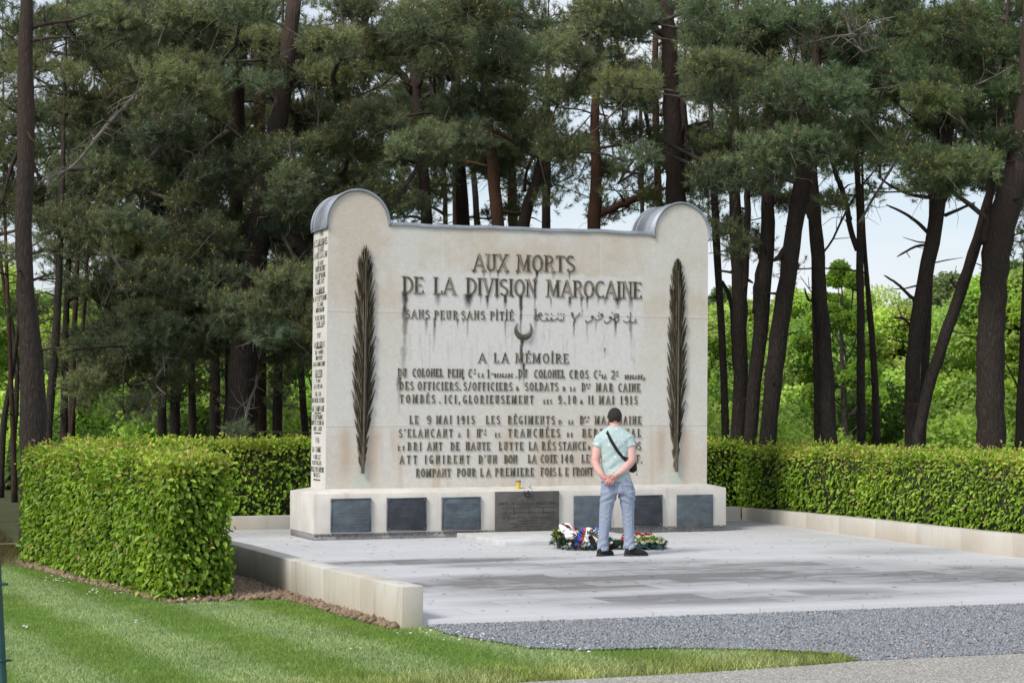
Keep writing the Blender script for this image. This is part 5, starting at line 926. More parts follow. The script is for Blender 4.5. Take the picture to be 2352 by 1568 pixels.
# every trunk of the photograph: label, depth, bark, points (x, y, width in pixels) from the foot up, side limbs [(x, y, w) ...]
B, Rb = 'b', 'r'
TRUNKS = [
 ('thick dark pine at the left edge, its foot just behind the big hedge', 24.8, B, [(76, 1013, 62), (74, 880, 58), (69, 763, 47), (56, 646, 38), (51, 490, 38), (57, 420, 40), (61, 300, 40), (57, 123, 34), (60, 40, 30)], [[(60, 66, 15), (110, 52, 10), (165, 48, 6), (215, 30, 4)], [(66, 95, 9), (130, 84, 6), (190, 88, 4)], [(60, 300, 12), (22, 390, 9), (5, 470, 6)]]),
 ('slim mossy pine leaning close to the thick left-edge pine', 29, B, [(110, 1010, 17), (113, 940, 18), (124, 842, 21), (131, 724, 18), (136, 600, 15), (142, 480, 13)], []),
 ('slim grey pine standing behind the top left end of the big hedge', 33, B, [(146, 1010, 19), (148, 860, 16), (151, 724, 14), (160, 560, 12)], []),
 ('thin reddish pine, one of a close pair behind the big hedge', 34, Rb, [(164, 1012, 17), (167, 860, 14), (170, 760, 12), (178, 620, 10)], []),
 ('thin pale leaning stem crossing in front of the reddish pair', 32, Rb, [(162, 1010, 8), (172, 900, 8), (186, 812, 10), (196, 700, 8)], []),
 ('dark pine above the middle of the big hedge, left of a close pair', 36, B, [(374, 1012, 22), (371, 939, 20), (377, 820, 20), (372, 700, 16), (340, 560, 13), (322, 460, 11)], []),
 ('upright dark pine above the big hedge, middle of a row of three', 35, B, [(401, 1012, 25), (402, 900, 24), (405, 760, 23), (408, 600, 20), (412, 450, 16)], []),
 ('slender straight pine above the big hedge, right of the row of three', 37, B, [(442, 1008, 18), (441, 860, 17), (437, 700, 15), (436, 560, 13)], []),
 ('medium pine above the right end of the big hedge', 38, B, [(494, 1005, 26), (492, 800, 23), (490, 650, 20), (486, 500, 17)], []),
 ('large ridged old pine left of the memorial with a sawn-off limb', 31, B, [(553, 1010, 78), (557, 880, 68), (560, 740, 62), (588, 580, 58), (602, 500, 56), (606, 440, 52), (624, 330, 44), (647, 246, 42), (664, 105, 36), (676, 0, 33)], [[(628, 535, 40), (672, 548, 38), (700, 575, 36), (712, 612, 30)], [(655, 210, 18), (700, 180, 15), (760, 150, 9)], [(590, 575, 15), (540, 560, 13), (478, 530, 10), (440, 490, 7)], [(602, 500, 14), (573, 420, 12), (566, 360, 8)]]),
 ('scaly grey pine half hidden in foliage left of the ridged old pine', 33.5, B, [(528, 1010, 30), (532, 800, 30), (540, 520, 31), (548, 316, 32), (545, 211, 32), (552, 123, 28), (556, 10, 24)], [[(520, 120, 17), (470, 200, 14), (440, 245, 12), (410, 300, 10), (390, 345, 8), (340, 420, 6)], [(462, 205, 10), (463, 265, 9), (440, 290, 7)]]),
 ('dark red pine stem between the grey pine and the ridged old pine', 36, Rb, [(600, 1010, 24), (600, 700, 24), (598, 500, 24), (597, 300, 26), (598, 220, 24), (604, 120, 20), (608, 30, 17)], [[(590, 262, 12), (565, 285, 9)]]),
 ('straight pine close to the left side of the memorial', 36, B, [(637, 1010, 23), (638, 900, 22), (640, 763, 22), (641, 620, 19), (644, 500, 16)], []),
 ('slightly bent slim pine touching the left side of the memorial', 38, B, [(702, 1000, 17), (697, 930, 16), (690, 842, 16), (682, 740, 15), (678, 620, 13)], [[(690, 690, 6), (672, 700, 5), (652, 690, 3)]]),
 ('curved thin trunk in the left corner behind the fence wires', 44, B, [(18, 1085, 16), (34, 985, 14), (41, 900, 12), (38, 800, 11), (18, 700, 9), (4, 640, 8)], []),
 ('dark leaning trunk cut by the left edge of the picture', 40, B, [(2, 1080, 16), (4, 990, 15), (22, 880, 12), (44, 780, 10), (46, 690, 8)], []),
 ('thin orange-barked pine in the left corner', 38, Rb, [(32, 1060, 13), (26, 900, 11), (20, 720, 9), (14, 590, 8), (10, 480, 7)], []),
 ('pine with forking upper trunk just left of the memorial peak', 34, B, [(990, 1010, 30), (988, 700, 28), (980, 480, 27), (970, 380, 26), (966, 292, 26), (953, 210, 26)], [[(953, 210, 22), (973, 155, 19), (983, 91, 18), (983, 0, 15)], [(950, 215, 18), (914, 155, 18), (863, 102, 19), (808, 40, 18), (780, 0, 14)], [(972, 226, 11), (1000, 210, 10), (1012, 190, 7)]]),
 ('short dark pine rising beside the left shoulder of the memorial', 40, B, [(978, 1000, 15), (977, 620, 14), (976, 516, 13), (971, 437, 13), (961, 370, 11), (955, 300, 9)], [[(974, 480, 6), (985, 500, 6), (988, 516, 5)]]),
 ('very thin dark pine above the memorial top, left of the thick dark one', 42, B, [(1026, 1000, 12), (1025, 620, 11), (1024, 518, 11), (1021, 419, 11), (1018, 300, 9)], []),
 ('thick dark pine above the left third of the memorial top', 37, B, [(1067, 1000, 34), (1066, 640, 33), (1064, 518, 32), (1060, 437, 30), (1055, 365, 24), (1051, 250, 19), (1048, 140, 15)], []),
 ('orange-barked thin pine high above the memorial lettering', 41, Rb, [(1046, 1000, 12), (1045, 500, 11), (1043, 255, 11), (1040, 170, 10), (1038, 80, 8)], []),
 ('narrow dark pine tucked beside the thick dark one above the memorial', 41, B, [(1100, 1000, 17), (1099, 640, 16), (1098, 518, 16), (1089, 430, 14), (1084, 330, 11)], []),
 ('reddish leaning pine above the middle of the memorial top', 34, Rb, [(1160, 1000, 34), (1154, 640, 33), (1145, 521, 31), (1136, 437, 29), (1132, 365, 26), (1125, 310, 23), (1114, 237, 19), (1109, 146, 16), (1104, 40, 13)], [[(1130, 385, 9), (1080, 372, 8), (1025, 368, 5)], [(1112, 140, 9), (1070, 155, 8), (1015, 135, 5)], [(1138, 300, 12), (1190, 330, 12), (1240, 365, 9)]]),
 ('reddish upright pine right of the leaning one above the memorial', 38, Rb, [(1182, 1000, 26), (1180, 640, 25), (1177, 510, 24), (1175, 365, 20), (1172, 250, 16), (1170, 120, 12)], []),
 ('sharply bent grey pine above the memorial with a crooked side stem', 35, B, [(1194, 1000, 34), (1193, 620, 31), (1196, 521, 30), (1210, 470, 27), (1234, 422, 23), (1244, 385, 19), (1245, 340, 18), (1254, 250, 14), (1258, 150, 11)], [[(1200, 492, 12), (1160, 488, 10), (1135, 470, 8)], [(1205, 440, 8), (1207, 390, 7), (1240, 340, 4)], [(1200, 492, 8), (1206, 515, 7)]]),
 ('grey pine right of the sharply bent one above the memorial', 39, B, [(1252, 1000, 22), (1253, 640, 21), (1254, 492, 20), (1256, 401, 18), (1258, 280, 15)], []),
 ('pine with broken limb stubs above the right third of the memorial', 35, Rb, [(1358, 1000, 34), (1360, 640, 32), (1364, 500, 30), (1373, 419, 27), (1366, 320, 20), (1365, 219, 20), (1374, 146, 16), (1385, 60, 12)], [[(1366, 500, 15), (1410, 476, 17), (1460, 458, 17), (1500, 440, 14), (1530, 432, 11)], [(1376, 340, 7), (1450, 330, 6), (1500, 300, 4)], [(1364, 258, 6), (1400, 268, 4)]]),
 ('thin dark pine left of the massive trunk at the memorial shoulder', 40, B, [(1478, 1000, 11), (1477, 640, 10), (1475, 485, 10), (1473, 328, 9), (1470, 200, 8)], []),
 ('reddish pine hugging the massive trunk at the memorial shoulder', 36, Rb, [(1520, 1000, 18), (1518, 640, 17), (1515, 467, 16), (1508, 364, 16), (1504, 200, 16), (1506, 60, 13)], [[(1512, 465, 12), (1490, 450, 10), (1472, 430, 9)]]),
 ('massive dark pine rising behind the right shoulder of the memorial', 33, B, [(1562, 1000, 52), (1560, 640, 50), (1553, 463, 47), (1550, 328, 46), (1543, 210, 41), (1537, 110, 35), (1530, 0, 30)], [[(1575, 440, 22), (1578, 340, 20), (1566, 215, 16)], [(1552, 300, 9), (1600, 285, 8), (1640, 275, 5)], [(1535, 90, 16), (1500, 60, 14), (1420, 45, 12), (1370, 40, 9)]]),
 ('thin forked pine hugging the right side of the memorial', 33, B, [(1667, 1013, 18), (1662, 842, 16), (1651, 646, 16), (1644, 520, 19), (1640, 430, 17), (1634, 330, 13)], [[(1657, 646, 10), (1668, 655, 10), (1680, 690, 10), (1684, 780, 9), (1686, 850, 8)]]),
 ('straight dark pine, left one of two joined at the foot', 32, B, [(1694, 1013, 36), (1702, 880, 33), (1701, 724, 33), (1695, 607, 33), (1687, 490, 27), (1686, 350, 21), (1690, 240, 16)], [[(1705, 724, 15), (1713, 640, 15), (1716, 500, 17), (1718, 390, 14), (1722, 300, 11)], [(1652, 622, 5), (1690, 626, 6), (1730, 650, 7)]]),
 ('bulging dark pine, right one of two joined at the foot', 31.5, B, [(1723, 1013, 32), (1732, 880, 32), (1743, 803, 34), (1750, 709, 36), (1761, 607, 31), (1765, 490, 33), (1763, 400, 25), (1768, 290, 18)], [[(1736, 720, 20), (1738, 640, 15), (1745, 600, 10)], [(1755, 860, 5), (1768, 842, 4)], [(1768, 480, 13), (1790, 440, 12), (1796, 390, 8)]]),
 ('big straight pine leaning to the right of the joined pair', 31, B, [(1763, 1015, 38), (1780, 842, 41), (1797, 705, 41), (1815, 607, 38), (1827, 490, 40), (1846, 404, 42), (1860, 330, 36), (1872, 230, 27)], [[(1815, 560, 20), (1790, 590, 14), (1776, 600, 8)]]),
 ('big pine leaning left whose top crosses the one beside it', 31.5, B, [(1905, 1020, 36), (1897, 880, 39), (1889, 744, 34), (1882, 627, 30), (1872, 500, 32), (1863, 410, 30), (1858, 320, 24), (1850, 220, 18)], [[(1884, 640, 8), (1862, 700, 7), (1850, 675, 5), (1848, 660, 3)], [(1862, 500, 16), (1850, 470, 14), (1838, 440, 10)], [(1880, 590, 6), (1905, 570, 5), (1935, 500, 5), (1975, 430, 5), (2020, 380, 3)]]),
 ('slim stem half hidden behind the big left-leaning pine', 37, B, [(1877, 1016, 14), (1875, 880, 13), (1872, 760, 12), (1868, 640, 9)], []),
 ('slender fork-topped pine in the open gap, left of a pair', 33, B, [(1979, 1015, 20), (1977, 842, 19), (1977, 685, 18), (1973, 588, 17), (1977, 510, 15), (1968, 387, 13), (1962, 280, 10)], [[(1970, 575, 14), (1956, 540, 13), (1939, 440, 13), (1918, 404, 11), (1905, 340, 8)]]),
 ('slender leaning pine in the open gap, right of a pair', 34, B, [(2014, 1015, 18), (2011, 880, 16), (2001, 744, 15), (1991, 646, 11), (1985, 560, 8), (1982, 470, 6)], []),
 ('tall pine with a forked top and a bare reaching branch', 31.5, B, [(2093, 1016, 33), (2095, 842, 35), (2108, 724, 37), (2126, 646, 34), (2140, 568, 34), (2150, 490, 36), (2160, 455, 36)], [[(2158, 460, 24), (2154, 387, 20), (2150, 316, 14), (2148, 220, 10)], [(2162, 460, 26), (2182, 404, 24), (2199, 351, 22), (2227, 299, 18), (2250, 220, 14), (2262, 130, 10)], [(2102, 690, 10), (2085, 675, 8), (2060, 650, 6), (2030, 632, 4)], [(2138, 540, 9), (2105, 508, 8), (2070, 485, 6), (2035, 470, 4)], [(2150, 455, 10), (2100, 450, 8), (2060, 436, 7), (2020, 410, 5)], [(2100, 760, 8), (2075, 728, 6), (2050, 730, 4)], [(2170, 495, 9), (2205, 480, 7), (2240, 465, 5)], [(2150, 566, 7), (2110, 560, 6), (2060, 590, 4)]]),
 ('grey stem standing right behind the tall fork-topped pine', 36, B, [(2116, 1012, 19), (2126, 803, 20), (2133, 700, 18), (2138, 600, 14)], []),
 ('strongly slanting pine leaning across towards the thickest trunk', 30.5, B, [(2106, 1016, 24), (2116, 959, 25), (2133, 880, 29), (2167, 783, 27), (2202, 685, 26), (2232, 588, 26), (2256, 520, 25), (2275, 440, 20), (2292, 350, 15)], [[(2196, 660, 6), (2180, 640, 5)], [(2232, 690, 4), (2250, 686, 3)]]),
 ('thickest dark trunk near the right edge with a scar on its bark', 30, B, [(2274, 1033, 66), (2274, 880, 64), (2275, 763, 62), (2282, 646, 62), (2291, 568, 66), (2302, 500, 68), (2326, 439, 62), (2344, 370, 54), (2352, 270, 42), (2356, 160, 30)], [[(2262, 560, 30), (2268, 510, 30), (2290, 480, 22)]]),
 ('pine cut by the right edge of the picture', 31, B, [(2343, 1037, 26), (2348, 880, 22), (2354, 720, 20), (2362, 560, 17)], [[(2342, 900, 6), (2325, 860, 5), (2310, 835, 3)]]),
]
def trunk_path(D, pts):
    """traced points at depth D carried down to the ground and up above the frame"""
    Q = [P(x, y, D) for x, y, w in pts]; R = [w / FPX * D / 2 for x, y, w in pts]
    a, b_ = Q[0], Q[1]; d = (a - b_) / max(b_[2] - a[2], .05); g = a + d * (a[2] + .15) * np.array([.55, .55, 1.0]); Q.insert(0, g); R.insert(0, R[0] * 1.18)
    if Q[1][2] > .9: m = (g * .6 + Q[1] * .4); Q.insert(1, m); R.insert(1, R[1] * 1.03)
    return Q, R
def smooth_path(Q, R, k=3, jit=0.0):
    Q = np.array(Q); R = np.array(R); s = np.concatenate([[0], np.cumsum(np.linalg.norm(np.diff(Q, axis=0), axis=1))]); t = np.linspace(0, s[-1], max(6, len(Q) * k))
    q = np.stack([np.interp(t, s, Q[:, i]) for i in range(3)], 1); r = np.interp(t, s, R)
    for _ in range(3): q[1:-1] = (q[:-2] + 2 * q[1:-1] + q[2:]) / 4; r[1:-1] = (r[:-2] + 2 * r[1:-1] + r[2:]) / 4
    if jit: q[1:-1] += RS.normal(0, jit, (len(q) - 2, 3)) * r[1:-1, None]
    return q, r
TREES = []
for label, D, bk, pts, limbs in TRUNKS:
    Q, R = trunk_path(D, pts); root = thing('pine_tree', label, 'pine tree', (Q[0][0], Q[0][1], -0.06), 0, 'pines of the wood behind the memorial')
    top = Q[-1]; up = (Q[-1] - Q[-2]) / np.linalg.norm(Q[-1] - Q[-2]); hgt = max(0.0, 8.2 + RS.uniform(-1, 1.5) - top[2])
    if hgt > .4:
        for k in (.5, 1.0): Q.append(top + (up * .45 + np.array([0, 0, .7])) * hgt * k); R.append(R[len(pts)] * 0 + R[-1] * (.62 if k < 1 else .3))
    q, r = smooth_path(Q, R, 3, .05); b = MB(); b.tube(q, r, 12, jit=.07); b.build('trunk', BARKR if bk == Rb else BARK, root, True)
    nodes = [(q[i], r[i]) for i in range(len(q))]; lm = MB(); nl = 0; bkm = BARKR if bk == Rb else BARK
    for li in limbs:
        dd = np.cumsum(np.concatenate([[0], RS.uniform(-.12, .12, len(li) - 1)])); lq = [P(x, y, D + e) for (x, y, w), e in zip(li, dd)]; lr = [max(w / FPX * D / 2, .008) for _, _, w in li]
        lq, lr = smooth_path(lq, lr, 3, .08); lr[-1] *= .5; lm = MB(); lm.tube(lq, lr, 8, jit=.06)
        for j in range(2, len(lq)): nodes.append((lq[j], lr[j]))
        for j in range(2, len(lq) - 1):          # snags and side twigs
            if RS.rand() < .35:
                e = lq[j] + unit(RS.normal(0, 1, 3) + np.array([0, 0, .4])) * RS.uniform(.12, .45); m_ = (lq[j] + e) / 2 + RS.normal(0, .04, 3); lm.tube([lq[j], m_, e], [lr[j] * .45, lr[j] * .3, .004], 5)
        lm.build('limb', bkm, root, True)
    lm = MB()
    for j in range(3, len(q) - 2):               # dead snags on the trunk
        if RS.rand() < .38:
            e = q[j] + unit(np.array([RS.normal(), RS.normal(), RS.uniform(-.3, .5)])) * (r[j] + RS.uniform(.08, .55)); m_ = (q[j] * .5 + e * .5) + np.array([0, 0, RS.uniform(-.05, .06)]); lm.tube([q[j], m_, e], [max(.014, r[j] * .16), .012, .004], 5); nl += 1
    if nl: lm.build('dead_snags', bkm, root, True)
    TREES.append(dict(root=root, D=D, nodes=nodes, q=q, clumps=[]))
# how thick the pine foliage hangs, cell by cell of the view (49 px cells, 0 none to 9 dense), read from the photograph
DENS = ["654588888888877777778888888888668999998999999999", "654488888888877777778888888886699999799899999999", "655568888888878888888888888877669999998788999999", "665758888888888888888888888777668999999899999999",
 "665868888888888888888886777776658999999999999999", "665878888888888888888876867755657999999999999998", "665888888888888888888777876656667899999999977888", "666888888888888888887677766555557788987766577788",
 "667888888888888888876655665544446787665432476678", "556888888888888877754433433345433345776543312343", "347888888888888755433222345332234553200000010135", "236788888888876500000000000000000242100000000012",
 "134788888888887800000000000000000333321000100000", "134688888888888800000000000000000112321000000000", "123678888888888800000000000000000000100000000000", "113678888888886500000000000000000000000000000000",
 "113577777776654300000000000000000000000000000000", "012466665555443200000000000000000000000000000000", "001355554444332200000000000000000000000000000000", "001123344443222100000000000000000000000000000000", "000011122222111100000000000000000000000000000000"]
def scatter_clumps():
    base = np.array([[t['q'][0][0], t['q'][0][1]] for t in TREES]); tops = np.array([t['q'][:, 2].max() for t in TREES])
    def give(p, size, nt_, tone):
        d = np.hypot(base[:, 0] - p[0], base[:, 1] - p[1]); 
        # distance to the tree at the clump's own height
        e = np.array([np.min(np.linalg.norm(t['q'] - p, axis=1)) for t in TREES]); k = int(np.argmin(e + RS.uniform(0, .8, len(e)) + .15 * d)); TREES[k]['clumps'].append((p, size, nt_, tone if isinstance(tone, tuple) else (RS.uniform(.7, 1.2), RS.rand())))
    VIS = [(9, 480, 620), (9, 0, 130), (10, 190, 330), (11, 200, 300), (17, 90, 300), (20, 400, 520), (23, 280, 520), (25, 380, 520), (27, 230, 500), (30, 0, 470), (34, 380, 500), (35, 400, 520), (37, 420, 600), (39, 440, 600), (42, 460, 600), (32, 440, 520), (33, 430, 520)]
    def behind(x, y, D):
        for ti, ya, yb in VIS:
            if ya < y < yb:
                pts = TRUNKS[ti][3]; yy = [p[1] for p in pts][::-1]; xt = np.interp(y, yy, [p[0] for p in pts][::-1]); w = np.interp(y, yy, [p[2] for p in pts][::-1])
                if abs(x - xt) < w / 2 + 26 and D < TRUNKS[ti][1] + .5 and RS.rand() < .9: D = TRUNKS[ti][1] + RS.uniform(.8, 4)
        return D
    GRID = np.array([[int(ch) for ch in row.ljust(48, row[-1])] for row in DENS])
    def dens(x, y):
        i, j = int(math.floor(y / 49)), int(math.floor(x / 49)); return GRID[min(max(i, 0), len(GRID) - 1), min(max(j, 0), 47)] if i < len(GRID) else 0
    for i in range(len(GRID)):
        for j in range(48):
            d = int(GRID[i, j])
            if d == 0: continue
            # boughs: drooping plates of clumps that share a depth, a tone and a direction
            lam = (.78 if j < 16 else .64) * (d / 9) ** 1.1; nn = int(lam) + (RS.rand() < lam % 1)
            for k in range(nn):
                x, y = (j + RS.uniform(0, 1)) * 49, (i + RS.uniform(0, 1)) * 49; D = RS.choice([RS.uniform(28.0, 32.5), RS.uniform(31, 37)], p=[.62, .38]); D = behind(x, y, D); sd = RS.choice([-1, 1]); ln = RS.uniform(60, 150); dr = RS.uniform(-.10, .45); tone = (RS.uniform(.65, 1.45), RS.rand()); dd = RS.uniform(-1.2, .8); m = RS.randint(6, 12)
                for q in range(m):
                    u = (q + RS.uniform(-.3, .3)) / m; xx, yy = x + sd * ln * (u - .5) + RS.normal(0, 9), y + dr * ln * u * u + RS.normal(0, 11)
                    if RS.rand() > (dens(xx, yy) / 8.0) ** 1.1: continue
                    Dq = max(28.2 + (1.2 if 680 < xx < 1680 and yy > 380 else 0), behind(xx, yy, D + dd * u + RS.normal(0, .15))); give(P(xx, yy, Dq), .255 * RS.uniform(.75, 1.25) * (1.1 - .35 * u), 30, tone)
            lam = (2.0 if j < 20 else 1.35) * (d / 9) ** 1.9; nn = int(lam) + (RS.rand() < lam % 1)
            for k in range(nn):
                x, y = (j + RS.uniform(-.1, 1.1)) * 49, (i + RS.uniform(-.1, 1.1)) * 49; D = behind(x, y, RS.choice([RS.uniform(30, 37), RS.uniform(37, 45)], p=[.35, .65])); give(P(x, y, D), .34 * RS.uniform(.8, 1.3) * (D / 34), 30, (RS.uniform(.75, 1.2), RS.rand()))
    for _ in range(300):       # crowns above the frame
        D = RS.uniform(29, 42); give(P(RS.uniform(-250, 2600), RS.uniform(-800, -30), D), RS.uniform(.45, .8), 20, 6)
    for _ in range(150):       # sides of the wood just outside the frame
        D = RS.uniform(29, 40); x = RS.choice([RS.uniform(-260, 0), RS.uniform(2352, 2600)]); give(P(x, RS.uniform(0, 600), D), RS.uniform(.4, .7), 18, 6)
scatter_clumps()
def grow(t):
    cl = t['clumps']
    if not cl: return
    nodes = [(p, r, -1) for p, r in t['nodes'] if p[2] > 1.3]; pos = np.array([n[0] for n in nodes]); nb = len(nodes)
    order = sorted(range(len(cl)), key=lambda i: np.min(np.linalg.norm(pos - cl[i][0], axis=1))); par = {}; P_all = list(pos); ids = []
    arr = np.array(P_all)
    for i in order:
        c = cl[i][0]; dv = c - arr; dist = np.linalg.norm(dv, axis=1) + np.clip(arr[:, 2] - c[2], 0, None) * .35; k = int(np.argmin(dist)); par[i] = k; ids.append(i); arr = np.concatenate([arr, c[None]])
    idx = {nb + j: i for j, i in enumerate(ids)}; load = {i: 1 for i in ids}
    for i in reversed(ids):
        k = par[i]
        if k in idx: load[idx[k]] += load[i]
    b = MB(); tw = MB(); bare = MB()
    for i in ids:
        a = arr[par[i]]; c = cl[i][0]; L = np.linalg.norm(c - a); r = .0065 * math.sqrt(load[i]) + .003
        if L > .04:
            sag = np.array([RS.normal(0, .07), RS.normal(0, .07), RS.uniform(-.10, .06)]) * L; m1 = a + (c - a) * .35 + sag; m2 = a + (c - a) * .7 + sag * .8; b.tube([a, m1, m2, c], [min(r * 1.25, .06), min(r * 1.1, .05), min(r, .045), min(r * .8, .04)], 5, cap=False)
    Pt, D, S, C = [], [], [], []
    for i in ids:
        c, s, n, tn = cl[i]; u = unit(RS.normal(0, 1, (n, 3))) * (RS.uniform(.15, 1, (n, 1)) ** .6); p = c + u * np.array([s, s, s * .68]); dirn = unit(u * 1.0 + np.array([0, 0, .75]) + RS.normal(0, .3, (n, 3)))
        Pt.append(p); D.append(dirn); S.append(RS.uniform(.115, .175, n) * (1.0 if s < .42 else 1.5)); tone = tn[0] * RS.uniform(.88, 1.12); hue = tn[1]; colr = np.array([0.112, 0.148, 0.094]) * (1 - hue) + np.array([0.150, 0.164, 0.080]) * hue
        rt = np.clip((np.dot(c, _rt) - 2.0) / 4, 0, 1); colr = colr * (1 + np.array([.10, .28, .14]) * rt + .32 * (1 - rt))  # needle colour carries light: left shade lifted, right tinted a lit green
        C.append(np.repeat((colr * tone)[None], n, 0) * RS.uniform(.8, 1.2, (n, 1)))
        for _ in range(1 + (RS.rand() < .5)):       # thin bare sprays hanging out of the foliage
            e = c + unit(RS.normal(0, 1, 3) + np.array([0, 0, -.35]) - FH * .5) * RS.uniform(.25, .6); k1 = c + (e - c) * .5 + RS.normal(0, .06, 3); bare.tube([c, k1, e, e + RS.normal(0, .07, 3) + np.array([0, 0, -.05])], [.0055, .0045, .0035, .002], 3, cap=False)
        for j in range(0, n, 4): tw.tube([c + (p[j] - c) * .1, c + (p[j] - c) * .6 + RS.normal(0, .02, 3), p[j]], [.006, .004, .0025], 3, cap=False)
    b.build('branch', TWIG, t['root'], True); tw.build('twigs', TWIG, t['root']); bare.build('bare_twigs', DEAD, t['root'])
    V, F3, C3 = tufts_mesh(np.concatenate(Pt), np.concatenate(D), np.concatenate(S), np.concatenate(C), .34, CONEC); np_mesh('crown', V, F3, PINE, t['root'], False, C3)
for t in TREES: grow(t)
def dead_boughs():
    """bare grey boughs and twigs hanging in the foliage, each on the pine it grows from"""
    rs = np.random.RandomState(9)
    sets = [(10, 30.2, [(525, 300, 9), (480, 330, 8), (430, 380, 7), (395, 430, 6)]), (9, 29.9, [(460, 205, 10), (420, 270, 9), (365, 340, 9), (328, 380, 6)]), (0, 27.5, [(325, 205, 9), (300, 232, 9), (262, 268, 9), (225, 312, 8), (200, 348, 8), (170, 382, 6), (128, 405, 4), (90, 418, 3)]), (9, 29.5, [(240, 700, 3), (262, 640, 4), (284, 655, 4), (304, 710, 3)]),
        (6, 30, [(372, 812, 3), (380, 840, 4), (352, 870, 4), (360, 890, 4), (382, 905, 3)]), (34, 29.6, [(1990, 130, 10), (1955, 88, 8), (1948, 55, 6), (1935, 20, 3)]), (34, 29.5, [(1955, 80, 6), (1900, 86, 5), (1860, 100, 4), (1830, 108, 3)]), (34, 29.6, [(1956, 78, 6), (2000, 52, 5), (2050, 40, 3)]), (34, 29.7, [(1958, 84, 5), (2005, 72, 4), (1998, 80, 3)]),
        (35, 30.2, [(1975, 510, 7), (2020, 430, 6), (2060, 370, 6), (2090, 300, 5)]), (41, 29.8, [(2100, 210, 6), (2180, 215, 5), (2260, 190, 4), (2330, 150, 3)]), (9, 29.8, [(430, 470, 9), (470, 520, 10), (520, 550, 10), (560, 570, 8)]), (9, 29.4, [(560, 1010, 8), (568, 930, 8), (592, 880, 5), (590, 860, 4)]), (17, 30, [(760, 350, 4), (720, 400, 4), (690, 470, 3)]), (10, 29.8, [(600, 390, 6), (575, 420, 5), (520, 440, 4), (465, 435, 3)]), (23, 31, [(690, 160, 8), (720, 200, 7), (735, 250, 5), (728, 300, 3)])]
    for ti, D, pts in sets:
        q, r = smooth_path([P(x, y, D + rs.uniform(-.15, .15)) for x, y, w in pts], [w / FPX * D / 2 for x, y, w in pts], 3, .12); b = MB(); b.tube(q, r, 6)
        for j in range(1, len(q) - 1):
            for _ in range(2):
                if rs.rand() < .75:
                    e = q[j] + unit(rs.normal(0, 1, 3) + np.array([0, 0, -.2])) * rs.uniform(.15, .5); m = (q[j] + e) / 2 + rs.normal(0, .05, 3); b.tube([q[j], m, e], [max(.006, r[j] * .5), .005, .003], 4)
                    f = m + unit(rs.normal(0, 1, 3)) * rs.uniform(.08, .25); b.tube([m, f], [.004, .0025], 3)
        b.build('dead_bough', DEAD, TREES[ti]['root'])
dead_boughs()
# ------------------------------------------------------------------ the bright broadleaf wood beyond the pines
BLEAF = leafy('broad_leaf', 0.45, 0.5, 0.25, rnd=0.22)
WOODB = simple('grey_bark', (0.06, 0.052, 0.042), (0.13, 0.115, 0.095), 0.9, 10, 0.4, 0.03)
def crown_data(rs, clumps, per, ln, cols):
    Pt, D, N2, C = [], [], [], []
    for c, s in clumps:
        n = int(per * (s[0] * s[1] * s[2]) ** (1 / 3.) ** 2 * 2.2); u = unit(rs.normal(0, 1, (n, 3))); p = c + u * np.array(s) * (rs.uniform(.35, 1.08, (n, 1)) ** .5); Pt.append(p); N2.append(u * .7 + np.array([0, 0, .6]) + rs.normal(0, .45, (n, 3))); D.append(u * .5 + np.array([0, 0, -.4]) + rs.normal(0, .6, (n, 3)))
        k = rs.uniform(.75, 1.25); C.append(cols[rs.randint(0, len(cols))] * k * rs.uniform(.75, 1.25, (n, 1)))
    Pt, D, N2, C = map(np.concatenate, (Pt, D, N2, C)); l = rs.uniform(ln * .75, ln * 1.25, len(Pt)); return leaf_mesh(Pt, D, N2, l, l * .7, C)
GREENS = [np.array([0.40, 0.55, 0.14]), np.array([0.34, 0.50, 0.13]), np.array([0.47, 0.58, 0.20]), np.array([0.29, 0.43, 0.13])]
def broadleaf(name, h, rx, seed, n, ln, cols, base=.25, cat='tree', sz=(.20, .36)):
    rs = np.random.RandomState(seed); t = thing(name, '', cat, (0, 0, 0)); b = MB(); lean = rs.normal(0, .03, 2); sp = [(0, 0, -.1), (lean[0] * h * .4, lean[1] * h * .4, h * .35), (lean[0] * h, lean[1] * h, h * .85)]; b.tube(*smooth_path(sp, [h * .020, h * .015, h * .004]), 7)
    cl = []
    for i in range(n):
        z = rs.uniform(base, 1.0); w = math.sin(min(1.0, (z - base * .5) / (1 - base * .5) * 1.02) * math.pi * .86 + .25) ; a = rs.uniform(0, 6.283); rr = rx * max(w, .15) * rs.uniform(.25, 1.0) ** .6; c = np.array([rr * math.cos(a), rr * math.sin(a), h * z]); s = rx * rs.uniform(*sz); cl.append((c, (s, s, s * .75)))
        if rs.rand() < .5: k = np.array([0, 0, h * max(.12, z - .22)]); b.tube([k, (k + c) / 2 + np.array([0, 0, -.05 * h]), c], [h * .006, h * .004, h * .002], 4, cap=False)
    b.build('trunk', WOODB, t, True); V, Q, C = crown_data(rs, cl, 430 / ln * .12, ln, cols); np_mesh('crown', V, Q, BLEAF, t, False, C, local=True)
    return t
def copy_tree(o, loc, rz, sc, label, group):
    c = o.copy(); COL.objects.link(c); c.location = loc; c.rotation_euler = (0, 0, rz); c.scale = sc; c['label'] = label; c['group'] = group
    for ch in list(o.children): d = ch.copy(); COL.objects.link(d); d.parent = c
    return c
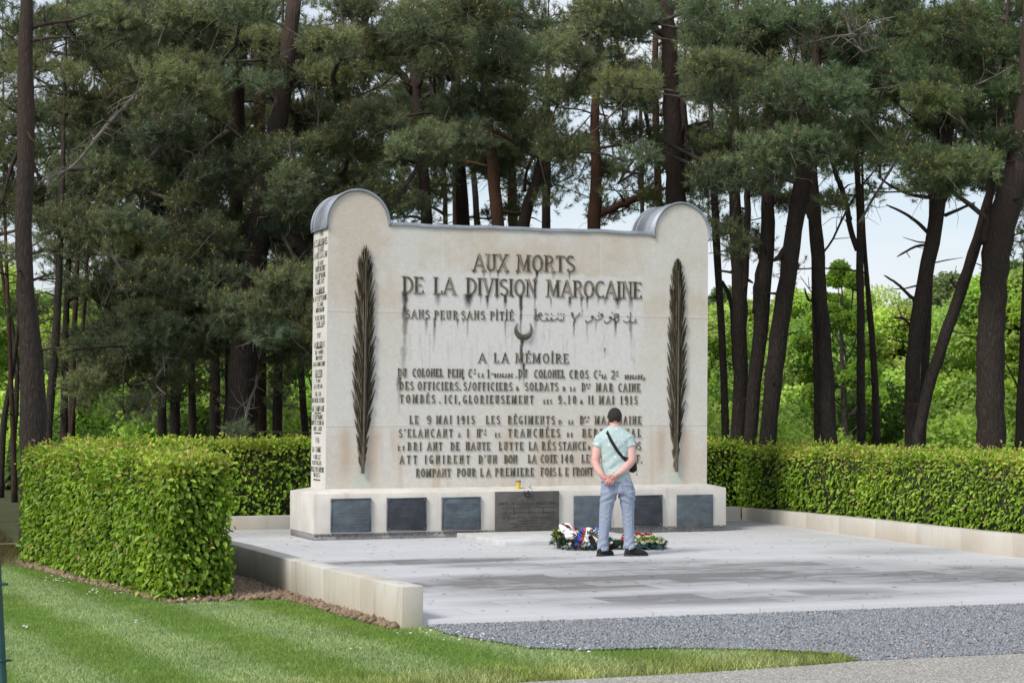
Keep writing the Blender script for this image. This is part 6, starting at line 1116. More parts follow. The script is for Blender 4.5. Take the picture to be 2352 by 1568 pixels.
def wood():
    pro = [broadleaf('broadleaf_tree', 6.0, 2.3, 21, 46, .115, GREENS, .12), broadleaf('broadleaf_tree', 6.5, 2.0, 22, 44, .11, GREENS, .10), broadleaf('broadleaf_tree', 5.0, 2.5, 23, 46, .115, GREENS, .06)]
    far = broadleaf('broadleaf_tree', 12.0, 3.6, 24, 60, .24, [np.array([0.19, 0.28, 0.14]), np.array([0.22, 0.30, 0.15])], .2); maple = broadleaf('maple_tree', 6.5, 1.45, 25, 44, .10, [np.array([0.40, 0.55, 0.11]), np.array([0.35, 0.50, 0.10])], .15, sz=(.12, .24))  # far trees: distance haze put into the greyed leaf colours
    used = set(); G_ = 'broadleaf trees beyond the pines'
    def put(o, px, D, ytop, rz, label, wx=1.0, cat=None):
        g = P(px, HOR, D); h0 = {id(pro[0]): 6.3, id(pro[1]): 6.8, id(pro[2]): 5.3, id(far): 12.6, id(maple): 6.8}[id(o)]; zt = EYE + (HOR - ytop) / FPX * D; s = (zt + .1) / h0; sc = (s * wx, s * wx, s)
        if id(o) in used: copy_tree(o, (g[0], g[1], -.06), rz, sc, label, G_)
        else: used.add(id(o)); o.location = (g[0], g[1], -.06); o.rotation_euler = (0, 0, rz); o.scale = sc; o['label'] = label; o['group'] = G_
    L = [(pro[0], 1650, 58, 705, 'bright green tree seen between the memorial and the first right-hand pines', 1.0), (pro[2], 1745, 66, 690, 'bright green tree behind the joined pair of pines', 1.1), (pro[1], 1838, 62, 660, 'light green tree in the gap right of the straight leaning pine', 1.0), (pro[2], 1905, 56, 720, 'low bright tree behind the left-leaning big pine', 1.1), (pro[0], 1990, 64, 660, 'yellow-green tree behind the slender gap pair', 1.0),
         (pro[2], 2062, 58, 705, 'soft green tree between the gap pair and the tall forked pine', 1.1), (pro[1], 2150, 66, 700, 'grey-green bushy tree behind the slanting pine', 1.25), (pro[0], 2222, 60, 690, 'pale green tree between the slanting pine and the thickest trunk', 1.1), (pro[2], 2330, 54, 620, 'fresh green tree right of the thickest trunk', 1.1), (pro[1], 2400, 60, 600, 'green tree at the right edge beyond the last pine', 1.2),
         (pro[0], -20, 50, 600, 'bright green tree at the far left corner', 1.1), (pro[2], 100, 58, 680, 'bright green tree behind the slim pines at the left', 1.1), (pro[1], 200, 54, 640, 'bright green tree showing under the hanging boughs at the left', 1.1), (pro[0], 300, 60, 660, 'bright green tree behind the left end of the hanging boughs', 1.1), (pro[2], 395, 55, 660, 'bright green tree behind the row of three pines', 1.1), (pro[1], 480, 60, 640, 'bright green tree behind the medium pine', 1.1),
         (pro[0], 580, 57, 650, 'bright green tree behind the ridged old pine', 1.1), (pro[2], 670, 54, 640, 'bright green tree just left of the memorial side', 1.1), (pro[1], 760, 60, 640, 'bright green tree hidden partly by the memorial side', 1.1), (far, 2190, 120, 628, 'tall hazy grey-green tree far behind the slanting pine', 1.2), (far, 2095, 130, 690, 'hazy tree far behind the tall forked pine', 1.0), (far, 2330, 110, 600, 'tall blue-green tree far behind the right edge', 1.0), (far, 1665, 120, 660, 'hazy tree far behind the memorial right side', .9),
         (maple, 1945, 46, 592, 'young bright maple beside the slender fork-topped pine', 1.0), (maple, 2420, 48, 560, 'young bright tree at the far right edge', 1.2), (pro[0], 2560, 56, 640, 'bright green tree beyond the right edge of the view', 1.1), (pro[1], 2740, 60, 620, 'light green tree further beyond the right edge of the view', 1.1), (pro[2], -170, 55, 630, 'bright green tree beyond the left edge of the view', 1.1)]
    for o, px, D, yt, lb, wx in L: put(o, px, D, yt, RS.uniform(0, 6.28), lb, wx)
    # undergrowth that reads as one mass below the trees
    rs = np.random.RandomState(31); cl = []
    for _ in range(230):
        D = rs.uniform(44, 66); px = rs.uniform(-250, 2600); g = P(px, HOR, D); s = rs.uniform(.5, 1.1); cl.append((np.array([g[0], g[1], rs.uniform(.2, 1.7)]), (s * 1.2, s * 1.2, s)))
    V, Q, C = crown_data(rs, cl, 560, .14, GREENS[:2] + [np.array([0.085, 0.165, 0.03])]); tag(np_mesh('undergrowth', V, Q, BLEAF, None, False, C), 'bright green undergrowth in the wood', 'undergrowth', kind='stuff')
    cl = []
    for px in np.linspace(-1600, 4600, 130):
        D = rs.uniform(80, 96); g = P(px, HOR, D); s = rs.uniform(1.5, 2.4)
        for k in range(3): cl.append((np.array([g[0] + rs.normal(0, .8), g[1] + rs.normal(0, 1), .6 + k * 1.35 + rs.uniform(-.4, .4)]), (s, s, s * .85)))
    V, Q, C = crown_data(rs, cl, 300, .26, GREENS); tag(np_mesh('distant_wood', V, Q, BLEAF, None, False, C), 'far-off mass of bright green woodland', 'woodland', kind='stuff')
wood()
# wire fence and its posts at the left
def fence():
    m = simple('green_post', (0.012, 0.05, 0.045), (0.02, 0.075, 0.065), .45, 10, .05); a = P(8, 1568, 8.6); d = ray(8, 1260); bq = P(3, 1262, 9.2)
    a = P(4, 1560, 9.0); a2 = P(-10, 1275, 9.15); foot = a + (a - a2) / (a2[2] - a[2]) * (a[2] + .06)
    t = thing('fence_post', 'slim dark green steel fence post with wire knots at the left edge', 'fence post', tuple(foot)); b = MB(); b.tube([foot, a, a2, a2 + (a2 - a) * .55], [.024, .024, .022, .020], 4); b.build('post', m, t)
    k = MB()
    for y in (1340, 1515): p = P(2 if y > 1400 else -5, y, 9.02); k.tube([p + np.array([-.05, 0, .004]), p + np.array([.0, -.02, 0]), p + np.array([.045, 0, -.003])], .007, 6)
    k.build('wire_tie', m, t)
    w = MB(); t2 = thing('wire_fence', 'two thin pale fence wires stretched across to the big hedge', 'fence', tuple(G(-220, 1290, 0)))
    for y in (1247.5, 1290): w.tube([P(-240, y - 1, 23.6), P(0, y + .6, 23.6), P(100, y, 23.6)], .002, 5)
    wire = simple('wire', (.42, .44, .44), (.5, .52, .52), .4, 5, 0, metal=.6); w.build('wire', wire, t2); pp = G(-230, 1290, 0); q = MB(); q.tube([(P(-240, 1290, 23.6)[0], P(-240, 1290, 23.6)[1], -.1), (P(-240, 1290, 23.6)[0], P(-240, 1290, 23.6)[1], .8)], .05, 8); q.build('stake', WOODB, t2)
fence()
# ------------------------------------------------------------------ the man with his hands clasped behind his back
MO = G(1423.2, 1276, 0.0)
def ML(x, y, z): return MO + _rt * x + FH * y + np.array([0, 0, z])
def MLa(A): A = np.asarray(A, float); return MO + A[..., 0:1] * _rt + A[..., 1:2] * FH + A[..., 2:3] * np.array([0, 0, 1.0])
def sup(n, p=2.3):
    a = np.arange(n) * 2 * math.pi / n; c, s = np.cos(a), np.sin(a); return np.sign(c) * np.abs(c) ** (2 / p), np.sign(s) * np.abs(s) ** (2 / p)
def loft(b, rings, n=28, p=2.3, fine=1):
    """horizontal rings (z, cx, half width, cy, half depth) from the bottom up, in the man's own axes"""
    R = np.array(rings, float); c, s = sup(n, p); V = np.concatenate([np.stack([r[1] + c * r[2], r[3] + s * r[4], np.full(n, r[0])], 1) for r in R]); m = len(R)
    fs = [(i * n + k, i * n + (k + 1) % n, (i + 1) * n + (k + 1) % n, (i + 1) * n + k) for i in range(m - 1) for k in range(n)] + [tuple(range(n - 1, -1, -1)), tuple((m - 1) * n + k for k in range(n))]
    b.add(V, fs); return b
def ball_local(b, c, r, tilt=0.0, n=20):
    q = MB().ball((0, 0, 0), r, n); V = q.v[0]; ct, st = math.cos(tilt), math.sin(tilt); V = np.stack([V[:, 0], V[:, 1] * ct + V[:, 2] * st, -V[:, 1] * st + V[:, 2] * ct], 1) + np.array(c); b.add(V, [tuple(f) for k in q.f for f in q.f[k]]); return b
def fuse(name, b, voxel, mat, parent, smooth_it=4, disp=None, cut=None, attr=None):
    """one continuous skin from overlapping closed shapes"""
    me = bpy.data.meshes.new(name); me.from_pydata([tuple(p) for p in np.concatenate(b.v)], [], [tuple(f) for k in b.f for f in b.f[k]]); me.update()
    o = bpy.data.objects.new(name, me); COL.objects.link(o); m = o.modifiers.new('r', 'REMESH'); m.mode = 'VOXEL'; m.voxel_size = voxel; s = o.modifiers.new('s', 'SMOOTH'); s.iterations = smooth_it; s.factor = .5
    dg = bpy.context.evaluated_depsgraph_get(); ev = o.evaluated_get(dg); nm = ev.to_mesh(); V = np.array([v.co for v in nm.vertices]); N = np.array([v.normal for v in nm.vertices]); Fc = np.array([list(p.vertices) for p in nm.polygons if len(p.vertices) == 4]); ev.to_mesh_clear(); bpy.data.objects.remove(o)
    if disp is not None: V = V + N * disp(V)[:, None]
    if cut is not None: keep = cut(V); Fc = Fc[keep[Fc].all(1)]
    return np_mesh(name, MLa(V), Fc, mat, parent, True, attr(V) if attr is not None else None)
def ss(x, a, b_): t = np.clip((x - a) / (b_ - a), 0, 1); return t * t * (3 - 2 * t)
def vn3(x, y, s): return vnoise(x + 31.7, y + 17.3, s) - .5
def man():
    t = thing('person', 'young man in mint T-shirt and light jeans, head bowed, hands clasped behind his back', 'person', tuple(MO))
    SH = [(.880, -.047, .196, .0, .128), (.95, -.05, .178, .0, .122), (1.03, -.05, .163, .0, .116), (1.10, -.05, .160, .0, .114), (1.20, -.053, .174, .008, .122), (1.30, -.055, .192, .010, .126), (1.37, -.056, .206, .014, .118), (1.42, -.057, .204, .018, .104), (1.455, -.057, .175, .024, .092), (1.49, -.056, .128, .032, .080), (1.515, -.054, .086, .038, .072), (1.530, -.053, .074, .042, .068)]
    arm_l = ([(-.205, .012, 1.385), (-.258, -.010, 1.27), (-.293, -.052, 1.11), (-.262, -.105, 1.03), (-.214, -.150, .955)], [.070, .060, .050, .046, .031])
    arm_r = ([(.092, .012, 1.385), (.132, -.010, 1.28), (.144, -.052, 1.12), (.060, -.115, 1.035), (-.040, -.160, .962)], [.070, .060, .051, .047, .032])
    # --- body: head, neck, trunk, arms, hands and legs in one skin
    b = MB(); hc = np.array([-.052, .045, 1.640])
    ball_local(b, hc, (.076, .096, .098), -.42); ball_local(b, hc + np.array([0, .045, -.065]), (.058, .066, .075), -.42); b.tube([hc + np.array([0, .128, -.035]), hc + np.array([0, .150, -.070])], [.012, .017], 8); ball_local(b, hc + np.array([0, .105, -.115]), (.028, .022, .016), -.4)
    for sd in (-1, 1): ball_local(b, hc + np.array([sd * .083, .012, -.055]), (.013, .022, .034), -.5, 12); ball_local(b, hc + np.array([sd * .028, .118, -.022]), (.014, .010, .008), -.4, 10)
    b.tube([(-.055, .020, 1.46), (-.054, .030, 1.53), (-.052, .045, 1.60)], [.068, .060, .058], 20)
    loft(b, [(z, cx, a - .016, cy, d - .016) for z, cx, a, cy, d in SH[:-1]], 24)
    for pts, rad in (arm_l, arm_r): q, r = smooth_path(pts, rad, 6); b.tube(q, r, 16); ball_local(b, pts[-1], (.030, .026, .030))
    loft(b, [(.10, -.196, .045, .0, .05), (.28, -.182, .05, 0, .06), (.46, -.168, .054, .0, .064), (.62, -.145, .066, 0, .08), (.74, -.122, .085, 0, .10), (.90, -.09, .10, 0, .10)], 18); loft(b, [(.10, .115, .045, .0, .05), (.28, .110, .05, 0, .06), (.46, .10, .054, .0, .064), (.62, .093, .066, 0, .08), (.74, .075, .085, 0, .10), (.90, .04, .10, 0, .10)], 18)
    for c, e in (((-.200, .0), (-.10, .10)), ((.115, .0), (.25, .02))): b.tube([(c[0], c[1], .05), (c[0], c[1], .13)], [.045, .045], 12); b.tube([(c[0], c[1], .045), (e[0], e[1], .035)], [.036, .028], 12)
    # right hand, palm to the viewer, lying in the left hand
    def fing(pts, r0, r1): q, r = smooth_path(pts, np.linspace(r0, r1, len(pts)), 3); b.tube(q, r, 9); b.ball(tuple(q[-1]), r1, 8)
    ball_local(b, (-.092, -.186, .926), (.044, .017, .034)); b.tube([(-.045, -.166, .958), (-.085, -.182, .932), (-.118, -.192, .912)], [.030, .030, .024], 12)
    fing([(-.075, -.192, .945), (-.110, -.206, .956), (-.142, -.206, .957), (-.166, -.202, .955)], .0125, .0085)          # thumb across the left wrist
    fing([(-.128, -.196, .928), (-.158, -.206, .908), (-.178, -.206, .888), (-.186, -.200, .872)], .0100, .0078); fing([(-.122, -.200, .914), (-.150, -.212, .890), (-.168, -.212, .868), (-.172, -.204, .853)], .0102, .0080)
    fing([(-.112, -.200, .903), (-.132, -.212, .878), (-.146, -.210, .858), (-.146, -.200, .846)], .0098, .0076); fing([(-.098, -.198, .897), (-.110, -.208, .876), (-.118, -.206, .862), (-.114, -.198, .852)], .0088, .0068)
    # left hand underneath, fingers closing round from below
    ball_local(b, (-.176, -.164, .912), (.034, .016, .040)); b.tube([(-.214, -.150, .955), (-.190, -.160, .925), (-.165, -.166, .892)], [.030, .030, .022], 12)
    fing([(-.196, -.168, .918), (-.178, -.188, .926), (-.150, -.205, .934), (-.130, -.210, .936)], .0120, .0085)
    fing([(-.160, -.168, .880), (-.120, -.176, .872), (-.088, -.190, .876), (-.076, -.200, .886)], .0098, .0078); fing([(-.168, -.168, .872), (-.132, -.176, .858), (-.100, -.188, .858), (-.088, -.198, .866)], .0098, .0078); fing([(-.176, -.166, .868), (-.146, -.174, .848), (-.118, -.186, .844), (-.104, -.196, .848)], .0092, .0072); fing([(-.184, -.164, .872), (-.164, -.172, .850), (-.142, -.182, .838), (-.130, -.190, .838)], .0082, .0064)
    sk, nt, bs, out = new_mat('skin'); v = coords(nt); at = node(nt, 'ShaderNodeAttribute', attribute_name='Col'); c = mixc(nt, ramp(nt, noise(nt, v, 14, 4), [(.3, grey(0)), (.7, grey(.6))]), at.outputs['Color'], mixc(nt, 1.0, at.outputs['Color'], (.92, .80, .78), 'MULTIPLY')); nt.links.new(c, bs.inputs['Base Color']); bs.inputs['Roughness'].default_value = .5; bs.inputs['Subsurface Weight'].default_value = .12; bs.inputs['Subsurface Radius'].default_value = (.012, .004, .002); bs.inputs['Specular IOR Level'].default_value = .3
    def skc(V):
        base = np.array([0.68, 0.445, 0.39]); red = np.array([0.62, 0.31, 0.275]); h = ss(-np.abs(V[:, 2] - .90), -.09, -.03) * (V[:, 1] < -.12); h = np.maximum(h, .5 * ss(-np.abs(V[:, 2] - 1.11), -.09, -.02) * (np.abs(V[:, 0] + .07) > .15)); return base + (red - base) * h[:, None]
    fuse('body', b, .0048, sk, t, 3, None, None, skc)
    # --- hair: close-cropped cap fading out at the nape
    hb = MB(); ball_local(hb, hc + np.array([0, -.004, .006]), (.0855, .104, .103), -.42, 28)
    hm, nt, bs, out = new_mat('hair'); n1 = noise(nt, coords(nt, (1, 1, .6)), 190, 3); nt.links.new(ramp(nt, n1, [(.3, (.008, .006, .005)), (.7, (.032, .023, .018))]), bs.inputs['Base Color']); bs.inputs['Roughness'].default_value = .7; bump(nt, bs, n1, 1.0, .012)
    def hcut(V): q = V - hc; return (q[:, 2] > -.062 + .30 * np.clip(q[:, 1] + .02, 0, 1) + .012 * np.cos(q[:, 0] * 60)) & ~((np.abs(q[:, 0]) > .062) & (q[:, 2] < -.012) & (q[:, 1] > -.02))
    fuse('hair', hb, .006, hm, t, 2, lambda V: .0035 * vn3(V[:, 0] * 3 + V[:, 1], V[:, 2], 40), hcut)
    # --- T-shirt with folds and a scattered white print
    sb = MB(); loft(sb, SH, 36)
    for pts, rad in (arm_l, arm_r):
        p = np.array(pts[:2]); d = p[1] - p[0]; e = p[0] + d * (1.26 if pts is arm_l else 1.04); sb.tube([p[0] - d * .25, p[0], p[0] + d * .55, e], [.060, .086, .078, .074], 20)
    def sfold(V):
        x, y, z = V.T; back = ss(-y, .0, .08); d1 = (x + .05) * .75 + z; d2 = -(x + .05) * .9 + z * 1.0
        f = .012 * vn3(d2 * 2.6, (x - z) * .5, 7) * back + .006 * vn3(z * 3 + y, x * .8, 9) + .006 * np.sin(d2 * 40 + 5 * vn3(x, z, 5)) * back * ss(-np.abs(z - 1.05), -.16, -.02) * ss(-np.abs(x + .12), -.14, -.02)
        f += .004 * np.sin((x * .35 + z) * 85 + 6 * vn3(x, z, 6)) * ss(z, .86, .9) * ss(-z, -.99, -.93); f += .004 * np.sin(z * 120 + x * 40) * (np.abs(x + .06) > .2) * ss(-np.abs(z - 1.30), -.09, -.02); return f
    fm, nt, bs, out = new_mat('mint_cotton'); v = coords(nt); vo = node(nt, 'ShaderNodeTexVoronoi', Scale=17.0, Randomness=.95); nt.links.new(v, vo.inputs['Vector']); dn = node(nt, 'ShaderNodeTexNoise', Scale=75.0, Detail=2.0); nt.links.new(v, dn.inputs['Vector'])
    ad = node(nt, 'ShaderNodeMath', operation='MULTIPLY_ADD'); nt.links.new(dn.outputs['Fac'], ad.inputs[0]); ad.inputs[1].default_value = .42; nt.links.new(vo.outputs['Distance'], ad.inputs[2]); sc = nt.nodes.new('ShaderNodeSeparateColor'); nt.links.new(vo.outputs['Color'], sc.inputs[0])
    sub_ = node(nt, 'ShaderNodeMath', operation='MULTIPLY_ADD'); nt.links.new(sc.outputs[0], sub_.inputs[0]); sub_.inputs[1].default_value = .12; nt.links.new(ad.outputs[0], sub_.inputs[2])
    spot = ramp(nt, sub_.outputs[0], [(.425, grey(1)), (.455, grey(0))]); cloth = mixc(nt, noise(nt, v, 9, 3), (0.40, 0.515, 0.51), (0.47, 0.59, 0.585)); nt.links.new(mixc(nt, spot, cloth, (.80, .82, .80)), bs.inputs['Base Color']); bs.inputs['Roughness'].default_value = .9; bs.inputs['Specular IOR Level'].default_value = .1; bump(nt, bs, noise(nt, v, 45, 4), .25, .006)
    fuse('t_shirt', sb, .007, fm, t, 4, sfold)
    # --- jeans
    jb = MB(); loft(jb, [(.735, -.020, .200, -.004, .132), (.77, -.02, .203, -.006, .138), (.83, -.025, .193, -.004, .134), (.885, -.035, .180, .0, .126), (.91, -.038, .176, .0, .122)], 36)
    loft(jb, [(.064, -.203, .062, .0, .074), (.10, -.199, .064, .0, .076), (.16, -.194, .059, .0, .072), (.25, -.189, .060, .0, .074), (.36, -.178, .066, .0, .080), (.46, -.169, .071, .0, .084), (.54, -.160, .077, .0, .090), (.62, -.147, .084, .0, .102), (.69, -.131, .096, -.004, .118), (.76, -.122, .102, -.006, .128)], 28)
    loft(jb, [(.080, .116, .062, .0, .074), (.10, .114, .067, .0, .078), (.16, .114, .061, .0, .072), (.25, .113, .060, .0, .074), (.36, .106, .064, .0, .080), (.46, .101, .070, .0, .084), (.54, .097, .076, .0, .090), (.62, .093, .084, .0, .102), (.69, .088, .098, -.004, .118), (.76, .086, .100, -.006, .128)], 28)
    def jfold(V):
        x, y, z = V.T; s = np.where(x < -.03, 1, -1); low = ss(-z, -.30, -.05); kn = ss(-np.abs(z - .45), -.13, -.02); cr = ss(-np.abs(z - .68), -.10, -.01); u = np.arctan2(y, x - np.where(x < -.03, -.17, .1))
        f = low * .0085 * np.sin((z + .030 * np.sin(u * 2 + s) + .018 * s * u) * 72 + 5 * vn3(u, z, 3)) * (.5 + vnoise(u + s * 3 + 9, z, 14)) + kn * .0025 * np.sin((z + .03 * s * u) * 110 + 5 * vn3(u, z, 4)) + cr * .006 * np.sin((z - .55 * (x - .0) * s) * 75 + 3 * vn3(x, z, 5)) + .006 * vn3(u * 1.5, z * 2.2, 7)
        f -= .008 * np.exp(-((x + .035) / .012) ** 2) * ss(z, .70, .75) * (y < 0); return f
    jm, nt, bs, out = new_mat('pale_denim'); v = coords(nt); n1 = noise(nt, coords(nt, (1, 1, .35)), 7, 4); wv = noise(nt, coords(nt, (1, 1, 2)), 210, 2)
    c = mixc(nt, n1, (0.235, 0.285, 0.385), (0.355, 0.40, 0.495)); c = mixc(nt, .35, c, ramp(nt, wv, [(.35, grey(.7)), (.65, grey(1.25))]), 'MULTIPLY'); nt.links.new(c, bs.inputs['Base Color']); bs.inputs['Roughness'].default_value = .9; bs.inputs['Specular IOR Level'].default_value = .1; bump(nt, bs, noise(nt, v, 60, 4), .3, .005)
    jn = fuse('jeans', jb, .007, jm, t, 4, jfold)
    seam = simple('denim_seam', (.16, .19, .26), (.22, .25, .33), .9, 30, 0); pk = MB()
    def ytor(x, z): return -.006 - .136 * math.sqrt(max(0, 1 - abs((x + .022) / .205) ** 2.2)) - .006
    for cx in (-.125, .085):
        o = [(cx - .060, .835), (cx + .060, .828), (cx + .058, .745), (cx, .715), (cx - .058, .752), (cx - .060, .835)]
        for (x0, z0), (x1, z1) in zip(o[:-1], o[1:]): pk.tube([(x0 + (x1 - x0) * q, ytor(x0 + (x1 - x0) * q, 0) + .004, z0 + (z1 - z0) * q) for q in np.linspace(0, 1, 6)], .0022, 4)
    pk.v = [MLa(x) for x in pk.v]; pk.build('back_pocket', seam, jn)
    # --- shoes
    up_m = simple('black_knit', (.008, .008, .009), (.022, .022, .024), .75, 60, .4, .004); so_m = simple('dark_sole', (.030, .028, .027), (.055, .052, .050), .7, 50, .3, .004)
    for heel, toe in (((-.256, -.072), (-.078, .135)), ((.058, -.022), (.335, .028))):
        h, e = np.array(heel), np.array(toe); d = (e - h) / np.linalg.norm(e - h); L = np.linalg.norm(e - h); nn = np.array([-d[1], d[0]])
        S = [(0, .022, .060), (.06, .036, .084), (.18, .042, .118), (.32, .043, .118), (.45, .046, .100), (.60, .050, .082), (.75, .050, .070), (.88, .044, .060), (.96, .030, .042), (1.0, .012, .030)]
        def shoe(b0, zs, k, zb):
            n = 16; V = []
            for s, w, hh in S:
                a = np.arange(n) * 2 * math.pi / n; cx, cz = np.cos(a), np.sin(a); top = zs(s, hh); z = np.where(cz > 0, zb + (top - zb) * np.abs(cz) ** .75, zb - .0 * cz); ww = np.sign(cx) * np.abs(cx) ** .7 * w * k; p = h + d * (s * L * (1.0 if k < 1.05 else 1.03) - (.006 if k > 1.05 else 0)); V.append(np.stack([p[0] + nn[0] * ww, p[1] + nn[1] * ww, z], 1))
            m = len(S); b0.add(MLa(np.concatenate(V)), [(i * n + q, i * n + (q + 1) % n, (i + 1) * n + (q + 1) % n, (i + 1) * n + q) for i in range(m - 1) for q in range(n)] + [tuple(range(n - 1, -1, -1)), tuple((m - 1) * n + q for q in range(n))]); return b0
        sh = shoe(MB(), lambda s, hh: hh, 1.0, .012).build('shoe', up_m, t, True); shoe(MB(), lambda s, hh: .030 + .012 * max(0, .3 - s) + .004 * math.sin(s * 9), 1.10, .0).build('sole', so_m, sh, True)
    # --- thin light bracelet
    bm_ = MB(); a = np.arange(17) * 2 * math.pi / 16; c0 = np.array([-.028, -.155, .968]); ax = unit(np.array([.100, .045, .073])); u1 = unit(np.cross(ax, [0, 0, 1.0])); u2 = np.cross(ax, u1); bm_.tube(MLa(np.array([c0 + (u1 * math.cos(q) + u2 * math.sin(q)) * .0345 for q in a])), .0022, 5, cap=False); bm_.build('bracelet', simple('pale_cord', (.6, .58, .56), rough=.6), t)
    # --- sling bag across the back (a thing of its own)
    g = thing('sling_bag', 'small black sling bag worn across the back of the man in the mint T-shirt', 'bag', tuple(ML(.15, .03, 1.02)))
    Rz = np.array([r[0] for r in SH]); ring = lambda z: [np.interp(z, Rz, [r[i] for r in SH]) for i in range(1, 5)]
    def yb(x, z, front=False): cx, a_, cy, d_ = ring(z); k = max(0.0, 1 - abs((x - cx) / a_) ** 2.3) ** (1 / 2.3); return cy + (d_ * k if front else -d_ * k)
    black = simple('black_webbing', (.006, .006, .007), (.016, .016, .018), .7, 80, .3, .002); pb = [(-.150, 1.462), (-.128, 1.415), (-.105, 1.362), (-.065, 1.295), (-.026, 1.231), (.010, 1.19), (.045, 1.152), (.085, 1.125)]
    path = [(x, yb(x, z) - .011, z) for x, z in pb]; fr = [(-.140, 1.475), (-.10, 1.40), (-.03, 1.28), (.04, 1.18), (.10, 1.11)]; path = [(x, yb(x, z, True) + .010, z) for x, z in fr[::-1]] + [(-.155, .03, 1.482)] + path
    P0 = np.array(path); s = np.linspace(0, 1, len(P0)); k = np.linspace(0, 1, 48); P0 = np.stack([np.interp(k, s, P0[:, i]) for i in range(3)], 1)
    for _ in range(3): P0[1:-1] = (P0[:-2] + 2 * P0[1:-1] + P0[2:]) / 4
    T = np.gradient(P0, axis=0); T = unit(T); N = P0 - np.stack([np.full(48, -.055), np.full(48, .012), P0[:, 2]], 1); N[:, 2] = np.where(P0[:, 2] > 1.44, .08, 0); N = unit(N); W = unit(np.cross(T, N)); w = .0175; st = MB()
    V = np.concatenate([P0 + W * w, P0 - W * w, P0 + W * w + N * .004, P0 - W * w + N * .004]); n = 48; st.add(MLa(V), [f for i in range(n - 1) for f in ((i, i + 1, n + i + 1, n + i), (2 * n + i, 3 * n + i, 3 * n + i + 1, 2 * n + i + 1), (i, 2 * n + i, 2 * n + i + 1, i + 1), (n + i, n + i + 1, 3 * n + i + 1, 3 * n + i))]); st.build('strap', black, g)
    sl_ = MB(); q = P0[31]; sl_.ball(tuple(ML(*q)), (.016, .008, .014), 8); sl_.build('strap_slider', black, g)
    bb = MB(); q = [(.028, -.104, 1.180), (.066, -.082, 1.142), (.108, -.030, 1.11), (.146, .020, 1.075), (.150, .080, 1.055), (.118, .135, 1.05)]; r_ = [.008, .030, .050, .066, .062, .035]; qq, rr = smooth_path(q, r_, 4); bb.tube(qq, rr, 14); ball_local(bb, (.155, .025, 1.035), (.055, .06, .058))
    fuse('pouch', bb, .008, simple('black_nylon', (.006, .006, .007), (.014, .014, .016), .55, 40, .3, .004), g, 4, lambda V: .006 * vn3(V[:, 0] * 2 + V[:, 1], V[:, 2], 9)); zp = MB(); zp.tube(MLa(np.array([(.204, -.02, 1.03), (.207, -.022, .985), (.203, -.022, .962)])), .003, 5); zp.ball(tuple(ML(.203, -.022, .955)), (.006, .006, .011), 6); zp.build('zip_pull', black, g); lg = MB(); lg.add(MLa(np.array([(.080, -.1495, 1.146), (.098, -.139, 1.136), (.094, -.1405, 1.126), (.078, -.1495, 1.137)])), [(0, 1, 2, 3)]); lg.build('label_patch', simple('patch', (.5, .5, .52)), g)
man()
# ------------------------------------------------------------------ wreaths and ribbons laid at the memorial
FIR = leafy('fir_sprig', 0.10, .6, .2); PETAL = leafy('petals', .25, .6, .2); SATIN = {}
def satin(name, c):
    m, nt, b, out = new_mat(name); b.inputs['Base Color'].default_value = (*c, 1); b.inputs['Roughness'].default_value = .38; b.inputs['Sheen Weight'].default_value = .2; bump(nt, b, noise(nt, coords(nt), 30, 3), .2, .006); return m
for k, c in dict(white=(.84, .84, .86), blue=(.035, .06, .50), red=(.56, .02, .035), orange=(.62, .18, .07), pink=(.62, .20, .22)).items(): SATIN[k] = satin(k + '_satin', c)
TUF2 = needle_tufts(6, 26, 11)
def WP(px, py, D_off, z): # a place above pixel column px, standing on ground pixel py, moved back by D_off metres
    g = G(px, py, 0.0); return np.array([g[0], g[1], z]) + FH * D_off
def sprigs(name, Pt, D, size, cols, parent):
    n = len(Pt); D = unit(D); R = unit(np.cross(D, RS.normal(0, 1, (n, 3)))); U = np.cross(D, R); T = TUF2[RS.randint(0, len(TUF2), n)] * size[:, None, None]; V = Pt[:, None] + T[..., 0:1] * R[:, None] + T[..., 1:2] * U[:, None] + T[..., 2:3] * D[:, None]; m = T.shape[1]; C = np.repeat(cols[:, None], m, 1) * RS.uniform(.7, 1.3, (n, m, 1)); return np_mesh(name, V.reshape(-1, 3), np.arange(n * m).reshape(-1, 3), FIR, parent, False, C.reshape(-1, 3))
def fir_ring(c, R, r, tilt, n, parent, cols, name='fir_ring'):
    a = RS.uniform(0, 6.283, n); ph = RS.uniform(-.5, 3.6, n); cr = R + r * np.cos(ph) * .9; p = np.stack([cr * np.cos(a), cr * np.sin(a), r * np.sin(ph) * .75 + r * .35], 1); d = np.stack([np.cos(a) * np.cos(ph) - .7 * np.sin(a), np.sin(a) * np.cos(ph) + .7 * np.cos(a), np.sin(ph) * .8], 1) + RS.normal(0, .3, (n, 3))
    ct, st = math.cos(tilt), math.sin(tilt); rot = lambda q: np.stack([q[:, 0], q[:, 1] * ct - q[:, 2] * st, q[:, 1] * st + q[:, 2] * ct], 1)
    q = rot(p); W = c + q[:, 0:1] * _rt + q[:, 1:2] * FH + np.array([0, 0, 1.0]) * np.maximum(q[:, 2:3] + R * max(0, st) , .012); dd = rot(d); Dw = dd[:, 0:1] * _rt + dd[:, 1:2] * FH + dd[:, 2:3] * np.array([0, 0, 1.0]); return sprigs(name, W, Dw, RS.uniform(.045, .075, n), cols[RS.randint(0, len(cols), n)] * RS.uniform(.7, 1.2, (n, 1)), parent)
